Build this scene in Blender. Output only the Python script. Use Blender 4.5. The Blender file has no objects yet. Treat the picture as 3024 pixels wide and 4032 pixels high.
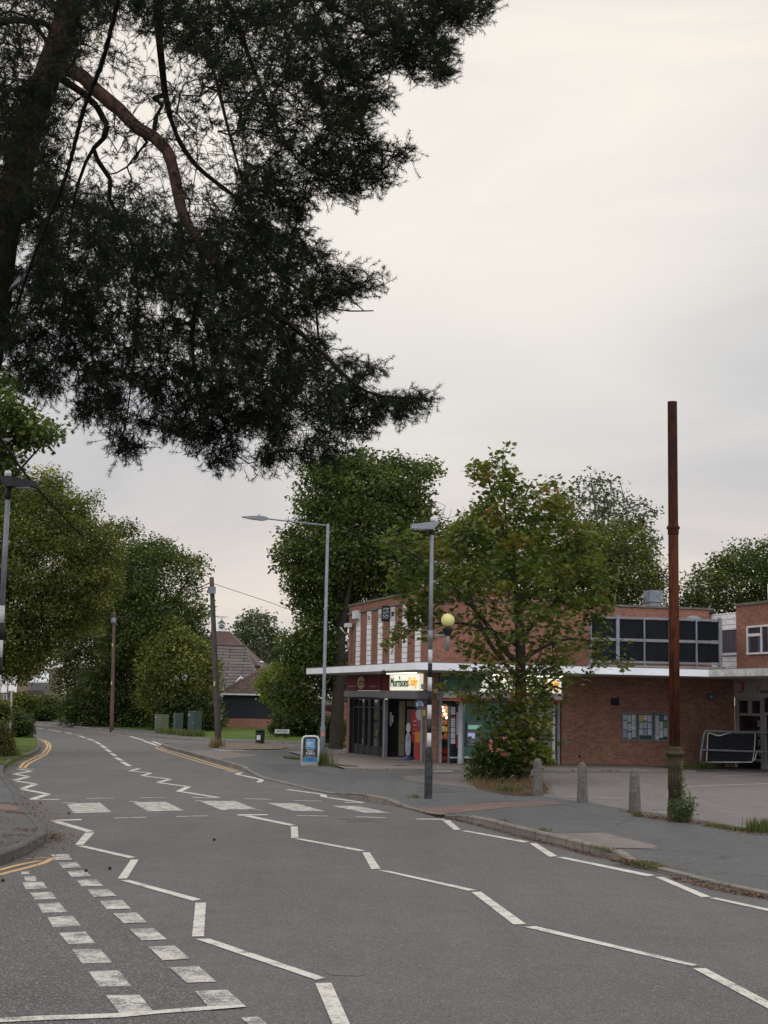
import bpy, bmesh, math, random
import numpy as np
from mathutils import Vector, Matrix
R = math.radians
# ---------------------------------------------------------------- camera
scene = bpy.context.scene
col = scene.collection
CAMZ = 2.05; FPX = 5651.0; PITCH = math.atan((2742 - 2016) / FPX); ROLL = 0.0185
cam_d = bpy.data.cameras.new("Camera"); cam = bpy.data.objects.new("Camera", cam_d); col.objects.link(cam)
cam_d.sensor_fit = 'VERTICAL'; cam_d.sensor_height = 36.0; cam_d.lens = FPX / 4032 * 36.0
cam_d.clip_start = 0.1; cam_d.clip_end = 6000
cp, sp = math.cos(PITCH), math.sin(PITCH)
r0 = Vector((1, 0, 0)); u0 = Vector((0, -sp, cp)); fw = Vector((0, cp, sp))
cr = math.cos(ROLL) * r0 + math.sin(ROLL) * u0
cu = -math.sin(ROLL) * r0 + math.cos(ROLL) * u0
CAM = Vector((0, 0, CAMZ))
cam.matrix_world = Matrix(((cr.x, cu.x, -fw.x, 0), (cr.y, cu.y, -fw.y, 0), (cr.z, cu.z, -fw.z, CAMZ), (0, 0, 0, 1)))
scene.camera = cam
# ---------------------------------------------------------------- world: overcast evening sky
SUN_EL, SUN_AZ = R(22), R(2)
world = bpy.data.worlds.new("World"); scene.world = world; world.use_nodes = True
nt = world.node_tree; nt.nodes.clear()
def wn(t): return nt.nodes.new(t)
out = wn('ShaderNodeOutputWorld'); mixs = wn('ShaderNodeMixShader'); b1 = wn('ShaderNodeBackground'); b2 = wn('ShaderNodeBackground')
sky = wn('ShaderNodeTexSky'); sky.sky_type = 'NISHITA'; sky.sun_disc = False; sky.sun_elevation = SUN_EL; sky.sun_rotation = SUN_AZ
sky.air_density = 1.5; sky.dust_density = 3
nt.links.new(sky.outputs[0], b1.inputs[0]); b1.inputs[1].default_value = 0.1
tc = wn('ShaderNodeTexCoord'); mp = wn('ShaderNodeMapping'); mp.inputs['Scale'].default_value = (1.0, 1.0, 4.5)
mp.inputs['Rotation'].default_value = (0.06, 0.12, 0.4)
nz = wn('ShaderNodeTexNoise'); nz.inputs['Scale'].default_value = 2.1; nz.inputs['Detail'].default_value = 8; nz.inputs['Roughness'].default_value = 0.58
nz.inputs['Distortion'].default_value = 0.9
nt.links.new(tc.outputs['Generated'], mp.inputs[0]); nt.links.new(mp.outputs[0], nz.inputs[0])
sep = wn('ShaderNodeSeparateXYZ'); nt.links.new(tc.outputs['Generated'], sep.inputs[0])
# base colour by elevation (real cloud deck: warm near the horizon, greyer band, bright warm glow round the veiled sun)
er = wn('ShaderNodeValToRGB'); e = er.color_ramp
nt.links.new(sep.outputs['Z'], er.inputs[0])
def S2L(r, g, b): return tuple(((c / 255) / 12.92 if c / 255 <= .04045 else ((c / 255 + .055) / 1.055) ** 2.4) for c in (r, g, b)) + (1,)
stops = [(0.0, (222, 213, 207)), (0.06, (227, 219, 212)), (0.11, (218, 213, 211)), (0.16, (208, 207, 208)), (0.21, (207, 208, 210)), (0.27, (215, 214, 214)), (0.34, (229, 225, 221)), (0.44, (238, 231, 223)), (0.8, (222, 220, 218))]
e.elements[0].position = 0; e.elements[0].color = S2L(*stops[0][1]); e.elements[1].position = stops[1][0]; e.elements[1].color = S2L(*stops[1][1])
for p, c in stops[2:]:
    el = e.elements.new(p); el.color = S2L(*c)
nr = wn('ShaderNodeValToRGB'); nr.color_ramp.elements[0].position = 0.33; nr.color_ramp.elements[0].color = (0.81, 0.84, 0.885, 1)
nr.color_ramp.elements[1].position = 0.68; nr.color_ramp.elements[1].color = (1.10, 1.075, 1.045, 1)
nt.links.new(nz.outputs[0], nr.inputs[0])
mul = wn('ShaderNodeMixRGB'); mul.blend_type = 'MULTIPLY'; mul.inputs[0].default_value = 1
nt.links.new(er.outputs[0], mul.inputs[1]); nt.links.new(nr.outputs[0], mul.inputs[2])
sd = Vector((math.sin(SUN_AZ) * math.cos(SUN_EL), math.cos(SUN_AZ) * math.cos(SUN_EL), math.sin(SUN_EL)))
dot = wn('ShaderNodeVectorMath'); dot.operation = 'DOT_PRODUCT'; dot.inputs[1].default_value = sd
nrm = wn('ShaderNodeVectorMath'); nrm.operation = 'NORMALIZE'; nt.links.new(tc.outputs['Generated'], nrm.inputs[0]); nt.links.new(nrm.outputs[0], dot.inputs[0])
gl = wn('ShaderNodeMapRange'); gl.interpolation_type = 'SMOOTHSTEP'; gl.inputs[1].default_value = 0.955; gl.inputs[2].default_value = 1.0; gl.inputs[3].default_value = 0; gl.inputs[4].default_value = 0.55
nt.links.new(dot.outputs['Value'], gl.inputs[0])
add = wn('ShaderNodeMixRGB'); add.blend_type = 'MIX'; add.inputs[2].default_value = S2L(255, 249, 238)
nt.links.new(gl.outputs[0], add.inputs[0]); nt.links.new(mul.outputs[0], add.inputs[1])
# unseen sky behind the camera, boosted and cooled to brighten the facades
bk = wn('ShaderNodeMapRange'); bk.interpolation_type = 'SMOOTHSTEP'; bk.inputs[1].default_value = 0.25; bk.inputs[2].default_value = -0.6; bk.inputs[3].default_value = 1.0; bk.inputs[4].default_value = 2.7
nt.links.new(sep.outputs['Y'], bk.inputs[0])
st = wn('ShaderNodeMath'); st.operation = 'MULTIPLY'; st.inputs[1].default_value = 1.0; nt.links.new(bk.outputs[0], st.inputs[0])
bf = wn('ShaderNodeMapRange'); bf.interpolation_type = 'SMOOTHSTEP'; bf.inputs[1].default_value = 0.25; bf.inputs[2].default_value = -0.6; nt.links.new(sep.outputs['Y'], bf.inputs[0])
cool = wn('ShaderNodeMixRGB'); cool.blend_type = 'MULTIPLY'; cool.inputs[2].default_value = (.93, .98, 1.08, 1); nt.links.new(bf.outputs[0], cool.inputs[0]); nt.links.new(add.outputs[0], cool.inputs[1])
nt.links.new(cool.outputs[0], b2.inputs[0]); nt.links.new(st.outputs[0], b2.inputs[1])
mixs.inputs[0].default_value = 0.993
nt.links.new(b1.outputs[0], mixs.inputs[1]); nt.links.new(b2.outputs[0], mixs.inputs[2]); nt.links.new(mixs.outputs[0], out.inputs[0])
# ---------------------------------------------------------------- sun (veiled)
sl = bpy.data.lights.new("Sun", 'SUN'); sl.energy = 0.5; sl.angle = R(30); sl.color = (1, .94, .85)
so = bpy.data.objects.new("Sun", sl); col.objects.link(so); so.rotation_euler = (-sd).to_track_quat('-Z', 'Y').to_euler(); so.location = (0, -20, 40)
scene.view_settings.view_transform = 'Standard'; scene.view_settings.look = 'None'; scene.view_settings.exposure = 0.0; scene.view_settings.gamma = 1.0
scene.cycles.max_bounces = 6; scene.cycles.transparent_max_bounces = 12

# ---------------------------------------------------------------- pixel -> world helpers (native photo pixels)
REG = dict(N=(0, 0, 1), W=(0, 0, .54861), A=(0, 1900, 1.5082), B=(900, 1700, 1.5082), C=(1800, 1700, 1.3554), D=(0, 3000, 1.106), E=(1500, 2900, 1.0886),
           Z1=(1300, 2560, 3.6065), Z2=(1680, 2560, 2.9625), Z3=(2100, 2560, 2.765), Z4=(2400, 2300, 2.6587), Z5=(2600, 2650, 3.4033), Z6=(1300, 2350, 2.765),
           Z7=(700, 2350, 2.765), Z8=(0, 2500, 2.37), L=(0, 2640, 6.91), K=(0, 2950, 4.4229), U=(1750, 2850, 3.318), V=(2560, 2850, 3.5754), Q=(560, 2700, 5.53),
           AB=(1150, 2840, 6.636), H=(0, 0, 1.659), G=(0, 900, 1.659), G2=(1000, 900, 1.659), G3=(1000, 0, 1.659), M=(1850, 1750, 2.5523), BP=(1600, 2000, 1.875))
def nat(k, x, y):
    a = REG[k]; return a[0] + x / a[2], a[1] + y / a[2]
def ray(k, x, y):
    X, Y = nat(k, x, y)
    d = fw * FPX + cr * (X - 1512) - cu * (Y - 2016)
    return d / d.y
def atY(k, x, y, Y):
    d = ray(k, x, y); return CAM + d * Y
def H(Y):
    if Y < 6: return 0.0
    if Y < 100: return -0.01 * (Y - 6)
    if Y < 150: return -0.94 - 0.002 * (Y - 100)
    return -1.04
def road_at(k, x, y, dz=0.0):
    d = ray(k, x, y); a, b = 2.0, 900.0
    for _ in range(60):
        m = (a + b) / 2
        if CAMZ + d.z * m > H(m) + dz: a = m
        else: b = m
    p = CAM + d * a; return p.x, p.y

# kerbs : (region, x, y, height)
KR = [('E', 3500, 1110, .04), ('E', 2200, 818, .04), ('E', 1659, 693, .04), ('E', 1500, 658, .04), ('E', 1380, 632, .04), ('E', 1250, 598, .04), ('E', 1150, 572, .04), ('E', 1060, 550, .05),
      ('E', 1005, 527, .09), ('E', 930, 512, .11), ('E', 775, 472, .11), ('E', 575, 422, .11), ('E', 450, 388, .11), ('E', 365, 368, .1), ('E', 300, 355, .06), ('E', 250, 343, .03), ('E', 170, 325, .02),
      ('E', 100, 308, .02), ('W', 855, 1742, .06), ('W', 830, 1737, .1), ('W', 790, 1730, .11), ('W', 755, 1724, .1), ('W', 735, 1719, .06), ('W', 715, 1716, .02), ('W', 660, 1705, .02), ('W', 600, 1690, .02),
      ('W', 560, 1680, .02), ('W', 535, 1668, .04), ('W', 523, 1663, .09), ('W', 500, 1656, .1), ('W', 460, 1645, .1), ('W', 420, 1634, .1), ('W', 385, 1624, .1), ('W', 362, 1617, .1), ('W', 350, 1612.5, .1), ('W', 348, 1610.5, .1),
      ('W', 363, 1609.5, .08), ('W', 446, 1608.3, .03), ('W', 552, 1610, .03), ('W', 640, 1614, .05), ('W', 747, 1617.5, .05)]
KL = [('K', -3200, 2330, .12), ('K', -900, 2150, .12), ('K', 0, 2030, .12), ('K', 190, 1965, .12), ('K', 510, 1815, .12), ('K', 700, 1700, .12), ('K', 790, 1610, .1), ('K', 808, 1500, .08), ('K', 770, 1390, .05), ('K', 690, 1270, .03), ('K', 600, 1190, .02),
      ('K', 500, 1110, .02), ('K', 430, 1020, .02), ('K', 380, 950, .02), ('K', 320, 790, .04), ('K', 200, 660, .06), ('K', 100, 545, .08), ('K', 50, 450, .1), ('K', 70, 350, .1), ('K', 230, 230, .1),
      ('K', 400, 170, .1), ('K', 560, 110, .1), ('K', 650, 70, .1), ('K', 705, 0, .1), ('A', 236, 1548, .1), ('A', 222, 1528, .1), ('A', 200, 1513, .1), ('A', 178, 1495, .1), ('A', 172, 1475, .1), ('A', 140, 1460, .1), ('A', 60, 1452, .1), ('A', -300, 1448, .1)]
KF = [('A', -400, 1410, .1), ('A', 0, 1410, .1), ('A', 100, 1413, .1), ('A', 175, 1420, .1), ('A', 250, 1430, .1), ('A', 400, 1449, .1), ('A', 500, 1462, .1), ('A', 600, 1474, .1), ('A', 700, 1490, .1), ('A', 760, 1499, .1),
      ('A', 850, 1507, .1), ('A', 1000, 1522, .1), ('A', 1100, 1529, .07), ('A', 1230, 1536, .03), ('W', 500, 1602.5, .03), ('W', 572, 1604.6, .08), ('W', 661, 1608.5, .1), ('W', 747, 1612.5, .1)]
def kxy(KK): return [(*road_at(k, x, y), h) for k, x, y, h in KK]
XR, XL, XF = kxy(KR), kxy(KL), kxy(KF)
def resamp(P, step=1.2):
    o = [P[0]]
    for a, b in zip(P, P[1:]):
        n = max(1, int(math.hypot(b[0] - a[0], b[1] - a[1]) / step))
        for i in range(1, n + 1): o.append(tuple(a[j] + (b[j] - a[j]) * i / n for j in range(3)))
    return o
_K = np.array(resamp(XR, .5) + resamp(XL, .5) + resamp(XF, 1.0))
def hp(x, y):
    d = np.hypot(_K[:, 0] - x, _K[:, 1] - y); i = d.argmin(); dm = d[i]
    w = max(0.0, min(1.0, 1 - dm / 2.2)); w = w * w * (3 - 2 * w)
    return H(y) + 0.1 * (1 - w) + _K[i, 2] * w
def pave_at(k, x, y, ex=0.0):
    dz = .1
    for _ in range(5):
        X, Y = road_at(k, x, y, dz); dz = hp(X, Y) - H(Y) + ex
    return X, Y
def P3(k, x, y, ex=0.0):
    X, Y = pave_at(k, x, y, ex); return Vector((X, Y, hp(X, Y) + ex))
def mpx(Y): return Y / FPX      # metres per native pixel at depth Y

# ---------------------------------------------------------------- materials
MATS = {}
def newmat(name):
    m = bpy.data.materials.new(name); m.use_nodes = True; n = m.node_tree.nodes; n.clear()
    o = n.new('ShaderNodeOutputMaterial'); b = n.new('ShaderNodeBsdfPrincipled'); m.node_tree.links.new(b.outputs[0], o.inputs[0]); MATS[name] = m
    return m, m.node_tree, b
def noise(t, sc, det=3, ro=.55, coord='Object', vec=None):
    n = t.nodes.new('ShaderNodeTexNoise'); n.inputs['Scale'].default_value = sc; n.inputs['Detail'].default_value = det; n.inputs['Roughness'].default_value = ro
    if vec is None:
        c = t.nodes.new('ShaderNodeTexCoord'); vec = c.outputs[coord]
    t.links.new(vec, n.inputs['Vector']); return n.outputs[0]
def ramp(t, fac, stops):
    r = t.nodes.new('ShaderNodeValToRGB'); t.links.new(fac, r.inputs[0]); cr_ = r.color_ramp
    while len(cr_.elements) < len(stops): cr_.elements.new(0.5)
    for el, (p, c) in zip(cr_.elements, stops):
        el.position = p; el.color = (*c, 1) if len(c) == 3 else c
    return r.outputs[0]
def mix(t, fac, a, b, mode='MIX'):
    m = t.nodes.new('ShaderNodeMixRGB'); m.blend_type = mode
    for i, v in ((0, fac), (1, a), (2, b)):
        if isinstance(v, (int, float)): m.inputs[i].default_value = v
        elif isinstance(v, tuple): m.inputs[i].default_value = (*v, 1) if len(v) == 3 else v
        else: t.links.new(v, m.inputs[i])
    return m.outputs[0]
def bump(t, b, h, st=.3, dist=.02):
    n = t.nodes.new('ShaderNodeBump'); n.inputs['Strength'].default_value = st; n.inputs['Distance'].default_value = dist
    t.links.new(h, n.inputs['Height']); t.links.new(n.outputs[0], b.inputs['Normal'])
def pm(name, c1, c2=None, sc=3, rough=.7, bp=0, metal=0, spec=.5, sc2=None, emit=None):
    m, t, b = newmat(name); c2 = c2 or tuple(v * .75 for v in c1)
    f = noise(t, sc, 5); c = ramp(t, f, [(.35, c1), (.65, c2)])
    if sc2:
        g = noise(t, sc2, 3); c = mix(t, ramp(t, g, [(.4, (0, 0, 0)), (.62, (.6, .6, .6))]), c, tuple(v * .55 for v in c1))
    t.links.new(c, b.inputs['Base Color']); b.inputs['Roughness'].default_value = rough; b.inputs['Metallic'].default_value = metal
    b.inputs['Specular IOR Level'].default_value = spec
    if bp: bump(t, b, f, bp)
    if emit: b.inputs['Emission Color'].default_value = (*emit[0], 1); b.inputs['Emission Strength'].default_value = emit[1]
    return m
def asphalt(name, c, chip, patch=.12, sc=1.0, crack=False):
    m, t, b = newmat(name)
    tcn = t.nodes.new('ShaderNodeTexCoord'); v = tcn.outputs['Object']
    big = noise(t, .35 * sc, 4, .6, vec=v); mid = noise(t, 2.3, 5, .65, vec=v); fine = noise(t, 42, 3, .75, vec=v)
    vo = t.nodes.new('ShaderNodeTexVoronoi'); vo.inputs['Scale'].default_value = 95; t.links.new(v, vo.inputs['Vector'])
    base = ramp(t, big, [(.3, tuple(x * (1 - patch) for x in c)), (.7, tuple(x * (1 + patch) for x in c))])
    mpn = t.nodes.new('ShaderNodeMapping'); mpn.inputs['Scale'].default_value = (1.1, .07, 1); mpn.inputs['Rotation'].default_value = (0, 0, -.2); t.links.new(v, mpn.inputs[0])
    stk = noise(t, 1.0, 5, .6, vec=mpn.outputs[0]); base = mix(t, .8, base, ramp(t, stk, [(.30, (.70, .70, .71)), (.48, (1, 1, 1)), (.68, (1.25, 1.24, 1.21))]), 'MULTIPLY')
    base = mix(t, .55, base, ramp(t, mid, [(.3, tuple(x * .82 for x in c)), (.7, tuple(x * 1.15 for x in c))]))
    base = mix(t, .8, base, ramp(t, fine, [(.3, (.45, .45, .45)), (.5, (1, 1, 1)), (.7, (1.0, 1.0, 1.0))]), 'MULTIPLY')
    cf = t.nodes.new('ShaderNodeSeparateColor'); t.links.new(vo.outputs['Color'], cf.inputs[0])
    base = mix(t, ramp(t, cf.outputs[0], [(.78, (0, 0, 0)), (.9, (chip, chip, chip))]), base, (.42, .40, .38))
    if crack:
        w = t.nodes.new('ShaderNodeTexVoronoi'); w.feature = 'DISTANCE_TO_EDGE'; w.inputs['Scale'].default_value = .45
        dn = noise(t, 3, 4, vec=v); mv = t.nodes.new('ShaderNodeVectorMath'); mv.operation = 'MULTIPLY_ADD'
        sc_ = t.nodes.new('ShaderNodeVectorMath'); sc_.operation = 'SCALE'; sc_.inputs[3].default_value = .6
        cb = t.nodes.new('ShaderNodeCombineXYZ'); t.links.new(dn, cb.inputs[0]); t.links.new(mid, cb.inputs[1]); t.links.new(cb.outputs[0], sc_.inputs[0])
        ad = t.nodes.new('ShaderNodeVectorMath'); ad.operation = 'ADD'; t.links.new(v, ad.inputs[0]); t.links.new(sc_.outputs[0], ad.inputs[1]); t.links.new(ad.outputs[0], w.inputs['Vector'])
        base = mix(t, ramp(t, w.outputs['Distance'], [(.004, (.6, .6, .6)), (.012, (0, 0, 0))]), base, tuple(x * .4 for x in c))
    t.links.new(base, b.inputs['Base Color']); b.inputs['Roughness'].default_value = .88; b.inputs['Specular IOR Level'].default_value = .25
    h = mix(t, .5, fine, vo.outputs['Distance']); bump(t, b, h, .5, .006)
    return m
def brick(name, c1, c2, mortar, bw=.225, bh=.075, ms=.012, scale=1, rough=.9):
    m, t, b = newmat(name); tcn = t.nodes.new('ShaderNodeTexCoord')
    br = t.nodes.new('ShaderNodeTexBrick'); br.inputs['Scale'].default_value = scale; br.inputs['Brick Width'].default_value = bw; br.inputs['Row Height'].default_value = bh
    br.inputs['Mortar Size'].default_value = ms; br.inputs['Color1'].default_value = (*c1, 1); br.inputs['Color2'].default_value = (*c2, 1); br.inputs['Mortar'].default_value = (*mortar, 1)
    br.inputs['Bias'].default_value = -.1; br.inputs['Mortar Smooth'].default_value = .3
    t.links.new(tcn.outputs['UV'], br.inputs['Vector'])
    f = noise(t, .8, 5, .6); f2 = noise(t, 9, 2)
    c = mix(t, .6, br.outputs['Color'], ramp(t, f, [(.3, (.62, .6, .6)), (.7, (1.15, 1.1, 1.05))]), 'MULTIPLY')
    c = mix(t, .6, c, ramp(t, f2, [(.3, (.6, .58, .58)), (.65, (1.15, 1.1, 1.05))]), 'MULTIPLY')
    t.links.new(c, b.inputs['Base Color']); b.inputs['Roughness'].default_value = rough; b.inputs['Specular IOR Level'].default_value = .2
    bump(t, b, br.outputs['Fac'], -.3, .008)
    return m
def paintmark(name, c, under, wear):
    m, t, b = newmat(name); f = noise(t, 5, 5, .7); g = noise(t, 45, 3, .8)
    k = mix(t, .5, f, g); w = ramp(t, k, [(wear, (0, 0, 0)), (wear + .12, (1, 1, 1))])
    t.links.new(mix(t, w, under, c), b.inputs['Base Color']); b.inputs['Roughness'].default_value = .8; bump(t, b, g, .3, .004)
    return m
def leafmat(name, cols, trans=.42, rough=.55, spec=.3):
    m = bpy.data.materials.new(name); m.use_nodes = True; t = m.node_tree; t.nodes.clear(); MATS[name] = m
    o = t.nodes.new('ShaderNodeOutputMaterial'); at = t.nodes.new('ShaderNodeAttribute'); at.attribute_name = 'tint'
    n = len(cols); c = ramp(t, at.outputs['Fac'], [(i / max(1, n - 1), cc) for i, cc in enumerate(cols)])
    b = t.nodes.new('ShaderNodeBsdfPrincipled'); b.inputs['Roughness'].default_value = rough; b.inputs['Specular IOR Level'].default_value = spec; t.links.new(c, b.inputs['Base Color'])
    tr = t.nodes.new('ShaderNodeBsdfTranslucent'); t.links.new(mix(t, 1.0, c, (1.25, 1.3, .6), 'MULTIPLY'), tr.inputs[0])
    ms = t.nodes.new('ShaderNodeMixShader'); ms.inputs[0].default_value = trans; t.links.new(b.outputs[0], ms.inputs[1]); t.links.new(tr.outputs[0], ms.inputs[2]); t.links.new(ms.outputs[0], o.inputs[0])
    return m
def glassmat(name, c, rough=.06):
    m, t, b = newmat(name); b.inputs['Base Color'].default_value = (*c, 1); b.inputs['Roughness'].default_value = rough; b.inputs['Specular IOR Level'].default_value = .6
    return m
M_road = asphalt('asphalt_main', (.103, .097, .094), .25, .2)
M_side = asphalt('asphalt_side', (.086, .081, .079), .42, .12)
M_pave = asphalt('asphalt_pavement', (.092, .092, .091), .2, .16, crack=True)
M_car = asphalt('asphalt_car_park', (.155, .136, .128), .3, .14, crack=True)
M_k0 = asphalt('asphalt_repair', (.07, .07, .071), .2, .1)
M_shoppave = asphalt('paving_worn', (.20, .172, .148), .2, .25, 2)
M_white = paintmark('road_paint_white', (.58, .55, .48), (.15, .14, .13), .385)
M_whitew = paintmark('road_paint_worn', (.53, .50, .44), (.13, .125, .118), .435)
M_yellow = paintmark('road_paint_yellow', (.56, .34, .13), (.16, .14, .12), .36)
M_patch = pm('concrete_patch', (.20, .165, .14), (.15, .125, .108), 5, .9, .2, sc2=1.5)
M_kerb = pm('kerb_granite', (.24, .215, .19), (.15, .135, .12), 6, .9, .4, sc2=1.1)
M_kerbd = pm('kerb_dark', (.10, .10, .098), (.06, .06, .06), 6, .9, .4, sc2=1.5)
M_conc = pm('concrete', (.27, .25, .22), (.20, .185, .165), 9, .9, .3, sc2=2)
M_boll = pm('bollard_concrete', (.14, .13, .11), (.07, .067, .055), 14, .95, .8, sc2=3)
M_tact = brick('red_paver', (.225, .15, .135), (.185, .13, .12), (.12, .09, .08), .2, .1, .012)
M_brick = brick('red_brick', (.31, .125, .08), (.20, .085, .06), (.20, .15, .125))
M_brickl = brick('brown_brick', (.33, .16, .105), (.19, .095, .065), (.24, .18, .14))
M_brickb = brick('barn_brick', (.33, .12, .07), (.25, .09, .055), (.25, .20, .17))
M_earth = pm('earth', (.10, .075, .05), (.06, .05, .03), 4, .95, .4, spec=.05)
M_grass = pm('lawn', (.10, .145, .025), (.065, .10, .018), 3, .95, .5, sc2=.6, spec=.05)
M_gravel = pm('gravel', (.26, .20, .15), (.12, .09, .07), 22, .9, .8)
M_galv = pm('galvanised', (.20, .22, .24), (.14, .155, .17), 3, .6, 0, .2)
M_greysteel = pm('painted_grey_steel', (.20, .21, .22), (.15, .16, .17), 3, .5)
M_black = pm('black_paint', (.010, .010, .011), (.016, .016, .017), 6, .6, spec=.25)
M_blackc = pm('black_paint_chipped', (.016, .016, .018), (.035, .035, .036), 7, .6, spec=.25)
M_scuff = pm('scuffed_paint', (.012, .014, .014), (.045, .05, .048), 9, .7, spec=.25)
M_band = pm('band_white', (.50, .50, .49), (.38, .38, .37), 5, .6)
M_whitep = pm('white_paint', (.60, .60, .59), (.48, .48, .47), 3, .55)
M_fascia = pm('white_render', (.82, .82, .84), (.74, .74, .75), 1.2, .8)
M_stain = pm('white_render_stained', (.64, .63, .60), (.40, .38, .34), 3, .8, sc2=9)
M_cope = pm('coping_stone', (.13, .115, .095), (.08, .07, .06), 4, .9)
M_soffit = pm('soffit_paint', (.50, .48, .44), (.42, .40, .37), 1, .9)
M_tile = pm('white_tile', (.66, .65, .63), (.50, .48, .46), 6, .6)
M_bark = pm('bark', (.055, .047, .035), (.028, .024, .019), 14, .95, .9, spec=.1)
M_pinebark = pm('pine_bark', (.085, .045, .030), (.030, .021, .017), 9, .95, .9, spec=.1)
M_twig = pm('pine_twig', (.022, .018, .014), (.014, .012, .010), 9, .95, 0, spec=.05)
M_pole = pm('tarred_wood', (.075, .06, .05), (.045, .038, .034), 5, .8, .3)
M_polered = pm('brown_wood', (.11, .055, .045), (.06, .035, .03), 5, .8, .3)
M_green = pm('cabinet_green', (.03, .05, .042), (.022, .038, .034), 4, .5)
M_olive = pm('cabinet_olive', (.085, .09, .055), (.06, .065, .042), 4, .6)
M_cable = pm('black_cable', (.008, .008, .008), (.014, .014, .014), 30, .9, spec=.08)
M_globe = pm('amber_globe', (.66, .62, .22), (.52, .48, .16), 3, .35)
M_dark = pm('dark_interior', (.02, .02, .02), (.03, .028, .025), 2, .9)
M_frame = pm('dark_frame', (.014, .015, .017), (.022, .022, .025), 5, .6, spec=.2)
M_glass = glassmat('dark_glass', (.012, .013, .014), .03)
M_glass2 = glassmat('window_glass', (.03, .03, .035), .08)
M_tilegrey = pm('grey_roof_tile', (.13, .11, .10), (.085, .075, .07), 3, .85, .3, sc2=9)
M_tilered = pm('brown_roof_tile', (.13, .075, .055), (.085, .055, .045), 4, .85, .3, sc2=9)
M_board = pm('black_weatherboard', (.022, .025, .032), (.035, .038, .045), 3, .6)
def rust():
    m, t, b = newmat('rusty_iron'); f = noise(t, 5, 6, .65); tcn = t.nodes.new('ShaderNodeTexCoord')
    mpn = t.nodes.new('ShaderNodeMapping'); mpn.inputs['Scale'].default_value = (9, 9, .7); t.links.new(tcn.outputs['Object'], mpn.inputs[0]); g = noise(t, 2.2, 6, .7, vec=mpn.outputs[0])
    sx = t.nodes.new('ShaderNodeSeparateXYZ'); t.links.new(tcn.outputs['Object'], sx.inputs[0])
    c = ramp(t, mix(t, .6, f, g), [(.36, (.016, .011, .009)), (.46, (.042, .016, .010)), (.54, (.088, .027, .014)), (.62, (.030, .015, .010))])
    lo = ramp(t, f, [(.35, (.075, .062, .036)), (.65, (.04, .034, .022))])
    zr = t.nodes.new('ShaderNodeMapRange'); zr.inputs[1].default_value = 1.25; zr.inputs[2].default_value = 1.5; t.links.new(sx.outputs[2], zr.inputs[0])
    c = mix(t, zr.outputs[0], lo, c)
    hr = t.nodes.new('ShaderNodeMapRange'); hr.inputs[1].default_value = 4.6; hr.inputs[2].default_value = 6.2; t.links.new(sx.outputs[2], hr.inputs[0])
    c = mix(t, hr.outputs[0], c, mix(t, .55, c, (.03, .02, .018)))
    t.links.new(c, b.inputs['Base Color']); b.inputs['Roughness'].default_value = .9; b.inputs['Specular IOR Level'].default_value = .03; bump(t, b, f, .5, .01); return m
M_rust = rust()
def flat(name, c, rough=.6, em=0, ec=None):
    if name in MATS: return MATS[name]
    m, t, b = newmat(name); b.inputs['Base Color'].default_value = (*c, 1); b.inputs['Roughness'].default_value = rough
    if em: b.inputs['Emission Color'].default_value = (*(ec or c), 1); b.inputs['Emission Strength'].default_value = em
    return m
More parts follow.
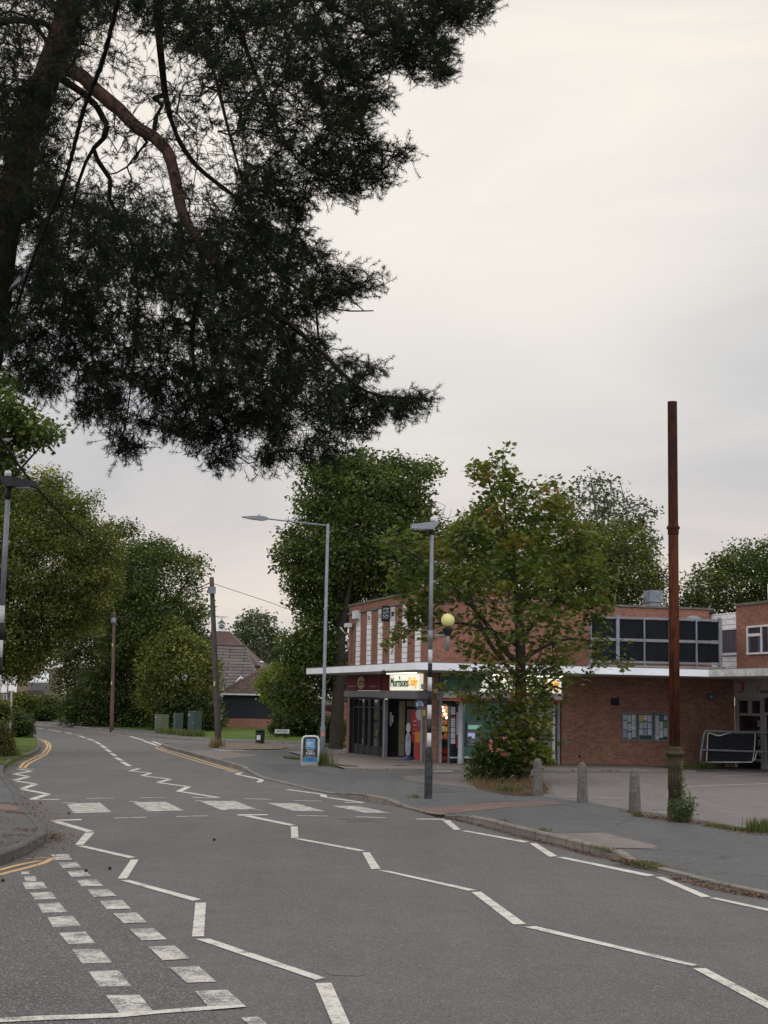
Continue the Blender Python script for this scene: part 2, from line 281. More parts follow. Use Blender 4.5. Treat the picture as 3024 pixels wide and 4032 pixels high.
# ---------------------------------------------------------------- mesh builder
def worig(p):
    v = Vector((0, 0, 0))
    while p is not None: v += p.location; p = p.parent
    return v
def setp(o, label=None, cat=None, group=None, kind=None):
    if label: o['label'] = label
    if cat: o['category'] = cat
    if group: o['group'] = group
    if kind: o['kind'] = kind
    return o
def thing(name, label, cat, loc, group=None):
    o = bpy.data.objects.new(name, None); o.empty_display_size = .2; col.objects.link(o); o.location = loc; return setp(o, label, cat, group)
class MB:
    def __init__(s): s.v = []; s.f = []; s.sm = []
    def face(s, pts, smooth=False):
        i = len(s.v); s.v += [tuple(p) for p in pts]; s.f.append(tuple(range(i, i + len(pts)))); s.sm.append(smooth); return s
    def hexa(s, P):   # 8 points: bottom 4 ccw, top 4
        i = len(s.v); s.v += [tuple(p) for p in P]
        for q in ((3, 2, 1, 0), (4, 5, 6, 7), (0, 1, 5, 4), (1, 2, 6, 5), (2, 3, 7, 6), (3, 0, 4, 7)): s.f.append(tuple(i + a for a in q)); s.sm.append(False)
        return s
    def box(s, x0, y0, z0, x1, y1, z1): return s.hexa([(x0, y0, z0), (x1, y0, z0), (x1, y1, z0), (x0, y1, z0), (x0, y0, z1), (x1, y0, z1), (x1, y1, z1), (x0, y1, z1)])
    def obox(s, c, ax, ay, az, hx, hy, hz):
        c = Vector(c); a = Vector(ax) * hx; b = Vector(ay) * hy; d = Vector(az) * hz
        return s.hexa([c - a - b - d, c + a - b - d, c + a + b - d, c - a + b - d, c - a - b + d, c + a - b + d, c + a + b + d, c - a + b + d])
    def prism(s, poly, z0, z1):
        i = len(s.v); n = len(poly); s.v += [(x, y, z0) for x, y in poly] + [(x, y, z1) for x, y in poly]
        s.f.append(tuple(i + n - 1 - a for a in range(n))); s.f.append(tuple(i + n + a for a in range(n))); s.sm += [False, False]
        for a in range(n):
            b = (a + 1) % n; s.f.append((i + a, i + b, i + n + b, i + n + a)); s.sm.append(False)
        return s
    def tube(s, path, rad, n=10, cap=True):
        path = [Vector(p) for p in path]; rad = rad if isinstance(rad, (list, tuple)) else [rad] * len(path); i = len(s.v); up = None
        for k, p in enumerate(path):
            t = (path[min(k + 1, len(path) - 1)] - path[max(k - 1, 0)]).normalized()
            if up is None: up = Vector((1, 0, 0)) if abs(t.x) < .9 else Vector((0, 1, 0))
            up = (up - t * up.dot(t)).normalized(); w = t.cross(up)
            for a in range(n):
                th = 2 * math.pi * a / n; s.v.append(tuple(p + (up * math.cos(th) + w * math.sin(th)) * rad[k]))
        for k in range(len(path) - 1):
            for a in range(n):
                b = (a + 1) % n; s.f.append((i + k * n + a, i + k * n + b, i + (k + 1) * n + b, i + (k + 1) * n + a)); s.sm.append(True)
        if cap:
            s.f.append(tuple(i + n - 1 - a for a in range(n))); m = i + (len(path) - 1) * n; s.f.append(tuple(m + a for a in range(n))); s.sm += [False, False]
        return s
    def lathe(s, c, prof, n=20, flute=0):
        i = len(s.v); c = Vector(c)
        for r, z in prof:
            for a in range(n):
                th = 2 * math.pi * a / n; rr = r; s.v.append((c.x + rr * math.cos(th), c.y + rr * math.sin(th), c.z + z))
        for k in range(len(prof) - 1):
            for a in range(n):
                b = (a + 1) % n; s.f.append((i + k * n + a, i + k * n + b, i + (k + 1) * n + b, i + (k + 1) * n + a)); s.sm.append(True)
        s.f.append(tuple(i + n - 1 - a for a in range(n))); m = i + (len(prof) - 1) * n; s.f.append(tuple(m + a for a in range(n))); s.sm += [False, False]
        return s
    def ball(s, c, r, n=14, sq=(1, 1, 1)):
        i0 = len(s.v); c = Vector(c); m = n // 2
        for j in range(m + 1):
            ph = -math.pi / 2 + math.pi * j / m
            for a in range(n):
                th = 2 * math.pi * a / n; s.v.append((c.x + r * sq[0] * math.cos(ph) * math.cos(th), c.y + r * sq[1] * math.cos(ph) * math.sin(th), c.z + r * sq[2] * math.sin(ph)))
        for j in range(m):
            for a in range(n):
                b = (a + 1) % n; s.f.append((i0 + j * n + a, i0 + j * n + b, i0 + (j + 1) * n + b, i0 + (j + 1) * n + a)); s.sm.append(True)
        return s
    def build(s, name, mat, parent=None, bevel=0, loc=None, edge=30):
        o0 = worig(parent) + (Vector(loc) if loc is not None else Vector((0, 0, 0)))
        me = bpy.data.meshes.new(name); me.from_pydata([tuple(Vector(v) - o0) for v in s.v], [], s.f)
        me.polygons.foreach_set('use_smooth', s.sm)
        uv = me.uv_layers.new(name='UVMap'); P = s.v
        data = []
        for f in s.f:
            a, b_, c = Vector(P[f[0]]), Vector(P[f[1]]), Vector(P[f[2]]); nn = (b_ - a).cross(c - a)
            if nn.length < 1e-12 and len(f) > 3: nn = (c - a).cross(Vector(P[f[3]]) - a)
            nn = nn.normalized() if nn.length else Vector((0, 0, 1))
            if abs(nn.z) > .75:
                for q in f: data += [P[q][0], P[q][1]]
            else:
                t = Vector((-nn.y, nn.x, 0)).normalized(); w = nn.cross(t)
                for q in f: v = Vector(P[q]); data += [v.dot(t), v.dot(w)]
        uv.data.foreach_set('uv', data)
        me.materials.append(mat); me.validate(); me.update()
        o = bpy.data.objects.new(name, me); col.objects.link(o)
        if parent is not None: o.parent = parent
        if loc is not None: o.location = loc
        if bevel:
            md = o.modifiers.new('bevel', 'BEVEL'); md.width = bevel; md.segments = 2; md.limit_method = 'ANGLE'; md.angle_limit = R(edge)
        return o
def npmesh(name, V, F, mat, parent=None, tint=None, smooth=False, loc=None):
    o0 = worig(parent) + (Vector(loc) if loc is not None else Vector((0, 0, 0)))
    V = np.asarray(V, np.float32).reshape(-1, 3) - np.array(o0, np.float32)[None]; F = np.asarray(F, np.int32); n, k = F.shape
    me = bpy.data.meshes.new(name); me.vertices.add(len(V)); me.vertices.foreach_set('co', V.ravel())
    me.loops.add(n * k); me.loops.foreach_set('vertex_index', F.ravel())
    me.polygons.add(n); me.polygons.foreach_set('loop_start', np.arange(n, dtype=np.int32) * k)
    try: me.polygons.foreach_set('loop_total', np.full(n, k, np.int32))
    except Exception: pass
    if smooth: me.polygons.foreach_set('use_smooth', np.ones(n, bool))
    me.update(calc_edges=True)
    if tint is not None:
        a = me.attributes.new('tint', 'FLOAT', 'FACE'); a.data.foreach_set('value', np.asarray(tint, np.float32))
    me.materials.append(mat); o = bpy.data.objects.new(name, me); col.objects.link(o)
    if parent is not None: o.parent = parent
    if loc is not None: o.location = loc
    return o
def text_on(name, body, org, dirv, w, h, mat, parent, up=(0, 0, 1), depth=.01, bold=0.0):
    """lettering whose lower-left corner is org, running along dirv, exactly w wide and h high"""
    cu_ = bpy.data.curves.new(name, 'FONT'); cu_.body = body; cu_.size = 1; cu_.extrude = .5; cu_.offset = bold; cu_.resolution_u = 3
    tmp = bpy.data.objects.new('tmp', cu_); col.objects.link(tmp); bpy.context.view_layer.update()
    me = bpy.data.meshes.new_from_object(tmp.evaluated_get(bpy.context.evaluated_depsgraph_get()))
    bpy.data.objects.remove(tmp); bpy.data.curves.remove(cu_)
    co = np.empty(len(me.vertices) * 3, np.float32); me.vertices.foreach_get('co', co); co = co.reshape(-1, 3)
    mn, mx = co.min(0), co.max(0); co = (co - mn) / np.maximum(mx - mn, 1e-6)
    d = np.array(Vector(dirv).normalized()); u = np.array(Vector(up).normalized()); nn = np.cross(d, u); o0 = np.array(worig(parent))
    co = np.array(org)[None] - o0[None] + co[:, :1] * w * d[None] + co[:, 1:2] * h * u[None] + (co[:, 2:3]) * depth * nn[None]
    me.vertices.foreach_set('co', co.astype(np.float32).ravel()); me.materials.clear(); me.materials.append(mat); me.update()
    o = bpy.data.objects.new(name, me); col.objects.link(o); o.parent = parent; return o
# ---------------------------------------------------------------- ground sheets
def sheet(name, poly, mat, hf, step=None, kind='structure'):
    bm = bmesh.new(); vs = [bm.verts.new((x, y, 0)) for x, y in poly]; f = bm.faces.new(vs)
    if f.normal.z < 0: f.normal_flip()
    f.normal_update()
    if f.normal.z < 0: f.normal_flip()
    bmesh.ops.triangulate(bm, faces=bm.faces[:])
    xs = [p[0] for p in poly]; ys = [p[1] for p in poly]
    cuts = []
    y = max(min(ys), -20)
    while y < max(ys):
        y += (step or 4) if y < 70 else max(step or 6, 6)
        if y > 210: break
        cuts.append(((0, y, 0), (0, 1, 0)))
    if step:
        x = max(min(xs), -30)
        while x < min(max(xs), 40):
            x += step; cuts.append(((x, 0, 0), (1, 0, 0)))
    for co, no in cuts: bmesh.ops.bisect_plane(bm, geom=bm.verts[:] + bm.edges[:] + bm.faces[:], plane_co=co, plane_no=no, dist=1e-5)
    for v in bm.verts: v.co.z = hf(v.co.x, v.co.y)
    bmesh.ops.recalc_face_normals(bm, faces=bm.faces[:])
    me = bpy.data.meshes.new(name); uvl = bm.loops.layers.uv.new('UVMap')
    for f in bm.faces:
        if f.normal.z < 0: f.normal_flip()
        for l in f.loops: l[uvl].uv = (l.vert.co.x, l.vert.co.y)
    bm.to_mesh(me); bm.free(); me.materials.append(mat)
    o = bpy.data.objects.new(name, me); col.objects.link(o)
    if kind: o['kind'] = kind
    return o
HR = lambda x, y: H(y)
def off(f, d): return lambda x, y: f(x, y) + d
sheet('ground', [(-400, -40), (400, -40), (400, 1500), (-400, 1500)], M_earth, off(HR, -.14))
rp = [(-60, -15), (60, -15)] + [(x, y) for x, y, h in XR] + [(60, XR[-1][1] + 8), (60, XF[-1][1] + 12)] + [(x, y) for x, y, h in reversed(XF)] + [(x, y) for x, y, h in reversed(XL)]
sheet('road', rp, M_road, HR)
# darker chipped surface of the side road the camera looks across
sd_poly = [road_at('D', *p) for p in ((-700, 520), (0, 498), (170, 440), (235, 420), (300, 480), (430, 600), (560, 740), (740, 905), (905, 1075), (1050, 1180), (1500, 1700))] + [(-3, 1.5), (-12, 1.5)]
sheet('side_road', sd_poly, M_side, off(HR, .004))
far_top = [('A', -400, 1390), ('A', 0, 1391), ('A', 175, 1399), ('A', 300, 1408), ('A', 450, 1425), ('A', 600, 1450), ('A', 750, 1462), ('A', 915, 1474), ('Q', 1000, 1107), ('Q', 1590, 1142), ('Z7', 1050, 1562), ('Z7', 1400, 1575), ('W', 747, 1604)]
FT = [pave_at(*p) for p in far_top]
sheet('far_pavement', [(x, y) for x, y, h in XF] + [(60, XF[-1][1] + 12), (60, FT[-1][1] + 16)] + FT[::-1], M_pave, hp)
sheet('far_verge', FT + [(60, FT[-1][1] + 16), (160, 230), (-160, 230)], M_grass, off(HR, .105), 10)
# left side
il = 17
iv = next(i for i, k in enumerate(KL) if k[:3] == ('K', 70, 350))
sheet('left_pavement', [(x, y) for x, y, h in XL[:iv + 1]] + [(-40, XL[iv][1] + 1), (-40, XL[0][1])], M_pave, hp, 1.0)
sheet('left_verge', [(x, y) for x, y, h in XL[iv:]] + [(-70, XL[-1][1]), (-70, XL[iv][1] + .6)], M_grass, off(hp, .004), 3.0)
# right side
sheet('pavement', [(x, y) for x, y, h in XR] + [(60, XR[-1][1] + 8), (60, -15)], M_pave, hp, 1.0)
cpx = [('W', 1659, 1803), ('W', 1580, 1783), ('W', 1490, 1768), ('W', 1375, 1752), ('W', 1257, 1733), ('W', 1160, 1719), ('W', 1080, 1712), ('W', 1000, 1700), ('W', 925, 1692), ('W', 880, 1685), ('W', 866, 1677.5), ('W', 960, 1672), ('W', 1200, 1670), ('W', 1659, 1668)]
cpp = [pave_at(*p) for p in cpx]
sheet('car_park', cpp + [(34, cpp[-1][1] + 3), (34, cpp[0][1] - 6)], M_car, off(hp, .004), 1.5)
tp = [pave_at('E', *p) for p in ((105, 303), (255, 337), (330, 328), (400, 320), (800, 291), (715, 277), (540, 281), (290, 293))]
sheet('tactile_paving', tp, M_tact, off(hp, .006), 1.0)
tl = [pave_at('K', *p) for p in ((-200, 960), (0, 968), (250, 985), (400, 1008), (488, 1112), (200, 1090), (0, 1062), (-200, 1050))]
sheet('tactile_paving', tl, M_tact, off(hp, .006), 1.0)
sheet('concrete_patch', [pave_at('E', *p) for p in ((740, 416), (955, 413), (1245, 483), (995, 485), (870, 451))], M_patch, off(hp, .005), 1.0)
for q in (((935, 1664), (975, 1664), (980, 1668), (938, 1668)), ((455, 1618), (505, 1617), (540, 1622), (480, 1623))):
    sheet('manhole_cover', [pave_at('W', *p) for p in q], M_conc, off(hp, .008))
for q, mt in ((((400, 1622), (470, 1620), (560, 1632), (470, 1640)), M_patch), (((560, 1650), (640, 1652), (700, 1668), (600, 1668)), M_k0), (((905, 1700), (965, 1702), (985, 1712), (900, 1712)), M_k0), (((1200, 1800), (1290, 1796), (1330, 1806), (1230, 1812)), M_k0)):
    sheet('pavement_patch', [pave_at('W', *p) for p in q], mt, off(hp, .004), 1.0)
M_pol = asphalt('polished_patch', (.118, .111, .106), .2, .1)
sheet('road_repair', [road_at('D', *p) for p in ((1400, 905), (1520, 912), (1600, 925), (1560, 934), (1440, 930))], M_pol, off(HR, .003))
for q in (('D', ((1478, 249), (1628, 252), (1630, 254), (1480, 251))), ('D', ((1505, 258), (1665, 260), (1667, 262), (1508, 260))), ('A', ((1150, 1720), (1290, 1726), (1292, 1728), (1152, 1722)))):
    sheet('drain_slot', [road_at(q[0], *p) for p in q[1]], M_kerbd, off(HR, .005))
# gravel island by the leaning pole
gi = [pave_at('Z7', *p) for p in ((330, 1612), (520, 1600), (850, 1600), (1050, 1618), (1210, 1645), (1100, 1665), (800, 1668), (520, 1664), (400, 1640))]
sheet('gravel_bed', gi, M_gravel, off(hp, .03))
# kerbs
def kerb(name, X, mat, inside, skip=None):
    P = resamp(X, .6); m = MB(); n = len(P)
    for i in range(n - 1):
        a, b = P[i], P[i + 1]; t = Vector((b[0] - a[0], b[1] - a[1], 0))
        if t.length < 1e-4: continue
    T = []
    for i in range(n):
        a, b = P[max(0, i - 1)], P[min(n - 1, i + 1)]; t = Vector((b[0] - a[0], b[1] - a[1], 0)).normalized(); T.append(Vector((-t.y, t.x, 0)) * inside)
    i0 = 0
    for i, p in enumerate(P):
        zb = H(p[1]) - .12; zt = H(p[1]) + p[2] * (1.15 if p[2] > .07 else 1) + .012; q = T[i]; x, y = p[0], p[1]
        m.v += [(x, y, zb), (x + q.x * .01, y + q.y * .01, zt - .02), (x + q.x * .03, y + q.y * .03, zt), (x + q.x * .14, y + q.y * .14, zt), (x + q.x * .14, y + q.y * .14, zb)]
    for i in range(n - 1):
        for k in range(4):
            m.f.append((i * 5 + k, i * 5 + k + 1, i * 5 + 5 + k + 1, i * 5 + 5 + k)); m.sm.append(False)
    return m.build(name, mat)
def kerbmat(name, c, c2):
    m, t, b = newmat(name); f = noise(t, 7, 5, .65); g = noise(t, .9, 4)
    cc = ramp(t, f, [(.3, c), (.7, c2)]); cc = mix(t, .7, cc, ramp(t, g, [(.3, (.5, .5, .5)), (.7, (1.15, 1.1, 1.05))]), 'MULTIPLY')
    tcn = t.nodes.new('ShaderNodeTexCoord'); br = t.nodes.new('ShaderNodeTexVoronoi'); br.inputs['Scale'].default_value = 1.05; br.feature = 'DISTANCE_TO_EDGE'; t.links.new(tcn.outputs['Object'], br.inputs['Vector'])
    cc = mix(t, ramp(t, br.outputs['Distance'], [(.006, (.8, .8, .8)), (.016, (0, 0, 0))]), cc, (.025, .022, .02))
    t.links.new(cc, b.inputs['Base Color']); b.inputs['Roughness'].default_value = .9; bump(t, b, f, .6, .01); return m
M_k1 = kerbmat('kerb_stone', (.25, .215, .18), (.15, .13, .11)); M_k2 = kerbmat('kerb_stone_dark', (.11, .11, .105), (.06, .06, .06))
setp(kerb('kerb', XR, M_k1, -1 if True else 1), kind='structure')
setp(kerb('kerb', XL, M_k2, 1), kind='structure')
setp(kerb('kerb', XF, M_k1, 1), kind='structure')
# ---------------------------------------------------------------- road markings
class Marks:
    def __init__(s): s.P = []
    def poly(s, k, pts, pave=False): s.P.append([(pave_at if pave else road_at)(k, *p) for p in pts]); return s
    def strip(s, k, pts, w, pave=False):
        Q = [Vector((*(pave_at if pave else road_at)(k, *p), 0)) for p in pts]
        for a, b in zip(Q, Q[1:]):
            t = (b - a).normalized(); n = Vector((-t.y, t.x, 0)) * w / 2; s.P.append([(p.x, p.y) for p in (a - n, b - n, b + n, a + n)])
        return s
    def curve(s, k, pts, w, pave=False):
        Q = [Vector((*(pave_at if pave else road_at)(k, *p), 0)) for p in pts]; L_, R_ = [], []
        for i, p in enumerate(Q):
            t = (Q[min(i + 1, len(Q) - 1)] - Q[max(i - 1, 0)]).normalized(); n = Vector((-t.y, t.x, 0)) * w / 2; L_.append((p + n)); R_.append((p - n))
        for i in range(len(Q) - 1): s.P.append([(p.x, p.y) for p in (R_[i], R_[i + 1], L_[i + 1], L_[i])])
        return s
    def build(s, name, mat, hf, kind='structure'):
        m = MB(); rr = random.Random(3)
        for P in s.P:
            n = len(P); cx = sum(p[0] for p in P) / n; cy = sum(p[1] for p in P) / n
            # subdivide long quads along their length
            if n == 4:
                a, b, c, d = [Vector((*p, 0)) for p in P]; L1 = (b - a).length; L2 = (d - a).length
                if L2 > L1: a, b, c, d = b, c, d, a; L1 = L2
                k = max(1, int(L1 / .8))
                for i in range(k):
                    p0, p1 = a.lerp(b, i / k), a.lerp(b, (i + 1) / k); q0, q1 = d.lerp(c, i / k), d.lerp(c, (i + 1) / k)
                    f = [Vector((p.x, p.y, hf(p.x, p.y))) for p in (p0, p1, q1, q0)]
                    if (f[1] - f[0]).cross(f[2] - f[0]).z < 0: f.reverse()
                    m.face(f)
            else:
                f = [Vector((x, y, hf(x, y))) for x, y in P]
                ar = sum(P[i][0] * P[(i + 1) % n][1] - P[(i + 1) % n][0] * P[i][1] for i in range(n))
                if ar < 0: f.reverse()
                m.face(f)
        o = m.build(name, mat); setp(o, kind=kind); return o
HM = off(HR, .006)
zz = Marks()
for q in ([(210, 254), (355, 250), (357, 255), (225, 259)], [(222, 261), (262, 260), (410, 303), (378, 307)], [(372, 309), (412, 309), (362, 363), (326, 364)], [(330, 367), (372, 367), (590, 416), (562, 421)],
          [(570, 427), (604, 427), (552, 510), (512, 511)], [(522, 517), (563, 516), (878, 601), (838, 607)], [(851, 616), (897, 615), (888, 762), (836, 763)], [(852, 774), (912, 772), (1418, 944), (1375, 952)], [(1373, 967), (1443, 965), (1580, 1270), (1500, 1270)],
          [(1030, 230), (1165, 229), (1167, 233), (1040, 235)], [(1055, 236), (1090, 235), (1290, 276), (1262, 279)], [(1267, 282), (1296, 283), (1300, 331), (1268, 333)], [(1280, 336), (1310, 335), (1592, 387), (1562, 390)], [(1577, 394), (1610, 395), (1657, 467), (1617, 469)]): zz.poly('D', q)
for q in ([(-14, 574), (35, 578), (410, 660), (375, 663)], [(388, 669), (428, 667), (622, 806), (568, 808)], [(612, 818), (662, 815), (1358, 981), (1330, 987)], [(1338, 997), (1392, 996), (1860, 1243), (1800, 1245)],
          [(145, 353), (270, 354), (275, 358), (160, 357)], [(263, 360), (295, 360), (342, 401), (313, 402)], [(342, 405), (370, 405), (637, 452), (612, 456)], [(636, 459), (665, 458), (757, 514), (722, 517)],
          [(750, 519), (785, 518), (1178, 597), (1140, 601)], [(1175, 604), (1210, 604), (1415, 689), (1375, 691)], [(1405, 694), (1440, 693), (1900, 791), (1880, 799)]): zz.poly('E', q)
for a, b in (((530, 881), (1040, 879)), ((560, 875), (825, 792)), ((830, 784), (400, 703)), ((385, 692), (610, 617)), ((610, 608), (262, 554)), ((250, 543), (490, 486)), ((490, 478), (250, 437)), ((255, 433), (545, 386)), ((545, 381), (330, 352)), ((290, 346), (605, 345))): zz.strip('K', (a, b), .17)
for a, b in (((540, 28), (612, 28)), ((605, 30), (566, 40)), ((566, 40), (660, 49)), ((655, 50), (620, 60)), ((620, 61), (742, 76)), ((738, 77), (690, 90)), ((690, 91), (824, 109)), ((820, 110), (778, 129)), ((780, 129), (945, 155)), ((838, 156), (958, 157)),
             ((978, 43), (1035, 45)), ((1052, 46), (1030, 54)), ((1030, 54), (1140, 78)), ((1140, 78), (1128, 90)), ((1250, 121), (1400, 141)), ((1405, 143), (1413, 154)), ((1420, 155), (1580, 178)), ((1500, 177), (1580, 180))): zz.strip('D', (a, b), .15)
zz.build('zigzag_marking', M_white, HM)
zb = Marks()
for q in ([(288, 183), (435, 178), (487, 220), (322, 225)], [(578, 177), (720, 174), (800, 212), (645, 217)], [(868, 171), (1025, 171), (1117, 207), (960, 209)], [(1165, 180), (1290, 181), (1415, 216), (1275, 214)], [(1440, 191), (1560, 193), (1705, 224), (1590, 222)]): zb.poly('D', q)
zb.build('zebra_crossing', M_whitew, off(HR, .005))
zc = Marks()
for a, b in (((373, 160), (495, 159)), ((610, 157), (728, 156)), ((1065, 161), (1183, 164)), ((1283, 169), (1400, 172)), ((497, 246), (638, 242)), ((768, 239), (903, 236)), ((1292, 234), (1430, 237)), ((1548, 240), (1680, 244)), ((272, 180), (330, 179)), ((563, 174), (600, 173)), ((850, 170), (880, 170)), ((955, 209), (985, 210)), ((1110, 210), (1138, 211))): zc.strip('D', (a, b), .11)
zc.build('crossing_studs', M_white, HM)
gw = Marks()
for q in ([(220, 405), (297, 403), (315, 428), (240, 430)], [(253, 440), (332, 438), (356, 462), (274, 465)], [(292, 478), (372, 475), (397, 499), (312, 503)], [(333, 516), (420, 513), (450, 542), (357, 545)], [(381, 558), (473, 556), (508, 586), (409, 590)],
          [(434, 608), (533, 604), (570, 641), (466, 645)], [(492, 662), (596, 659), (640, 701), (540, 706)], [(562, 730), (667, 726), (727, 775), (617, 780)], [(645, 808), (762, 803), (827, 860), (708, 867)], [(738, 898), (865, 893), (943, 960), (812, 965)],
          [(848, 1002), (988, 995), (1073, 1068), (905, 1068)], [(1050, 1118), (1125, 1112), (1190, 1165), (1110, 1175)], [(88, 480), (125, 478), (128, 490), (97, 491)], [(103, 501), (155, 499), (160, 521), (112, 522)], [(97, 527), (187, 524), (205, 552), (113, 556)],
          [(131, 572), (223, 568), (247, 597), (152, 602)], [(163, 620), (259, 615), (292, 655), (186, 659)], [(208, 680), (315, 671), (353, 716), (230, 721)], [(257, 748), (372, 742), (415, 792), (298, 795)], [(313, 820), (435, 816), (487, 876), (358, 880)],
          [(385, 915), (517, 911), (570, 979), (435, 983)], [(462, 1020), (608, 1017), (665, 1086), (522, 1100)]): gw.poly('D', q)
gw.build('give_way_marking', M_whitew, HM)
ln = Marks().poly('D', [(-150, 1130), (150, 1113), (330, 1107), (520, 1100), (700, 1086), (900, 1071), (1060, 1062), (1073, 1072), (900, 1087), (700, 1101), (520, 1119), (200, 1130), (-150, 1148)])
ln.build('edge_line', M_white, off(HR, .010))
cl = Marks()
for a, b in (((300, 861), (403, 878)), ((455, 884), (572, 905)), ((612, 911), (710, 932)), ((733, 940), (797, 962)), ((820, 969), (880, 990)), ((890, 998), (938, 1022)), ((945, 1030), (988, 1058)), ((990, 1067), (1030, 1094)), ((1035, 1103), (1080, 1132)), ((1080, 1146), (1137, 1174)), ((1140, 1186), (1212, 1226))): cl.strip('Z8', (a, b), .17)
for a, b in (((770, 1507), (850, 1530)), ((850, 1533), (935, 1563)), ((905, 1538), (985, 1566))): cl.strip('A', (a, b), .2)
cl.build('centre_line', M_white, HM)
yl = Marks()
yl.curve('K', ((925, 1905), (760, 1985), (500, 2062), (200, 2135), (0, 2190), (-600, 2300)), .08).curve('K', ((700, 1950), (430, 1998), (200, 2052), (0, 2110), (-600, 2215)), .08).curve('K', ((915, 1903), (700, 1903), (450, 1910)), .06)
yl.curve('A', ((297, 1584), (300, 1565), (290, 1545), (262, 1530), (215, 1518)), .1).curve('A', ((277, 1584), (283, 1562), (272, 1545), (245, 1531), (205, 1520)), .1)
yl.curve('K', ((870, 0), (800, 95), (620, 190), (500, 250), (420, 335)), .09).curve('K', ((805, 0), (735, 88), (560, 165), (420, 235), (345, 330)), .09)
yl.curve('A', ((950, 1571), (925, 1575), (960, 1592), (1030, 1613), (1150, 1650), (1270, 1685), (1390, 1718)), .09).curve('A', ((975, 1574), (955, 1577), (985, 1590), (1055, 1607), (1180, 1645), (1295, 1681), (1412, 1715)), .09)
yl.curve('A', ((120, 1424), (200, 1434), (400, 1461), (600, 1483), (760, 1504)), .12)
yl.build('double_yellow_line', M_yellow, HM)
pk = Marks()
pk.strip('V', ((930, 660), (1300, 688), (1900, 730)), .08, True).strip('V', ((900, 744), (1659, 711), (1900, 702)), .08, True).strip('V', ((470, 889), (1000, 870), (1659, 845), (2100, 828)), .08, True).strip('V', ((50, 1250), (245, 1253)), .08, True).strip('E', ((705, 257), (870, 260), (1060, 268)), .07, True)
pk.build('parking_line', M_white, off(hp, .012))
# ---------------------------------------------------------------- shop building
AF = R(16.2); DF = Vector((math.cos(AF), math.sin(AF), 0)); DL = Vector((-math.sin(AF), math.cos(AF), 0))
NF = Vector((math.sin(AF), -math.cos(AF), 0)); NL = Vector((-math.cos(AF), -math.sin(AF), 0)); UP = Vector((0, 0, 1))
C0 = Vector((1.82, 52.8, 0)); GB = -0.42
class Frame:
    """a vertical plane: s runs along d, n points out of the wall"""
    def __init__(s, o, d, n): s.o, s.d, s.n = Vector(o), Vector(d), Vector(n)
    def hit(s, k, x, y, e=0.0):
        r = ray(k, x, y); o = s.o + s.n * e; t = (o - CAM).dot(s.n) / r.dot(s.n); p = CAM + r * t; return (p - o).dot(s.d), p.z
    def p(s, a, z, e=0.0): q = s.o + s.d * a + s.n * e; return Vector((q.x, q.y, z))
    def box(s, m, s0, z0, s1, z1, e0, e1):
        a = (s.p(s0, z0, e0), s.p(s1, z0, e0), s.p(s1, z0, e1), s.p(s0, z0, e1)); b = tuple(Vector((q.x, q.y, z1)) for q in a)
        if (a[1] - a[0]).cross(a[3] - a[0]).z < 0: a = a[::-1]; b = b[::-1]
        m.hexa([*a, *b]); return m
    def rect(s, k, x0, y0, x1, y1, e=0.0):
        xm = (x0 + x1) / 2; ym = (y0 + y1) / 2
        a = s.hit(k, x0, ym, e)[0]; b = s.hit(k, x1, ym, e)[0]; zt = s.hit(k, xm, y0, e)[1]; zb = s.hit(k, xm, y1, e)[1]
        return min(a, b), zb, max(a, b), zt
    def rbox(s, m, k, x0, y0, x1, y1, e0, e1):
        return s.box(m, *s.rect(k, x0, y0, x1, y1, max(e0, e1)), e0, e1)
FF = Frame(C0, DF, NF); FL = Frame(C0, DL, NL)
uo = FF.hit('N', 2210, 2900)[0]; ue = FF.hit('N', 2893, 2850)[0]; vl = FL.hit('N', 1366, 2850)[0]; ua = FF.hit('N', 2800, 2400)[0]
u_in = FF.hit('N', 1725, 2900)[0]
ZT = FF.hit('Z4', 230, 208)[1]; ZC = 3.12
print('building', uo, ue, vl, ua, ZT)
B = thing('shop_building', 'two-storey red brick shop parade with a white canopy and white tile strips', 'building', (C0.x, C0.y, GB))
def pl(*sv): return [(lambda q: (q.x, q.y))(C0 + DF * a - NF * b) for a, b in sv]   # plan points: along front, inward depth
# upper storey
m = MB(); m.prism(pl((0, 0), (ua, 0), (ua, vl), (0, vl)), ZC + .02, ZT - .12)
up_w = m.build('upper_wall', M_brick, B)
m = MB(); m.prism(pl((-.002, -.002), (4.6, -.002), (4.6, vl + .002), (-.002, vl + .002)), ZT - .041, ZT + .26); m.build('parapet', M_brick, B)
m = MB(); m.prism(pl((-.05, -.05), (4.65, -.05), (4.65, vl + .05), (-.05, vl + .05)), ZT + .26, ZT + .34); m.build('parapet_coping', M_cope, B)
m = MB(); m.prism(pl((-.06, -.06), (ua + .06, -.06), (ua + .06, vl + .06), (-.06, vl + .06)), ZT - .12, ZT - .04); m.build('coping', M_cope, B)
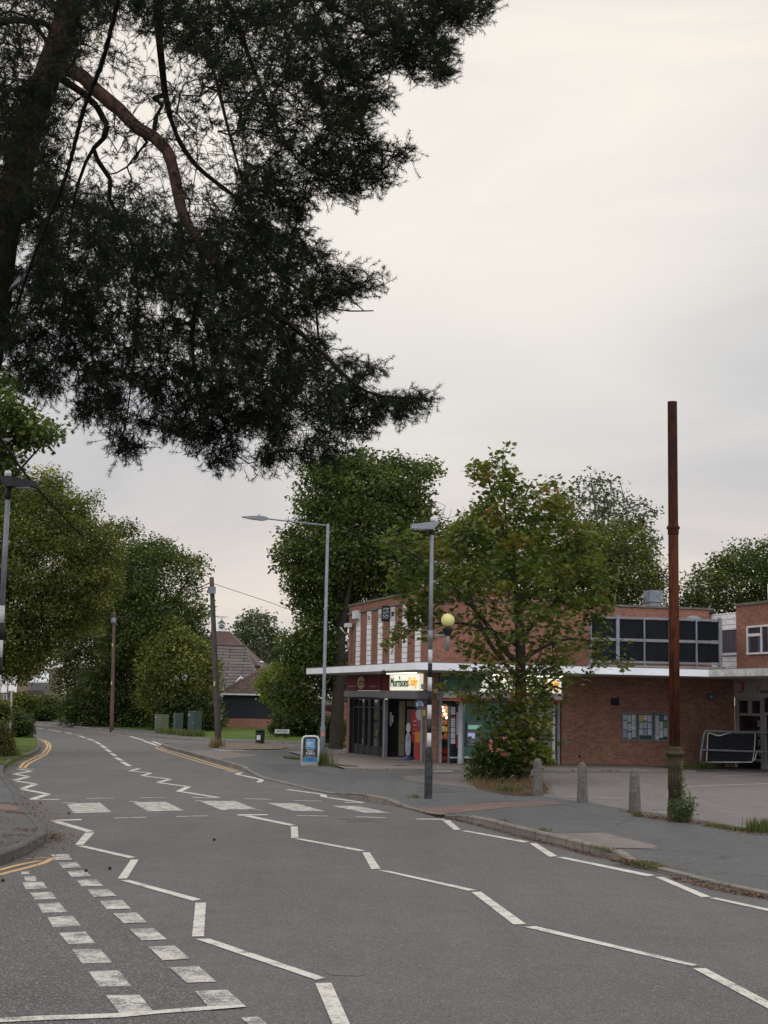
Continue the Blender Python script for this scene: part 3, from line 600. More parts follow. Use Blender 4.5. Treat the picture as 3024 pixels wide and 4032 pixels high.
# lower storey piers and plain wall
m = MB()
FF.box(m, uo, GB - .3, ue, ZC, -.3, 0)                       # plain brown wall right of the shop
m.build('brick_wall', M_brickl, B)
m = MB(); m.prism(pl((uo - .05, .31), (ue - .02, .31), (ue - .02, vl), (uo - .05, vl)), GB - .3, ZC - .01); m.prism(pl((2.95, 1.76), (uo - .06, 1.76), (uo - .06, vl - .1), (2.95, vl - .1)), GB - .3, ZC - .01); m.build('rear_wall', M_brickl, B)
m = MB(); va = FL.hit('Z1', 1300, 1200)[0]; vb = FL.hit('Z1', 268, 1100)[0]
FL.box(m, vb, GB - .3, vl, ZC, -.35, 0); m.build('brick_pier', M_brickl, B); m = MB(); m.prism(pl((0, 0), (u_in, 0), (u_in, .33), (.35, .33), (.35, max(va, .34)), (0, max(va, .34))), GB - .3, ZC)
m.build('brick_pier', M_brickl, B); print('porch', va, vb, u_in)
# strips of white tile on the left face, with small windows let into them
sx = [((290, 330), 330), ((405, 448), 330), ((527, 572), 330), ((657, 705), 330), ((792, 843), 330), ((933, 988), 330)]
def stripmat():
    m, t, b = newmat('tile_strip'); tcn = t.nodes.new('ShaderNodeTexCoord'); br = t.nodes.new('ShaderNodeTexBrick'); br.offset = 0
    br.inputs['Scale'].default_value = 1; br.inputs['Brick Width'].default_value = 5; br.inputs['Row Height'].default_value = .22; br.inputs['Mortar Size'].default_value = .012
    br.inputs['Color1'].default_value = (.80, .79, .78, 1); br.inputs['Color2'].default_value = (.70, .69, .68, 1); br.inputs['Mortar'].default_value = (.10, .09, .085, 1); t.links.new(tcn.outputs['UV'], br.inputs['Vector'])
    f = noise(t, 3, 4); t.links.new(mix(t, .5, br.outputs[0], ramp(t, f, [(.3, (.7, .7, .7)), (.7, (1.1, 1.1, 1.1))]), 'MULTIPLY'), b.inputs['Base Color']); b.inputs['Roughness'].default_value = .6; return m
M_strip = stripmat()
wtop = [FL.hit('Z6', *p)[1] for p in ((315, 198), (432, 182), (550, 163), (690, 140))]; wbot = [FL.hit('Z6', *p)[1] for p in ((315, 292), (432, 282), (550, 265))]
wt = sum(wtop) / 4; wb = sum(wbot) / 3
for i, ((a, b), _) in enumerate(sx):
    s0 = FL.hit('Z6', a, 450)[0]; s1 = FL.hit('Z6', b, 450)[0]; s0, s1 = min(s0, s1), max(s0, s1)
    m = MB(); FL.box(m, s0, ZC + .02, s1, wb - .02, -.02, .035)
    FL.box(m, s0, wt + .02, s1, ZT - .14, -.02, .035)
    st_ = m.build('tile_strip', M_strip, B)
    m = MB(); q = .09
    for r in ((s0 + .03, wb, s0 + q, wt), (s1 - q, wb, s1 - .03, wt), (s0 + q, wb, s1 - q, wb + q), (s0 + q, wt - q, s1 - q, wt)): FL.box(m, *r, -.02, .03)
    w_ = m.build('window', M_whitep, B)
    m = MB(); FL.box(m, s0 + q, wb + q, s1 - q, wt - q, -.02, .012); m.build('pane', M_glass2, w_)
m = MB(); FL.rbox(m, 'Z6', 225, 150, 246, 712, -.02, .006); m.build('movement_joint', pm('dark_joint', (.10, .05, .04)), B)
# projecting hanging sign with white scrawl
a0 = FL.hit('Z6', 602, 196, .2)[0]
pb = FL.p(a0, 0, 0); px_w = .95
m = MB(); zt_, zb_ = FL.hit('Z6', 600, 110)[1], FL.hit('Z6', 600, 280)[1]
c_ = FL.p(a0, (zt_ + zb_) / 2, .2); m.obox(c_, NL, UP, DL, .15, (zt_ - zb_) / 2, .08)
hs = m.build('hanging_sign', M_black, B)
rr = random.Random(5); m = MB()
for j in range(9):
    zc_ = zt_ - .12 - (zt_ - zb_ - .25) * j / 8; pth = []
    for k in range(9): pth.append(FL.p(a0, zc_ + rr.uniform(-.03, .03), .075 + .25 * k / 8 + rr.uniform(-.01, .01)) - DL * .085)
    m.tube(pth, .006 if j % 3 else .012, 4)
m.build('scrawl_lettering', M_whitep, hs)
m = MB(); FL.rbox(m, 'Z6', 240, 152, 276, 238, .002, .22); m.build('alarm_box', M_whitep, B)
m = MB(); FL.rbox(m, 'Z6', 152, 287, 192, 330, .1, .3); q0 = FL.hit('Z6', 188, 420); m.tube([FL.p(q0[0], q0[1], .02), FL.p(q0[0], q0[1] + .25, .25), FL.p(q0[0] + .1, FL.hit('Z6', 175, 335)[1], .3)], .025, 6); m.build('floodlight', M_whitep, B)
# canopy : L-shaped slab
CO, CLO = 4.2, 1.9
ci = FF.hit('N', 2791, 2660, CO)[0]
P1 = C0 + NF * CO + NL * CLO; P2 = C0 + NF * CO + DF * ci; P3_ = P2 - DL * 9; P4 = P3_ + DF * 7; P5 = C0 + DF * (ci + 7) - NF * .3; P6 = C0 + NL * CLO + DL * vl; P7 = C0 + DL * vl
cpl = [(q.x, q.y) for q in (P1, P2, P3_, P4, P5, C0 + DF * .3 - NF * .3, P7 - NL * .3, P6)]
CZ0, CZ1 = FF.hit('N', 2412, 2655, CO)[1], FF.hit('N', 2412, 2655, CO)[1] + .27
print('canopy z', CZ0, FL.hit('N', 1300, 2636, CLO)[1], Frame(P2, -DL, NL).hit('N', 2950, 2661)[1])
ZC0 = CZ0
m = MB(); m.prism(cpl, CZ0, CZ1 - .03); m.build('canopy', M_fascia, B)
m = MB(); m.prism([(x * 1, y) for x, y in cpl], CZ1 - .03, CZ1)
m.build('canopy_roof', pm('felt', (.16, .15, .14)), B)
m = MB(); cin = [C0 + NF * (CO - .12) + NL * (CLO - .12), P2 + (DF * .12) * 1 + DL * .0 - NF * .12, P2 + DF * .12 - DL * 8.8, P4 - DF * .12, P5 - NF * 0, P7 + NL * (CLO - .12)]
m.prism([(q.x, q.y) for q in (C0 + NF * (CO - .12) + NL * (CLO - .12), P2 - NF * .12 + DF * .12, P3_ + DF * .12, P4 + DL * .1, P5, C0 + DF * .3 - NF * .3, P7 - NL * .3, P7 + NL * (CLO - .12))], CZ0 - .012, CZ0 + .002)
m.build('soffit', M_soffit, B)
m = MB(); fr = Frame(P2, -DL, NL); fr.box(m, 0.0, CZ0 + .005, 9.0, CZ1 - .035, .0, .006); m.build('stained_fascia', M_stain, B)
# tidy the storey join
# ---- left shop (canted face): maroon sign, lit sign, shutters, dark glazing, recessed porch
S1 = FL.rect('Z1', 230, 343, 715, 574, .12); m = MB(); FL.box(m, *S1, 0, .12); sg = m.build('fascia_sign', pm('maroon_panel', (.17, .028, .04), (.13, .022, .03), 2, .7, spec=.1), B)
m = MB(); w = .035
for r in ((S1[0], S1[3] - w, S1[2], S1[3]), (S1[0], S1[1], S1[2], S1[1] + w), (S1[0], S1[1] + w, S1[0] + w, S1[3] - w), (S1[2] - w, S1[1] + w, S1[2], S1[3] - w)): FL.box(m, *r, .122, .14)
m.build('sign_border', pm('brown_trim', (.22, .12, .10)), sg)
so_ = FL.rect('Z1', 400, 372, 504, 552, .14); cs, cz = (so_[0] + so_[2]) / 2, (so_[1] + so_[3]) / 2; m = MB()
rsx, rsz = (so_[2] - so_[0]) / 2, (so_[3] - so_[1]) / 2
pts = [(cs + rsx * math.cos(a), cz + rsz * math.sin(a)) for a in [2 * math.pi * i / 28 for i in range(28)]]
def fl_prism(m, fr, pts, e0, e1):
    A_ = [fr.p(a, z, e0) for a, z in pts]; B_ = [fr.p(a, z, e1) for a, z in pts]; n = len(pts)
    if (B_[1] - B_[0]).cross(B_[2] - B_[1]).dot(fr.n) < 0: A_.reverse(); B_.reverse()
    m.face(B_)
    for i in range(n): j = (i + 1) % n; m.face([A_[i], A_[j], B_[j], B_[i]])
    return m
fl_prism(m, FL, pts, .12, .19); lg = m.build('sign_logo', pm('cream_disc', (.42, .34, .20), (.38, .30, .18)), sg)
q = FL.rect('Z1', 415, 437, 492, 490, .19); m = MB(); FL.box(m, *q, .19, .2); m.build('logo_band', pm('maroon_band', (.12, .03, .03)), sg)
M_gold = flat('faded_gold', (.33, .22, .16)); M_cream = flat('cream_text', (.5, .42, .28))
def ltext(name, body, fr, k, x0, y0, x1, y1, e, mat, par, dep=.02, bold=0, flip=True):
    r = fr.rect(k, x0, y0, x1, y1, e); d = -fr.d if flip else fr.d; o = fr.p(r[2] if flip else r[0], r[1], e)
    return text_on(name, body, o, d, r[2] - r[0], r[3] - r[1], mat, par, depth=dep, bold=bold)
def smear(name, fr, k, x0, y0, x1, y1, e, mat, par, seed):
    r = fr.rect(k, x0, y0, x1, y1, e); q = random.Random(seed); m = MB(); n = 11; w = (r[2] - r[0]) / n
    for i in range(n):
        if q.random() < .15: continue
        h = (r[3] - r[1]) * q.uniform(.6, 1); fr.box(m, r[0] + w * i, r[1], r[0] + w * (i + q.uniform(.55, .85)), r[1] + h, e, e + .004)
    return m.build(name, mat, par)
smear('worn_lettering', FL, 'Z1', 425, 447, 484, 480, .2, M_cream, sg, 1); smear('worn_lettering', FL, 'Z1', 250, 500, 360, 523, .12, M_gold, sg, 2); smear('worn_lettering', FL, 'Z1', 558, 500, 682, 523, .12, M_gold, sg, 3)
m = MB(); S3 = FL.rect('Z1', 716, 335, 846, 578, .08); FL.box(m, *S3, 0, .08); m.build('fascia_panel', MATS['maroon_panel'], B)
M_lit = flat('lit_sign_white', (.8, .78, .68), .5, .62, (1, .96, .80)); M_gr = flat('sign_green', (.0, .10, .045), .5, .02); M_ye = flat('sign_yellow', (.85, .45, .01), .5, .35, (1, .55, .02))
M_tube = flat('lit_tube', (1, 1, .95), .5, 2.6, (1, .96, .82))
S2 = FL.rect('Z1', 847, 340, 1265, 572, .16); m = MB(); FL.box(m, *S2, .0, .16); ls = m.build('lit_sign', M_lit, B, .01)
ltext('lettering', 'Morrisons', FL, 'Z1', 864, 392, 1110, 520, .165, M_gr, ls, .02, 0); ltext('lettering', 'Daily', FL, 'Z1', 1118, 380, 1238, 548, .165, M_ye, ls, .02, 0); ltext('lettering', '6', FL, 'Z1', 982, 370, 996, 400, .165, M_gr, ls, .02)
m = MB(); r = FL.rect('Z1', 790, 326, 1215, 350, .45); FL.box(m, r[0], r[3] - .02, r[2], r[3] + .07, .40, .50); m.build('sign_light', M_tube, B)
m = MB(); FL.box(m, r[0] - .1, r[3] + .075, r[2] + .1, r[3] + .11, .34, .56); m.build('light_hood', M_greysteel, B)
M_shut = pm('shutter_box_grey', (.17, .17, .17), (.13, .13, .135), 2, .55)
zs = FL.rect('Z1', 690, 590, 1310, 690, .3)
m = MB(); r = FL.rect('Z1', 193, 578, 676, 668, .28); FL.box(m, r[0], r[1], r[2], r[3], 0, .28); m.build('shutter_box', M_shut, B, .03)
m = MB(); r2 = FL.rect('Z1', 676, 580, 1316, 694, .5); FL.box(m, max(.02, r2[0]), r2[1], r2[2], r[3], 0, .5); m.build('shutter_box', M_shut, B, .06)
# glazing of the left shop
zg0 = GB + .12
def bar(m, fr, k, x, y0, y1, wpx, e0, e1, z0=None):
    r = fr.rect(k, x - wpx / 2, y0, x + wpx / 2, y1, e1); fr.box(m, r[0], z0 if z0 is not None else r[1], r[2], r[3], e0, e1)
ga = FL.rect('Z1', 316, 700, 742, 1480, -.12); m = MB(); FL.box(m, ga[0], GB, ga[2], ga[3] + .1, -.2, -.16); gz = m.build('shop_window', M_glass, B)
m = MB()
for x, wpx in ((322, 20), (400, 8), (482, 8), (555, 30), (686, 26), (742, 14)): bar(m, FL, 'Z1', x, 700, 1470, wpx, -.2, -.08, GB)
FL.box(m, ga[0], GB, ga[2], GB + .42, -.17, -.1)
r = FL.rect('Z1', 316, 800, 742, 822, -.1); FL.box(m, r[0], r[1], r[2], r[3], -.18, -.1); FL.box(m, ga[0], ga[3], ga[2], ga[3] + .15, -.2, -.08)
m.build('window_frame', M_frame, gz)
m = MB(); hx = FL.hit('Z1', 682, 1180, -.05)[0]; hz0, hz1 = FL.hit('Z1', 682, 1240, -.05)[1], FL.hit('Z1', 682, 1125, -.05)[1]
m.tube([FL.p(hx, hz1, -.09), FL.p(hx, hz1 - .05, .0), FL.p(hx, (hz0 + hz1) / 2, .03), FL.p(hx, hz0 + .05, 0), FL.p(hx, hz0, -.09)], .02, 6); m.build('door_handle', M_galv, gz)
m = MB(); bar(m, FL, 'Z1', 762, 700, 1515, 22, -.05, .08, GB); m.build('shutter_post', M_greysteel, B)
m = MB(); bar(m, FL, 'Z1', 1294, 840, 1590, 28, -.05, .09, GB); m.build('shutter_post', M_greysteel, B)
m = MB(); bar(m, FL, 'Z1', 272, 690, 1440, 12, -.05, .03, GB); m.build('shutter_post', M_frame, B)
# porch behind : side glazing and inner wall, built 2 m deep
vp0 = FL.hit('Z1', 1285, 1200)[0]; vp1 = FL.hit('Z1', 775, 1200)[0]
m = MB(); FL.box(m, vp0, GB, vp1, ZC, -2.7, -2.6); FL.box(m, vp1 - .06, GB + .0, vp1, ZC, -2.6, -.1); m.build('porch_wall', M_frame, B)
ip = Frame(C0 + DL * (vp1 - .07), DF, NF)
m = MB()
for a, b, y0_, y1_ in ((1090, 1276, 840, 1150), (1090, 1276, 722, 800), (975, 1055, 722, 1500)): r = ip.rect('Z1', a, y0_, b, y1_); ip.box(m, r[0], max(r[1], GB + .1), r[2], r[3], 0, .03)
m.build('porch_panel', pm('beige_panel', (.26, .21, .14), (.20, .16, .11)), B)
m = MB(); r = ip.rect('Z1', 820, 720, 930, 1500); ip.box(m, r[0], GB + .3, r[2], r[3], 0, .02); gl_ = m.build('porch_window', M_glass, B)
m = MB(); FL.box(m, vp0, GB - .1, vp1, GB + .07, -2.6, .02); m.build('doorstep', M_conc, B)
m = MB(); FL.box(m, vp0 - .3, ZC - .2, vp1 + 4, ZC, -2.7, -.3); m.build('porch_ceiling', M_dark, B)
for x0, y0, x1, y1 in ((848, 878, 872, 1075), (878, 925, 898, 1028)):
    m = MB(); r = ip.rect('Z1', x0, y0, x1, y1, .05); ip.box(m, *r, .03, .04); m.build('notice', M_whitep, B)
# round projecting sign, notice, small box by the pier
rc = FL.hit('Z1', 1258, 770, .75); m = MB(); zc_ = FF.hit('Z1', 1258, 772, .6)[1]; sc_ = FF.hit('Z1', 1258, 772, .6)[0]; rad = 70 / 3.6065 * mpx(52)
fc = FF.p(sc_, zc_, .6)
def disc(m, c, r, n, th, k=28):
    a = Vector((n.y, -n.x, 0)).normalized(); A_ = [c + (a * math.cos(2 * math.pi * i / k) + UP * math.sin(2 * math.pi * i / k)) * r for i in range(k)]
    B_ = [p + n * th for p in A_]
    if (B_[1] - B_[0]).cross(B_[2] - B_[1]).dot(n) < 0: A_.reverse(); B_.reverse()
    m.face(B_); m.face([p for p in A_[::-1]])
    for i in range(k): j = (i + 1) % k; m.face([A_[i], A_[j], B_[j], B_[i]])
    return m
m = disc(MB(), fc, rad, NF, .1); m.obox(fc + DF * (rad + .08) + NF * .05, DF, UP, NF, .1, .05, .04); rs = m.build('round_sign', flat('navy', (.015, .03, .07)), B)
m = disc(MB(), fc + NF * .102, rad * .78, NF, .012); m.build('sign_face', M_whitep, rs)
m = MB()
for k in range(3): m.obox(fc + NF * .122 + DF * (-.05 + .05 * k) + UP * (.04 + .03 * (k % 2)), (DF + UP * (.6 - .5 * k)).normalized(), (UP - DF * (.6 - .5 * k)).normalized(), NF, .025, .07, .004)
m.build('sign_emblem', flat('blue_emblem', (.10, .35, .55)), rs)
m = MB(); m.obox(fc + NF * .12 - UP * rad * .42, DF, UP, NF, .09, .025, .003); m.obox(fc + NF * .12 - UP * rad * .58, DF, UP, NF, .06, .012, .003); m.build('worn_lettering', flat('navy', (.015, .03, .07)), rs)
m = MB(); FF.rbox(m, 'Z1', 1318, 850, 1352, 928, .0, .015); m.build('notice', flat('yellow_notice', (.6, .5, .04)), B)
m = MB(); FF.rbox(m, 'Z1', 1305, 478, 1340, 552, .0, .12); m.build('alarm_box', M_whitep, B)
m = MB(); q = FF.hit('Z1', 760, 290, 2.0); m.ball(FF.p(FF.hit('Z1', 760, 292, 2)[0], CZ0 - .13, 2.0), .1, 12); m.tube([FF.p(FF.hit('Z1', 760, 292, 2)[0], CZ0 - .1, 2.0), FF.p(FF.hit('Z1', 760, 292, 2)[0], CZ0, 2.0)], .05, 8); m.build('dome_camera', M_black, B)
# ---- main shop front (front face)
us0 = FF.hit('Z2', 145, 900)[0]; us1 = FF.hit('Z2', 1557, 900)[0]
M_pg = pm('post_office_green', (.012, .115, .075), (.010, .095, .062), 2, .4)
m = MB(); r = FF.rect('Z2', 190, 345, 1060, 482, .1); rg = FF.rect('Z2', 190, 345, 640, 482, .1); FF.box(m, rg[0], rg[1], rg[2], rg[3], 0, .1); FF.box(m, us0, rg[1] - .05, us1, ZC, -.3, 0); m.build('green_sign', M_pg, B)
rl = FF.rect('Z2', 700, 268, 1572, 488, .14); m = MB()
fl_prism(m, FF, [(FF.hit('Z2', 608, 488, .14)[0], rg[1]), (rl[2], rg[1]), (rl[2], rg[3] + .1), (FF.hit('Z2', 690, 330, .14)[0], rg[3] + .1)], .0, .14); ls2 = m.build('lit_sign', M_lit, B)
ltext('lettering', 'Morrisons', FF, 'Z2', 760, 350, 1330, 468, .145, M_gr, ls2, .06, .012, False); ltext('lettering', 'Daily', FF, 'Z2', 1345, 345, 1548, 478, .145, M_ye, ls2, .06, .012, False)
m = MB(); FF.box(m, rl[0] + .1, rg[3] + .16, rl[2] - .1, rg[3] + .22, .4, .5); m.build('sign_light', M_tube, B)
m = MB(); r = FF.rect('Z2', 175, 484, 1592, 566, .4); FF.box(m, us0, r[1], r[2], rg[1] - .001, 0, .4); wf = m.build('shutter_box', pm('shutter_box_white', (.60, .60, .62), (.52, .52, .54), 2, .5), B)
zw0 = r[1]
m = MB(); FF.box(m, us0 + .02, zw0 - .09, r[2] + .02, zw0, .01, .42); m.build('red_stripe', flat('red_stripe', (.45, .03, .03)), wf)
ltext('lettering', 'Post Office', FF, 'Z2', 505, 520, 640, 546, .401, flat('red_text', (.45, .05, .06)), wf, .008, 0, False)
m = MB(); FF.box(m, us0 - .12, zw0 - .1, us0 - .005, rg[1] - .001, 0, .4); m.build('shutter_end', M_greysteel, B)
def fpost(name, a, b, mat, e0=-.05, e1=.1, zt=None):
    m = MB(); r = FF.rect('Z2', a, 700, b, 1300, e1); FF.box(m, r[0], GB - .1, r[2], zt or zw0 - .02, e0, e1); return m.build(name, mat, B)
fpost('shutter_post', 146, 178, M_greysteel); fpost('shutter_post', 421, 438, M_greysteel); fpost('shutter_post', 1527, 1556, M_greysteel)
m = MB(); a = FF.hit('Z2', 400, 900, .3)[0]; m.lathe(FF.p(a, GB - .1, .25), [(.095, 0), (.095, .5), (.085, .52), (.085, zw0 - GB)], 16); m.build('downpipe', pm('pipe_bluewhite', (.42, .47, .50), (.36, .40, .43)), B)
m = MB(); FF.box(m, us0, zw0 - .3, FF.hit('Z2', 430, 700)[0], zw0 - .1, -.1, 0); m.build('door_header', M_frame, B)
ltext('lettering', '(0333)', FF, 'Z2', 190, 628, 236, 645, .003, M_whitep, B, .004, 0, False)
# interior of the lit doorway
d0 = FF.hit('Z2', 186, 900)[0]; d1 = FF.hit('Z2', 262, 900)[0]; d2 = FF.hit('Z2', 430, 900)[0]
m = MB(); m.prism(pl((.37, .36), (.84, 1.62), (uo - .1, 1.62), (uo - .1, 1.7), (.80, 1.7), (.36, .36)), GB, ZC - .05); m.build('interior_wall', pm('warm_wall', (.55, .42, .26), (.45, .34, .2)), B)
m = MB(); m.prism(pl((.8, .1), (uo - .1, .1), (uo - .1, 1.6), (.9, 1.6)), GB, GB + .05); m.build('interior_floor', pm('shop_floor', (.35, .27, .18)), B)
m = MB(); m.prism(pl((.42, .37), (uo - .1, .37), (uo - .1, 1.6), (.85, 1.6)), ZC - .12, ZC - .06); m.build('interior_ceiling', pm('shop_ceiling', (.6, .5, .35)), B)
m = MB()
for k in range(4): m.ball(FF.p(d0 + .35 + .03 * k, zw0 - .35 - .13 * k, -1.15 + .1 * k), .04, 8)
m.build('spotlights', flat('warm_lamp', (1, .95, .8), .5, 14, (1, .86, .6)), B)
rr = random.Random(11); shelf = []
for k in range(7):
    z = GB + .12 + .27 * k; m = MB(); mm = flat('goods_%s' % ['orange', 'red', 'dark', 'peach', 'cream', 'brown', 'amber'][k], [(.55, .12, .03), (.45, .03, .02), (.03, .02, .02), (.6, .25, .12), (.6, .45, .25), (.2, .10, .05), (.5, .2, .04)][k])
    x = d0 + .3
    while x < d2 + .3:
        w = rr.uniform(.12, .28); FF.box(m, x, z, x + w * .9, z + rr.uniform(.14, .24), -1.45 - rr.uniform(0, .1), -1.2); x += w
    m.build('shelf_goods', mm, B)
li = bpy.data.lights.new('ShopLamp', 'POINT'); li.energy = 28; li.color = (1, .72, .42); li.shadow_soft_size = .2; lo = bpy.data.objects.new('ShopLamp', li); col.objects.link(lo); lo.location = FF.p(d0 + .6, zw0 - .3, -.75)
# open door leaf with posters, side screen
m = MB(); r = FF.rect('Z2', 266, 640, 340, 1310, -.02); FF.box(m, r[0], GB + .05, r[2], r[3], -.1, -.03); dl = m.build('door', M_frame, B)
m = MB(); FF.box(m, r[0] - .05, GB + .05, r[0] - .001, r[3], -.12, .0); m.build('door_edge', M_galv, dl)
m = MB()
for a, b in ((662, 752), (795, 818), (822, 846), (850, 872), (876, 898), (905, 962), (968, 1028), (1035, 1092)):
    q = FF.rect('Z2', 282, a, 334, b, -.02); FF.box(m, *q, -.03, -.02)
m.build('door_notices', M_whitep, dl)
m = MB(); q = FF.rect('Z2', 282, 768, 334, 792, -.02); FF.box(m, *q, -.03, -.02); m.build('red_notice', flat('red_notice', (.4, .04, .03)), dl)
m = MB(); q = FF.rect('Z2', 343, 640, 384, 1310, -.02); FF.box(m, q[0], GB + .05, q[2], q[3], -.1, -.03); sc2 = m.build('side_screen', M_glass2, B)
m = MB(); q = FF.rect('Z2', 345, 726, 380, 990, -.02); FF.box(m, *q, -.03, -.022); m.build('poster', pm('poster_paper', (.5, .48, .46), (.45, .40, .38)), sc2)
m = MB(); q = FF.rect('Z2', 345, 992, 380, 1140, -.02); FF.box(m, *q, -.03, -.022); m.build('poster', flat('red_poster', (.35, .04, .04)), sc2)
m = MB(); q = FF.rect('Z2', 268, 1244, 382, 1262, -.01); FF.box(m, q[0], q[1], q[2], q[3], -.03, .0); m.build('sill', M_whitep, sc2)
# green cash-machine panel
m = MB(); q = FF.rect('Z2', 441, 600, 1095, 1310, 0); zp = FF.hit('Z2', 560, 1262)[1]; zq = FF.hit('Z2', 560, 1250)[1]
FF.box(m, q[0], zp, q[2], zw0 - .02, -.12, -.02); gp = m.build('green_panel', M_pg, B)
m = MB(); FF.box(m, q[0], GB - .1, q[2], zp - .001, -.12, -.02); m.build('plinth', M_black, B)
m = MB(); FF.box(m, q[0], zp, us1 - .2, zp + .07, -.019, .03); m.build('sill', M_whitep, B)
m = MB(); q = FF.rect('Z2', 467, 842, 650, 1110, .05); FF.box(m, *q, -.02, .05); atm = m.build('cash_machine', pm('atm_grey', (.10, .10, .11), (.08, .08, .09), 3, .4), B)
for nm, rc_, mt in (('atm_header', (485, 875, 640, 922), flat('atm_green', (.15, .45, .30), .5, .25, (.4, .8, .6))), ('screen', (482, 965, 562, 1028), flat('atm_screen', (.3, .33, .45), .2, .35, (.5, .55, .8))), ('keypad', (575, 965, 636, 1050), M_galv), ('shelf', (480, 1055, 640, 1075), M_galv), ('trim', (462, 1092, 652, 1112), M_galv)):
    m = MB(); q = FF.rect('Z2', *rc_, .07); FF.box(m, *q, .051, .07 + (.06 if nm in ('shelf', 'trim') else 0)); m.build(nm, mt, atm)
# big window with a farm-scene poster
def poster_field():
    m, t, b = newmat('field_poster'); tcn = t.nodes.new('ShaderNodeTexCoord'); sx = t.nodes.new('ShaderNodeSeparateXYZ'); t.links.new(tcn.outputs['UV'], sx.inputs[0])
    f = noise(t, 5, 5, .7, vec=tcn.outputs['UV']); ad = t.nodes.new('ShaderNodeMath'); ad.operation = 'MULTIPLY_ADD'; ad.inputs[1].default_value = .12; t.links.new(f, ad.inputs[0]); t.links.new(sx.outputs[1], ad.inputs[2])
    mr = t.nodes.new('ShaderNodeMapRange'); mr.inputs[1].default_value = zp + .1; mr.inputs[2].default_value = zw0; t.links.new(ad.outputs[0], mr.inputs[0])
    c = ramp(t, mr.outputs[0], [(0, (.10, .12, .06)), (.3, (.13, .14, .07)), (.38, (.2, .05, .04)), (.46, (.10, .12, .05)), (.5, (.06, .08, .03)), (.52, (.38, .36, .04)), (.66, (.34, .36, .07)), (.7, (.14, .19, .16)), (.8, (.35, .40, .45)), (1, (.45, .5, .55))])
    c = mix(t, .5, c, ramp(t, noise(t, 14, 4, .7, vec=tcn.outputs['UV']), [(.3, (.55, .55, .5)), (.7, (1.2, 1.2, 1.1))]), 'MULTIPLY')
    t.links.new(c, b.inputs['Base Color']); b.inputs['Roughness'].default_value = .35; return m
q = FF.rect('Z2', 1097, 640, 1515, 1275, 0); m = MB(); FF.box(m, q[0], zp + .07, q[2] - .05, zw0 - .1, -.12, -.03); pw = m.build('window_poster', poster_field(), B)
m = MB(); FF.box(m, q[2] - .16, zp, q[2] - .06, zw0 - .1, -.029, .01); FF.box(m, q[0], zw0 - .2, q[2] - .17, zw0 - .1, -.029, .01); m.build('window_frame', M_whitep, pw)
m = MB(); FF.box(m, q[0], GB - .1, q[2] - .05, zp - .001, -.12, -.02); m.build('plinth', M_black, B)
# ---- brown wall fittings
m = MB(); FF.rbox(m, 'Z3', 863, 522, 935, 602, 0, .14); m.build('vent_cowl', M_black, B)
m = MB(); FF.rbox(m, 'Z3', 342, 985, 366, 1030, 0, .06); m.build('meter_box', M_galv, B)
m = MB(); FF.rbox(m, 'Z3', 494, 1142, 517, 1170, 0, .02); m.build('air_brick', M_black, B)
m = MB(); r = FF.rect('Z5', 640, 272, 720, 362, .1); fl_prism(m, FF, [(r[0], r[1]), (r[2], r[1]), ((r[0] * .35 + r[2] * .65), r[3]), ((r[0] * .65 + r[2] * .35), r[3])], 0, .1); ab = m.build('alarm_box', flat('alarm_blue', (.02, .06, .12)), B)
m = MB(); FF.rbox(m, 'Z5', 662, 300, 700, 340, .101, .11); m.build('alarm_emblem', flat('alarm_grey', (.25, .33, .38)), ab)
# ---- right wing over the charity shop
WA = FF.p(ua, 0, 0); FWu = Frame(WA, -DL, NL); FWl = Frame(FF.p(ue, 0, 0), -DL, NL)
s1w = FWu.hit('Z4', 1334, 500)[0]
m = MB(); FWu.box(m, 0.001, CZ1, s1w, FWu.hit('Z4', 1200, 305)[1], -.2, 0)
m.build('cladding_wall', brick('white_cladding', (.78, .78, .80), (.74, .74, .76), (.2, .2, .2), 9, .2, .012), B)
m = MB(); r = FWu.rect('Z4', 1185, 480, 1333, 720); FWu.box(m, r[0], r[1], s1w - .002, r[3], .001, .02); wv = m.build('window', M_glass2, B)
m = MB()
for k in range(9): a = r[0] + (s1w - r[0]) * (k + .5) / 9; FWu.box(m, a - .04, r[1] + .02, a + .03, r[3] - .02, .021, .03)
m.build('curtain', pm('grey_curtain', (.10, .085, .10), (.07, .06, .07)), wv)
m = MB(); FWu.box(m, r[0] - .05, r[3], s1w, r[3] + .06, .001, .05); FWu.box(m, r[0] - .05, r[1] - .09, s1w, r[1], .001, .08); m.build('window_frame', M_whitep, wv)
ZW = FWu.hit('Z4', 1345, 205)[1]
def wpl(*sv): return [(lambda q: (q.x, q.y))(FWu.p(a, 0, -b)) for a, b in sv]
m = MB(); m.prism(wpl((s1w, -.03), (s1w + 9, -.03), (s1w + 9, 9), (s1w, 9)), CZ1 + .002, ZW - .1); m.build('wing_wall', M_brick, B)
m = MB(); m.prism(wpl((s1w - .06, -.09), (s1w + 9, -.09), (s1w + 9, 9), (s1w - .06, 9)), ZW - .1, ZW); m.build('wing_coping', M_cope, B)
r = FWu.rect('Z4', 1448, 432, 1659, 735, .03); m = MB(); r = (r[0], r[1], r[0] + 2.3, r[3]); t_ = .07
mull = [FWu.hit('Z4', x, 600, .03)[0] for x in (1600,)]
for a in (r[0], mull[0] - t_ / 2, r[0] + 1.5, r[2] - t_): FWu.box(m, a, r[1] + t_, a + t_, r[3] - t_, .03, .09)
FWu.box(m, r[0], r[3] - t_, r[2], r[3], .03, .09); FWu.box(m, r[0], r[1], r[2], r[1] + t_, .03, .11)
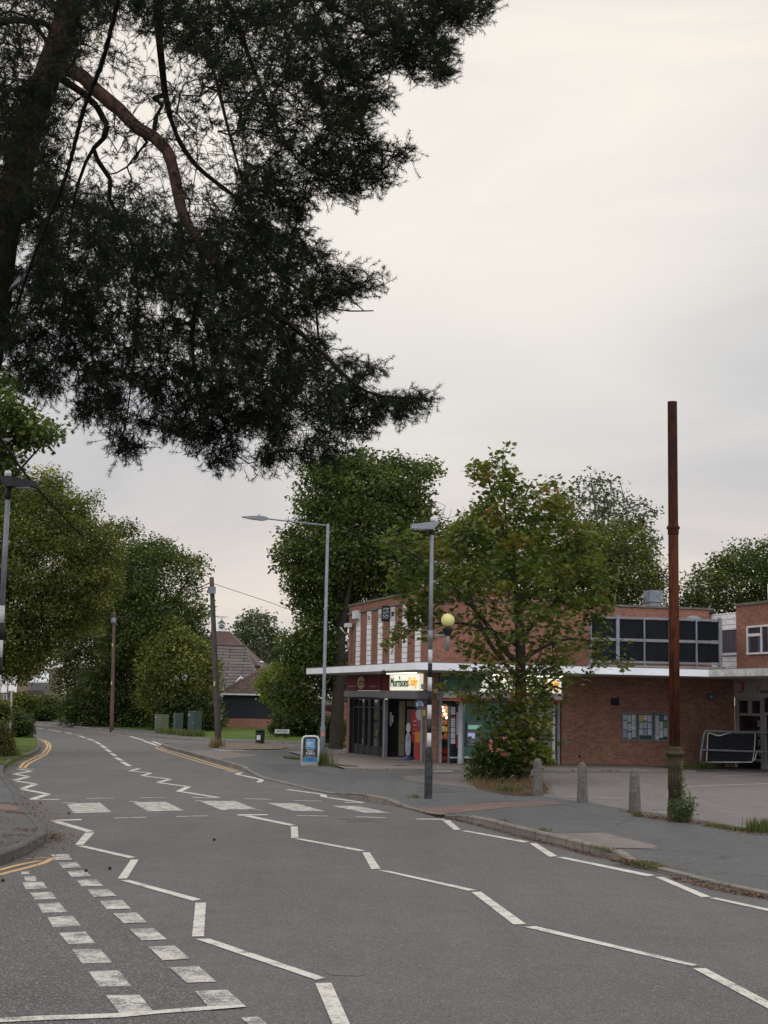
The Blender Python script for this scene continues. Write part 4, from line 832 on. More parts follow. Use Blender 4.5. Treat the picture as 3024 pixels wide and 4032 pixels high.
zt2 = FWu.hit('Z4', 1520, 532, .03)[1]; FWu.box(m, r[0] + t_, zt2 - .05, mull[0] - t_ / 2, zt2 + .05, .03, .085)
wf2 = m.build('window', M_whitep, B); m = MB(); FWu.box(m, r[0] + .01, r[1] + .01, r[2] - .01, r[3] - .01, .03, .05); m.build('pane', M_glass2, wf2)
m = MB(); FWu.box(m, r[0] + t_, r[1] + t_, r[0] + t_ + .12, zt2 - .08, .051, .058); m.build('curtain', flat('blue_curtain', (.06, .07, .12)), wf2); m = MB(); FWu.box(m, mull[0] - .25, r[1] + t_, mull[0] - .05, zt2 - .08, .051, .058); m.build('curtain', flat('blue_curtain', (.06, .07, .12)), wf2)
# charity shop front
M_cw = pm('shop_white', (.34, .32, .31), (.28, .27, .26), 2, .6)
e_ = .0
zs0 = FWl.hit('Z5', 1200, 330)[1]; sA = FWl.hit('Z5', 1005, 600)[0]
m = MB(); FWl.box(m, .0, zs0, 8, CZ0 + .0, -.2, .02); cs_ = m.build('charity_sign', pm('charity_sign_white', (.42, .38, .36), (.38, .35, .33)), B)
M_cr = flat('charity_red', (.42, .06, .05)); M_ck = flat('charity_black', (.02, .02, .02))
def ring(fr, k, x0, y0, x1, y1, e, mat, par, w0, w1, a0=0, a1=360):
    r = fr.rect(k, x0, y0, x1, y1, e); cx, cz = (r[0] + r[2]) / 2, (r[1] + r[3]) / 2; rx, rz = (r[2] - r[0]) / 2, (r[3] - r[1]) / 2; m = MB(); n = 22
    P = []
    for i in range(n + 1):
        a = R(a0 + (a1 - a0) * i / n); w = w0 + (w1 - w0) * (.5 - .5 * math.cos(2 * math.pi * i / n)); P.append(((cx + rx * math.cos(a), cz + rz * math.sin(a)), (cx + rx * (1 - w) * math.cos(a), cz + rz * (1 - w) * math.sin(a))))
    for (A, B_), (C_, D_) in zip(P, P[1:]):
        f = [fr.p(*A, e), fr.p(*C_, e), fr.p(*D_, e), fr.p(*B_, e)]
        if (f[1] - f[0]).cross(f[2] - f[0]).dot(fr.n) < 0: f.reverse()
        m.face(f)
    return m.build('sign_emblem', mat, par)
ring(FWl, 'Z5', 985, 108, 1130, 268, .026, M_cr, cs_, .12, .45, -150, 150)
ring(FWl, 'Z5', 1330, 138, 1370, 190, .026, M_cr, cs_, .3, .5); ring(FWl, 'Z5', 1290, 185, 1330, 240, .026, M_ck, cs_, .3, .5, 30, 300)
ltext('lettering', 'ageuk', FWl, 'Z5', 1338, 212, 1560, 292, .026, M_ck, cs_, .006, .02, False)
m = MB(); zb_ = GB; fr_ = []
x_ = [FWl.hit('Z5', x, 600)[0] for x in (1012, 1185, 1350)]; zA = FWl.hit('Z5', 1180, 348)[1]; zB = FWl.hit('Z5', 1180, 556)[1]; zD = FWl.hit('Z5', 1300, 1168)[1]
for a in x_: FWl.box(m, a - .06, zB if a == x_[1] else GB - .1, a + .06, zs0 - .001, -.12, -.0)
FWl.box(m, x_[0] + .061, zs0 - .12, x_[2] - .061, zs0 - .002, -.12, -.01); FWl.box(m, x_[0] + .061, zB - .05, x_[2] - .061, zB + .05, -.12, -.012); FWl.box(m, x_[0] + .061, zD - .05, x_[2] - .061, zD + .05, -.12, .02)
xd = x_[2] + .1
FWl.box(m, xd, GB - .05, xd + .14, zB, -.1, -.01); FWl.box(m, xd + .14, GB - .05, xd + .9, GB + .25, -.1, -.01); FWl.box(m, xd + .9, GB - .1, xd + 1.05, zs0 - .002, -.1, -.005); FWl.box(m, xd + .0, zB + .001, xd + .9, zB + .1, -.1, -.01)
FWl.box(m, xd + 1.05, GB - .1, 8, zs0 - .003, -.12, -.02)
cf = m.build('charity_shopfront', M_cw, B)
m = MB(); FWl.box(m, -.25, GB - .3, 8.5, ZC - .02, -5, -.21); m.build('wing_rear_wall', M_brickl, B)
m = MB(); FWl.box(m, x_[0], GB, xd + 1, zs0 - .01, -.16, -.125); m.build('shop_window', M_glass, cf)
m = MB(); FWl.box(m, x_[0] + .07, GB - .1, x_[2] - .07, zD - .055, -.11, -.02); m.build('plinth', M_black, cf)
m = MB(); a = FWl.hit('Z5', 1170, 700)[0]; z = FWl.hit('Z5', 1170, 660)[1]; FWl.box(m, a - .2, GB + .9, a + .25, z - .25, -.123, -.118); m.build('coat', flat('red_coat', (.12, .008, .012)), cf)
m = MB(); FWl.box(m, a - .22, z - .25, a + .12, z + .05, -.123, -.116); m.build('hat', M_black, cf)
rr = random.Random(8); m = MB()
for k in range(6): z = zB - .2 - k * .36; a = x_[2] - .45; FWl.box(m, a, z - .26, a + .34, z, -.123, -.117)
m.build('window_notices', pm('notice_paper', (.30, .30, .30), (.05, .05, .05), 9), cf)
m = MB(); FWl.box(m, xd + .3, GB + 1.2, xd + .75, GB + 1.5, -.122, -.116); m.build('door_sticker', flat('cyan_sticker', (.05, .35, .5)), cf)
m = MB(); FWl.box(m, xd + .35, GB + .75, xd + .75, GB + 1.05, -.122, -.116); m.build('door_sticker', flat('pink_sticker', (.35, .05, .2)), cf)
# ---- roof clutter
m = MB(); fr = Frame(FF.p(0, 0, -3), DF, NF); r = fr.rect('Z4', 468, 62, 566, 185); c_ = fr.p((r[0] + r[2]) / 2, 0, -.5)
m.obox((c_.x, c_.y, (r[1] + r[3]) / 2), DF, NF, UP, .3, .3, (r[3] - r[1]) / 2); m.obox((c_.x, c_.y, (r[1] + ZT) / 2 - .1), DF, NF, UP, .24, .24, (r[1] - ZT) / 2 + .15)
du = m.build('roof_duct', M_galv, B, .01)
m = MB(); zc1 = (r[1] + r[3]) / 2; hh = (r[3] - r[1]) / 2
for sg_ in (1, -1):
    a = Vector((c_.x, c_.y, zc1)) + NF * .305; m.tube([a - DF * .29 - UP * hh * sg_, a + DF * .29 + UP * hh * sg_], .01, 4); a = Vector((c_.x, c_.y, zc1)) - DF * .305; m.tube([a - NF * .29 - UP * hh * sg_, a + NF * .29 + UP * hh * sg_], .012, 4)
m.build('duct_ribs', M_greysteel, du)
m = MB(); r = FF.rect('Z4', 797, 332, 888, 364, .05); 
cxx = (r[0] + r[2]) / 2; m.tube([FF.p(cxx, r[1] - .2, .3), FF.p(cxx, r[3] - .1, .3)], .3, 14); m.ball(FF.p(cxx, r[3] - .12, .3), .3, 14, (1, 1, .4)); m.build('roof_vent', M_greysteel, B)
m = MB(); r = FF.rect('Z4', 1060, 292, 1118, 370, .1); FF.box(m, r[0], r[3] - .08, ua + .1, r[3], .0, .12); FF.box(m, r[0] + .08, r[1], r[0] + .3, r[3] - .09, 0, .1); m.build('rainwater_hopper', M_frame, B)
m = MB(); r = fr.rect('Z4', 1402, 92, 1412, 180); m.tube([FWu.p(s1w + .6, ZW, -1), FWu.p(s1w + .6, ZW + .75, -1)], .03, 6); m.build('vent_stack', M_whitep, B)
# ---- black screen panels standing on the canopy roof
fs = Frame(C0 + NF * 1.6, Vector((math.cos(R(10)), math.sin(R(10)), 0)), Vector((math.sin(R(10)), -math.cos(R(10)), 0)))
SC = thing('roof_screen', 'row of black infill panels in a grey metal frame standing on the white canopy', 'screen', tuple(fs.p(fs.hit('C', 780, 1200)[0], CZ1, 0)))
xs = [fs.hit('C', x, 1130)[0] for x in (712, 855, 997, 1131, 1275, 1402)]; zt_, zm_, zb_ = (fs.hit('C', 1060, y)[1] for y in (998, 1115, 1232)); zb_ = max(zb_, CZ1 + .06)
m = MB()
for i, a in enumerate(xs): w = .06 if i in (1, 5) else .024; fs.box(m, a - w, CZ1, a + w, zt_ + (.1 if i in (1, 5) else 0), -.07, .07 + .002 * i)
for z, h in ((zt_, .035), (zm_, .045), (zb_, .035)): fs.box(m, xs[0], z - h, xs[-1], z + h, -.06, .055)
m.build('frame', M_galv, SC)
for i in range(5):
    for a, b in ((zb_ + .05, zm_ - .06), (zm_ + .06, zt_ - .05)):
        m = MB(); fs.box(m, xs[i] + .03, a, xs[i + 1] - .03, b, -.02, .0); m.build('panel', pm('black_panel', (.007, .008, .011), (.010, .011, .014), 2, .8, spec=.12) if 'black_panel' not in MATS else MATS['black_panel'], SC)
m = MB(); fs.box(m, xs[0] - .1, CZ1 + .002, xs[-1] + .15, CZ1 + .11, -.2, .2); m.build('base_sill', M_conc, SC)
# raised paving in front of the parade
pf = [C0 + NF * 4.9 + DF * 1.0 + NL * 5.5, C0 + NF * 4.9 + DF * (ci - 1), C0 + DF * (ci - 1) - NF * .2, C0 + DF * .5 - NF * .2, C0 + DL * (vl + 1) - NL * .3, C0 + DL * (vl + 1) + NL * 2.4]
sheet('shop_paving', [(q.x, q.y) for q in pf], M_shoppave, off(hp, .05), 1.5)
kk = resamp([(pf[0].x, pf[0].y, 0), (pf[1].x, pf[1].y, 0)], 1.0); m = MB()
for a, b in zip(kk, kk[1:]):
    n = NF * .14; za, zb_ = hp(a[0], a[1]), hp(b[0], b[1]); A = Vector((a[0], a[1], 0)); Bq = Vector((b[0], b[1], 0))
    m.hexa([A + n + UP * (za - .1), Bq + n + UP * (zb_ - .1), Bq + UP * (zb_ - .1), A + UP * (za - .1), A + n + UP * (za + .056), Bq + n + UP * (zb_ + .056), Bq + UP * (zb_ + .056), A + UP * (za + .056)])
setp(m.build('paving_kerb', M_k1), kind='structure')
m = MB(); q = [P3('Z1', *p, .056) for p in ((885, 1632), (1085, 1634), (1060, 1642), (905, 1640))]; m.face(q[::-1]); setp(m.build('drain_cover', M_black), kind='structure')
# ---- noticeboards (things on the wall)
rr = random.Random(21); PC = [(.5, .5, .5), (.42, .42, .45), (.35, .4, .42), (.03, .12, .1), (.5, .42, .38), (.05, .25, .35), (.45, .40, .05), (.35, .06, .2), (.12, .2, .1), (.25, .25, .35)]
for i, (x0, y0, x1, y1, lb) in enumerate(((966, 680, 1130, 984, 'left wall noticeboard, pinned with small leaflets in three even columns'), (1140, 685, 1303, 988, 'middle wall noticeboard, with a yellow notice at the top left'), (1313, 689, 1477, 991, 'right wall noticeboard next to the iron column, with tall white sheets'))):
    r = FF.rect('Z3', x0, y0, x1, y1, .08); T_ = thing('noticeboard', lb, 'noticeboard', tuple(FF.p((r[0] + r[2]) / 2, r[1], .02)), 'noticeboards on the brown brick wall')
    m = MB(); w = .05
    for q in ((r[0], r[3] - w, r[2], r[3]), (r[0], r[1], r[2], r[1] + w), (r[0], r[1] + w, r[0] + w, r[3] - w), (r[2] - w, r[1] + w, r[2], r[3] - w)): FF.box(m, *q, .003, .08)
    m.build('frame', M_galv, T_); m = MB(); FF.box(m, r[0] + w, r[1] + w, r[2] - w, r[3] - w, .004, .04); m.build('board', flat('board_green', (.02, .05, .045)), T_)
    W_ = r[2] - r[0] - 2 * w; H_ = r[3] - r[1] - 2 * w
    for c in range(3):
        z = r[3] - w - .03
        while z > r[1] + w + .15:
            h = rr.uniform(.16, .32) if i < 2 or c != 0 else .7; h = min(h, z - r[1] - w - .01); a = r[0] + w + W_ * (c + .06) / 3; ci_ = rr.randrange(10) if rr.random() < .45 else rr.randrange(3)
            if i == 1 and c == 0 and z > r[3] - .12: ci_ = 6
            m = MB(); FF.box(m, a + rr.uniform(0, .02), z - h, a + W_ * .31, z, .041, .046); m.build('notice', flat('paper_%s' % 'white grey pale green salmon blue yellow magenta moss lilac'.split()[ci_], PC[ci_]), T_); z -= h + rr.uniform(.01, .05)
# ---- things standing in the porch of the left shop
PF = lambda v, x: (lambda f: f.p(f.hit('Z1', x, 1400)[0], GB + .07))(Frame(C0 + DL * v, DF, NF)); b_ = PF(3.1, 1105); px = mpx(57) / 3.6065
T_ = thing('display_stand', 'blue-based floor sign with a white disc over a tall white oval in the porch', 'stand', tuple(b_))
m = MB(); m.lathe(b_, [(.27, 0), (.27, .05), (.12, .14), (.04, .18)], 20); m.build('base', flat('stand_blue', (.05, .06, .16)), T_)
m = MB(); nn = (CAM - b_); nn.z = 0; nn.normalize(); ta = Vector((-nn.y, nn.x, 0))
def ell(m, c, rx, rz, n, th, p=2.0, k=26):
    t = Vector((n.y, -n.x, 0)); A_ = []
    for i in range(k):
        a = 2 * math.pi * i / k; ca, sa = math.cos(a), math.sin(a); A_.append(c + t * rx * math.copysign(abs(ca) ** (2 / p), ca) + UP * rz * math.copysign(abs(sa) ** (2 / p), sa))
    B_ = [q + n * th for q in A_]
    if (B_[1] - B_[0]).cross(B_[2] - B_[1]).dot(n) < 0: A_.reverse(); B_.reverse()
    m.face(B_); m.face(A_[::-1])
    for i in range(k): j = (i + 1) % k; m.face([A_[i], A_[j], B_[j], B_[i]])
    return m
ell(m, b_ + UP * .60, .10, .42, nn, .04, 3); m.build('panel', M_whitep, T_)
m = MB(); ell(m, b_ + UP * .60 + nn * .042, .075, .38, nn, .006, 3); m.build('panel_print', pm('print_blue', (.12, .16, .3), (.45, .5, .55), 9), T_)
m = MB(); ell(m, b_ + UP * 1.22, .085, .19, nn, .04); m.build('disc', M_whitep, T_)
b_ = PF(3.4, 1200)
T_ = thing('flag_sign', 'tall rounded red sign on a grey post at the back of the porch', 'sign', tuple(b_))
m = MB(); m.tube([b_, b_ + UP * 1.0], .03, 8); m.lathe(b_, [(.2, 0), (.2, .04)], 14); m.build('post', M_greysteel, T_)
m = MB(); ell(m, b_ + UP * 1.25 + nn * .03, .15, .62, nn, .05, 4); pn = m.build('panel', flat('sign_red', (.42, .015, .02), .4), T_)
m = MB(); 
for k in range(4): m.obox(b_ + UP * (1.0 + .16 * k) + nn * .085, ta, UP, nn, .06, .02, .003)
m.build('lettering_bars', M_whitep, pn)
b_ = PF(2.2, 1262)
T_ = thing('poster_stand', 'red and orange poster stand with a white round top beside the porch post', 'stand', tuple(b_))
m = MB(); m.obox(b_ + UP * .62, ta, UP, nn, .17, .58, .03); pn = m.build('panel', flat('stand_red', (.40, .03, .02), .4), T_)
m = MB(); m.obox(b_ + UP * .9 + nn * .033, ta, UP, nn, .16, .2, .004); m.build('orange_block', flat('stand_orange', (.6, .22, .02)), pn)
m = MB(); ell(m, b_ + UP * 1.75, .15, .22, nn, .05); m.build('disc', M_whitep, T_)
m = MB(); m.tube([b_ + UP * 1.15 - nn * .02, b_ + UP * 1.6 - nn * .02], .03, 8); m.lathe(b_, [(.25, 0), (.25, .035)], 14); m.build('post', M_greysteel, T_)

# ================================================================ street furniture
def lamp_head(T_, top, d, L=.72, mat=None):
    """wedge luminaire reaching out along d from the post top"""
    mat = mat or M_frame; s = Vector((-d.y, d.x, 0)); m = MB()
    a = top - d * .12 + UP * .02
    prof = [(-.16, .20, .10), (0.0, .02, .13), (L * .35, .03, .15), (L, .03, .12)]
    P = []
    for x, zb, hw in ((-.14, .16, .05), (.0, .0, .10), (L * .3, .0, .15), (L, .0, .12)):
        zt = .2 - .10 * (x + .14) / (L + .14); P.append((top + d * x, zb, zt, hw))
    for (p, b, t, w), (q, b2, t2, w2) in zip(P, P[1:]): m.hexa([p - s * w + UP * b, q - s * w2 + UP * b2, q + s * w2 + UP * b2, p + s * w + UP * b, p - s * w * .8 + UP * t, q - s * w2 * .8 + UP * t2, q + s * w2 * .8 + UP * t2, p + s * w * .8 + UP * t] if s.cross(d).z < 0 else [p + s * w + UP * b, q + s * w2 + UP * b2, q - s * w2 + UP * b2, p - s * w + UP * b, p + s * w * .8 + UP * t, q + s * w2 * .8 + UP * t2, q - s * w2 * .8 + UP * t2, p - s * w * .8 + UP * t])
    h = m.build('lamp_head', mat, T_)
    m = MB(); m.lathe(top + UP * .19, [(.06, 0), (.06, .07), (.045, .1), (.01, .105)], 14); m.build('photocell', M_whitep, h)
    m = MB(); c = top + d * L * .62 - UP * .012; m.obox(c, d, s, UP, L * .26, .09, .008); m.build('lens', flat('lens', (.3, .3, .3), .2), h)
def bands(T_, base, z0, bh, n, r, first, tilt=Vector((0, 0, 0))):
    for k in range(n):
        mt = (M_band, M_black)[(k + first) % 2] if k != 1 else M_scuff; m = MB(); m.tube([base + (UP + tilt) * (z0 + bh * k), base + (UP + tilt) * (z0 + bh * (k + 1))], r + .002, 16, True); m.build('band', mt, T_)
# zebra beacon post
b_ = P3('W', 925, 1725); u = mpx(b_.y) / .54861
def zat(pxy): return CAMZ + ray('W', 925, pxy).z * b_.y
T_ = thing('beacon_post', 'black and white banded beacon post with a yellow globe and a lamp on top', 'street lamp', tuple(b_))
ztop = zat(1150); zbnd0 = zat(2560 / 1.8228 + 1370 / 3.6065 * .54861); 
zb0 = zat((2560 + 1372 / 3.6065) * .54861); bh = (zat((2560 + 385 / 3.6065) * .54861) - zb0) / 5
m = MB(); m.lathe(b_, [(.092, -.1), (.088, .0), (.086, zb0 - b_.z - .12), (.07, zb0 - b_.z - .03), (.05, zb0 - b_.z)], 20); bs = m.build('base', M_scuff, T_)
bands(T_, b_ - UP * b_.z, zb0, bh, 7, .046, 0)
zt7 = zb0 + 7 * bh
m = MB(); m.tube([Vector((b_.x, b_.y, zt7)), Vector((b_.x, b_.y, ztop - .05))], [.047, .042], 16); m.build('pole', M_galv, T_)
m = MB(); m.tube([Vector((b_.x, b_.y, ztop - .05)), Vector((b_.x, b_.y, ztop + .12))], [.056, .05], 14); m.build('collar', M_frame, T_)
lamp_head(T_, Vector((b_.x + .02, b_.y, ztop + .06)), Vector((-1, -.12, 0)).normalized(), .5, M_greysteel)
gx = atY('BP', 310, 830, b_.y); zg = gx.z; ax = atY('BP', 305, 945, b_.y)
m = MB(); m.tube([Vector((b_.x, b_.y, ax.z)), Vector((ax.x, b_.y, ax.z))], .026, 10); m.tube([Vector((ax.x, b_.y, ax.z - .33)), Vector((ax.x, b_.y, zg - .25))], .042, 12); m.tube([Vector((b_.x, b_.y, ax.z - .12)), Vector((b_.x, b_.y, ax.z + .12))], .06, 14); m.build('side_arm', M_galv, T_)
m = MB(); m.lathe((ax.x, b_.y, zg - .34), [(.06, 0), (.07, .03), (.12, .12), (.13, .15), (.10, .18)], 16); m.build('globe_cup', M_black, T_)
m = MB(); m.ball((ax.x, b_.y, zg), .152, 28); m.build('globe', M_globe, T_)
# left beacon post at the frame edge
bl = Vector((*pave_at('N', -22, 3180), 0)); Yl = 25.0
pt = atY('L', 0, 0, Yl); xl = atY('W', 17, 1075, Yl); ztl = atY('W', 17, 1062, Yl).z; xb = xl.x
bl = Vector((xb, Yl, hp(xb, Yl)))
T_ = thing('beacon_post', 'grey lamp post with black and white bands at the left edge of the photo', 'street lamp', tuple(bl))
rP = .062; zA = atY('A', 10, 1143, Yl).z; bh = .30; zA0 = zA - bh * math.floor((zA - bl.z - 1.2) / bh)
nb = int(round((atY('A', 10, 740, Yl).z - zA0) / bh))
m = MB(); m.lathe(bl, [(.09, -.1), (.09, zA0 - bl.z - .1), (.05, zA0 - bl.z)], 18); m.build('base', M_blackc, T_)
kf = int(round((zA - zA0) / bh)); bands(T_, bl - UP * bl.z, zA0, bh, nb, .047, 0 if kf % 2 == 1 else 1)
m = MB(); m.tube([Vector((xb, Yl, zA0 + nb * bh)), Vector((xb, Yl, ztl - .1))], [.048, .043], 16); m.build('pole', M_galv, T_)
m = MB(); m.tube([Vector((xb, Yl, ztl - .14)), Vector((xb, Yl, ztl + .1))], [.052, .056], 14); m.build('collar', M_frame, T_)
lamp_head(T_, Vector((xb - .02, Yl, ztl + .08)), Vector((1, -.15, 0)).normalized(), .52, M_frame)
# tall lamp column with long arm
b_ = P3('W', 696, 1650); T_ = thing('lamp_column', 'tall grey street lamp with a long thin arm reaching left beside the advertising board', 'street lamp', tuple(b_))
zt = CAMZ + ray('W', 706, 1132).z * b_.y; zs_ = CAMZ + ray('AB', 800, 90).z * b_.y
m = MB(); m.lathe(b_, [(.094, -.1), (.092, zs_ - b_.z - .12), (.064, zs_ - b_.z), (.063, zs_ - b_.z + .3), (.055, zt - b_.z)], 18); m.build('column', M_galv, T_)
m = MB(); m.lathe(b_, [(.098, 0), (.099, .22)], 14); m.build('scuffed_base', M_scuff, T_)
e1 = atY('B', 230, 517, b_.y - .4); e2 = atY('B', 80, 506, b_.y - .7); top = Vector((b_.x, b_.y, zt - .06))
m = MB(); m.tube([top, e1], [.034, .024], 8); m.build('arm', M_galv, T_)
d = (e2 - e1).normalized(); s = Vector((-d.y, d.x, 0)).normalized(); w3 = d.cross(s)
m = MB(); P = [(e1, .05, .05), (e1 + (e2 - e1) * .2, .09, .08), (e1 + (e2 - e1) * .6, .10, .06), (e2, .06, .015)]
for (p, w, h), (q, w2, h2) in zip(P, P[1:]): m.hexa([p - s * w - UP * h, q - s * w2 - UP * h2, q + s * w2 - UP * h2, p + s * w - UP * h, p - s * w + UP * h, q - s * w2 + UP * h2, q + s * w2 + UP * h2, p + s * w + UP * h][:: 1])
lh = m.build('lamp_head', M_greysteel, T_)
m = MB(); m.lathe(e1 + (e2 - e1) * .33 + UP * .06, [(.05, 0), (.05, .1), (.02, .13)], 10); m.build('photocell', M_whitep, lh)
m = MB(); q = atY('AB', 808, 345, b_.y - .14); m.obox(q, (1, 0, 0), UP, (0, 1, 0), .05, .055, .003); m.build('sticker', flat('orange_sticker', (.6, .16, .03)), T_)
# advertising board
b_ = P3('AB', 450, 1160); Yb = b_.y; T_ = thing('advertising_board', 'black pavement advertising board with blue squares in a white rounded frame', 'sign', tuple(b_))
u = mpx(Yb) / 6.636
def ab(x, y, dy=0): q = atY('AB', x, y, Yb + dy); return q
m = MB(); pth = [ab(240, 1080), ab(265, 620), ab(272, 470), ab(300, 415), ab(360, 395), ab(480, 392), ab(610, 395), ab(670, 420), ab(697, 475), ab(697, 700), ab(680, 1080)]; m.tube(pth, .034, 8); m.build('frame', M_whitep, T_)
m = MB(); q = [ab(288, 1070, .02), ab(655, 1070, .02), ab(668, 440, .02), ab(640, 405, .02), ab(320, 405, .02), ab(292, 450, .02)]
m.face(q); m.face([p + Vector((0, .03, 0)) for p in q[::-1]])
for i in range(6): j = (i + 1) % 6; m.face([q[j], q[i], q[i] + Vector((0, .03, 0)), q[j] + Vector((0, .03, 0))])
pn = m.build('panel', flat('board_black', (.012, .014, .014), .4), T_)
m = MB(); a, c = ab(220, 1155), ab(690, 1070); m.hexa([(a.x, Yb - .16, b_.z), (c.x, Yb - .16, b_.z), (c.x, Yb + .2, b_.z), (a.x, Yb + .2, b_.z), (a.x + .03, Yb - .1, c.z), (c.x - .03, Yb - .1, c.z), (c.x - .03, Yb + .12, c.z), (a.x + .03, Yb + .12, c.z)]); m.build('base', M_conc, T_, .02)
M_blue = flat('board_blue', (.015, .20, .42), .4)
def abrect(nm, x0, y0, x1, y1, mat, par, e=.012):
    m = MB(); a = ab(x0, y1); c = ab(x1, y0); m.box(a.x, Yb + .02 - e - .004, a.z, c.x, Yb + .02 - .002, c.z); return m.build(nm, mat, par)
abrect('logo_border', 358, 470, 605, 716, M_whitep, pn, .006); abrect('logo_square', 366, 479, 598, 708, M_blue, pn, .012); abrect('open_band', 291, 952, 660, 1056, M_blue, pn)
def abtext(t, x0, y0, x1, y1, mat, bold=0.02):
    a = ab(x0, y1); c = ab(x1, y0); text_on('lettering', t, (a.x, Yb - .001, a.z), (1, 0, 0), c.x - a.x, c.z - a.z, mat, pn, depth=.004, bold=bold)
abtext('dm', 384, 500, 545, 614, M_whitep); abtext('2', 553, 512, 575, 558, M_whitep); abtext('01621', 393, 738, 560, 796, M_whitep, .01); abtext('815815', 362, 812, 592, 872, M_whitep, .02); abtext('dmgsigns.co.uk', 335, 897, 612, 935, M_cream, 0); abtext('OPEN', 370, 972, 588, 1036, M_ck, .0)
for y in (638, 660): abrect('logo_line', 385, y, 575, y + 6, M_whitep, pn, .015)
# cast-iron vent column with the leafy weed at its foot
b_ = P3('V', 355, 1375); T_ = thing('iron_vent_column', 'tall rusty cast-iron vent column with moulded base and collar', 'column', tuple(b_)); Yc = b_.y
def zc(k, x, y): return CAMZ + ray(k, x, y).z * Yc - b_.z
pr = mpx(Yc)
lo = zc('V', 360, 1150); z1 = zc('V', 360, 1085); z2 = zc('V', 360, 590); z3 = zc('V', 360, 500); z4 = zc('V', 360, 425); z5 = zc('V', 360, 350)
w = lambda px, s=3.5754: px / s * pr / 2
prof = [(w(226), -.1), (w(226), lo - .05), (w(214), lo), (w(190), lo + .03), (w(186), z1 - .05), (w(210), z1), (w(200), z1 + .03), (w(188), z1 + .06)]
m = MB(); m.lathe(b_, prof, 8); bb = m.build('base', M_rust, None, .01); bb.parent = T_; bb.location = (0, 0, 0)
for v in bb.data.vertices: v.co = v.co - b_
prof = [(w(184), z1 + .05), (w(186), z2 - .03), (w(200), z2 - .01), (w(200), z2 + .02), (w(186), z2 + .04), (w(186), z3), (w(205), z3 + .04), (w(225), z3 + .08), (w(276), z4 - .02), (w(276), z4 + .02), (w(225), z4 + .07), (w(200), z5 - .05), (w(212), z5 - .03), (w(212), z5 + .01), (w(156), z5 + .04)]
m = MB(); m.lathe(b_, prof, 28); m.build('moulded_base', M_rust, T_)
ztp = CAMZ + ray('W', 1453, 868).z * Yc - b_.z; zcl = CAMZ + ray('W', 1455, 1142).z * Yc - b_.z
wc_ = 27 / .54861 * pr / 2
# fluting on the pedestal
m = MB()
for k in range(12):
    th = 2 * math.pi * k / 12; m.tube([b_ + Vector((math.cos(th) * w(184), math.sin(th) * w(184), z1 + .2)), b_ + Vector((math.cos(th) * w(184), math.sin(th) * w(184), z2 - .12))], .012, 6)
m.build('fluting', M_rust, T_)
dx = atY('W', 1453, 868, Yc).x - atY('V', 365, 340, Yc).x
top = b_ + UP * ztp; mid = b_ + UP * zcl; st_ = b_ + UP * (z5 + .02)
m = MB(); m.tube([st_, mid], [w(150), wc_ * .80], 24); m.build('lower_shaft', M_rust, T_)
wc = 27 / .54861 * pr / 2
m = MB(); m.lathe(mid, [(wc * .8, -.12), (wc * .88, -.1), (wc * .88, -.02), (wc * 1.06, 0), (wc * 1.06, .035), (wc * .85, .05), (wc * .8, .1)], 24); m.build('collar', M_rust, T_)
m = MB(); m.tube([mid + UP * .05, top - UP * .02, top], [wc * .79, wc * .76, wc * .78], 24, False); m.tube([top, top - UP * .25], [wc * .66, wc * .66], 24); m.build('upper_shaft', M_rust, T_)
# bollards
b0 = None
for i, (x, y, lb) in enumerate(((1161, 1718.5, 'low round-topped concrete bollard beside the leafy maple base'), (1258, 1734, 'low round-topped concrete bollard in the middle of the row of three'), (1371, 1753.5, 'low round-topped concrete bollard next to the iron column, with weeds at its foot'))):
    b_ = P3('W', x, y)
    if b0 is None:
        b0 = thing('bollard', lb, 'bollard', tuple(b_), 'concrete bollards along the car park edge')
        m = MB(); m.lathe(b_, [(.128, -.1), (.124, 0), (.100, .60), (.097, .72), (.090, .78), (.068, .835), (.03, .862), (.002, .867)], 20); body = m.build('post', M_boll, b0)
    else:
        o = b0.copy(); col.objects.link(o); o.location = b_; o['label'] = lb; o.rotation_euler.z = i * 1.3; c = body.copy(); col.objects.link(c); c.parent = o; o.scale = (1, 1, (1.0, 1.0, .97)[i])
# litter bin
b_ = P3('Z7', 895, 1608); T_ = thing('litter_bin', 'round black litter bin with a pale lid edge and a white notice', 'bin', tuple(b_)); u = mpx(b_.y) / 2.765
hh = 168 * u; rw = 52 * u
m = MB(); m.lathe(b_, [(rw * 1.12, 0), (rw * 1.12, hh * .12), (rw * .92, hh * .14), (rw, hh * .72)], 24); m.build('drum', M_black, T_)
m = MB(); m.lathe(b_ + UP * hh * .74, [(rw * .6, 0), (rw * .6, hh * .08)], 14); m.box(b_.x + rw * .5, b_.y - rw * .8, b_.z + hh * .72, b_.x + rw * .95, b_.y, b_.z + hh * .86); m.box(b_.x - rw * .95, b_.y - rw * .8, b_.z + hh * .72, b_.x - rw * .6, b_.y, b_.z + hh * .86); m.build('aperture', M_dark, T_)
m = MB(); m.lathe(b_ + UP * hh * .83, [(rw * 1.02, 0), (rw * 1.03, hh * .06), (rw * .85, hh * .13), (rw * .4, hh * .16)], 24); m.build('lid', M_black, T_)
m = MB(); m.lathe(b_ + UP * hh * .955, [(rw * .86, 0), (rw * .8, hh * .03), (rw * .4, hh * .035)], 20); m.build('lid_top', M_olive, T_)
m = MB(); m.obox(b_ + Vector((-rw * .25, -rw * .98, hh * .46)), (1, -.25, 0), UP, (0, -1, 0), rw * .4, hh * .15, .01); m.build('notice', M_whitep, T_)
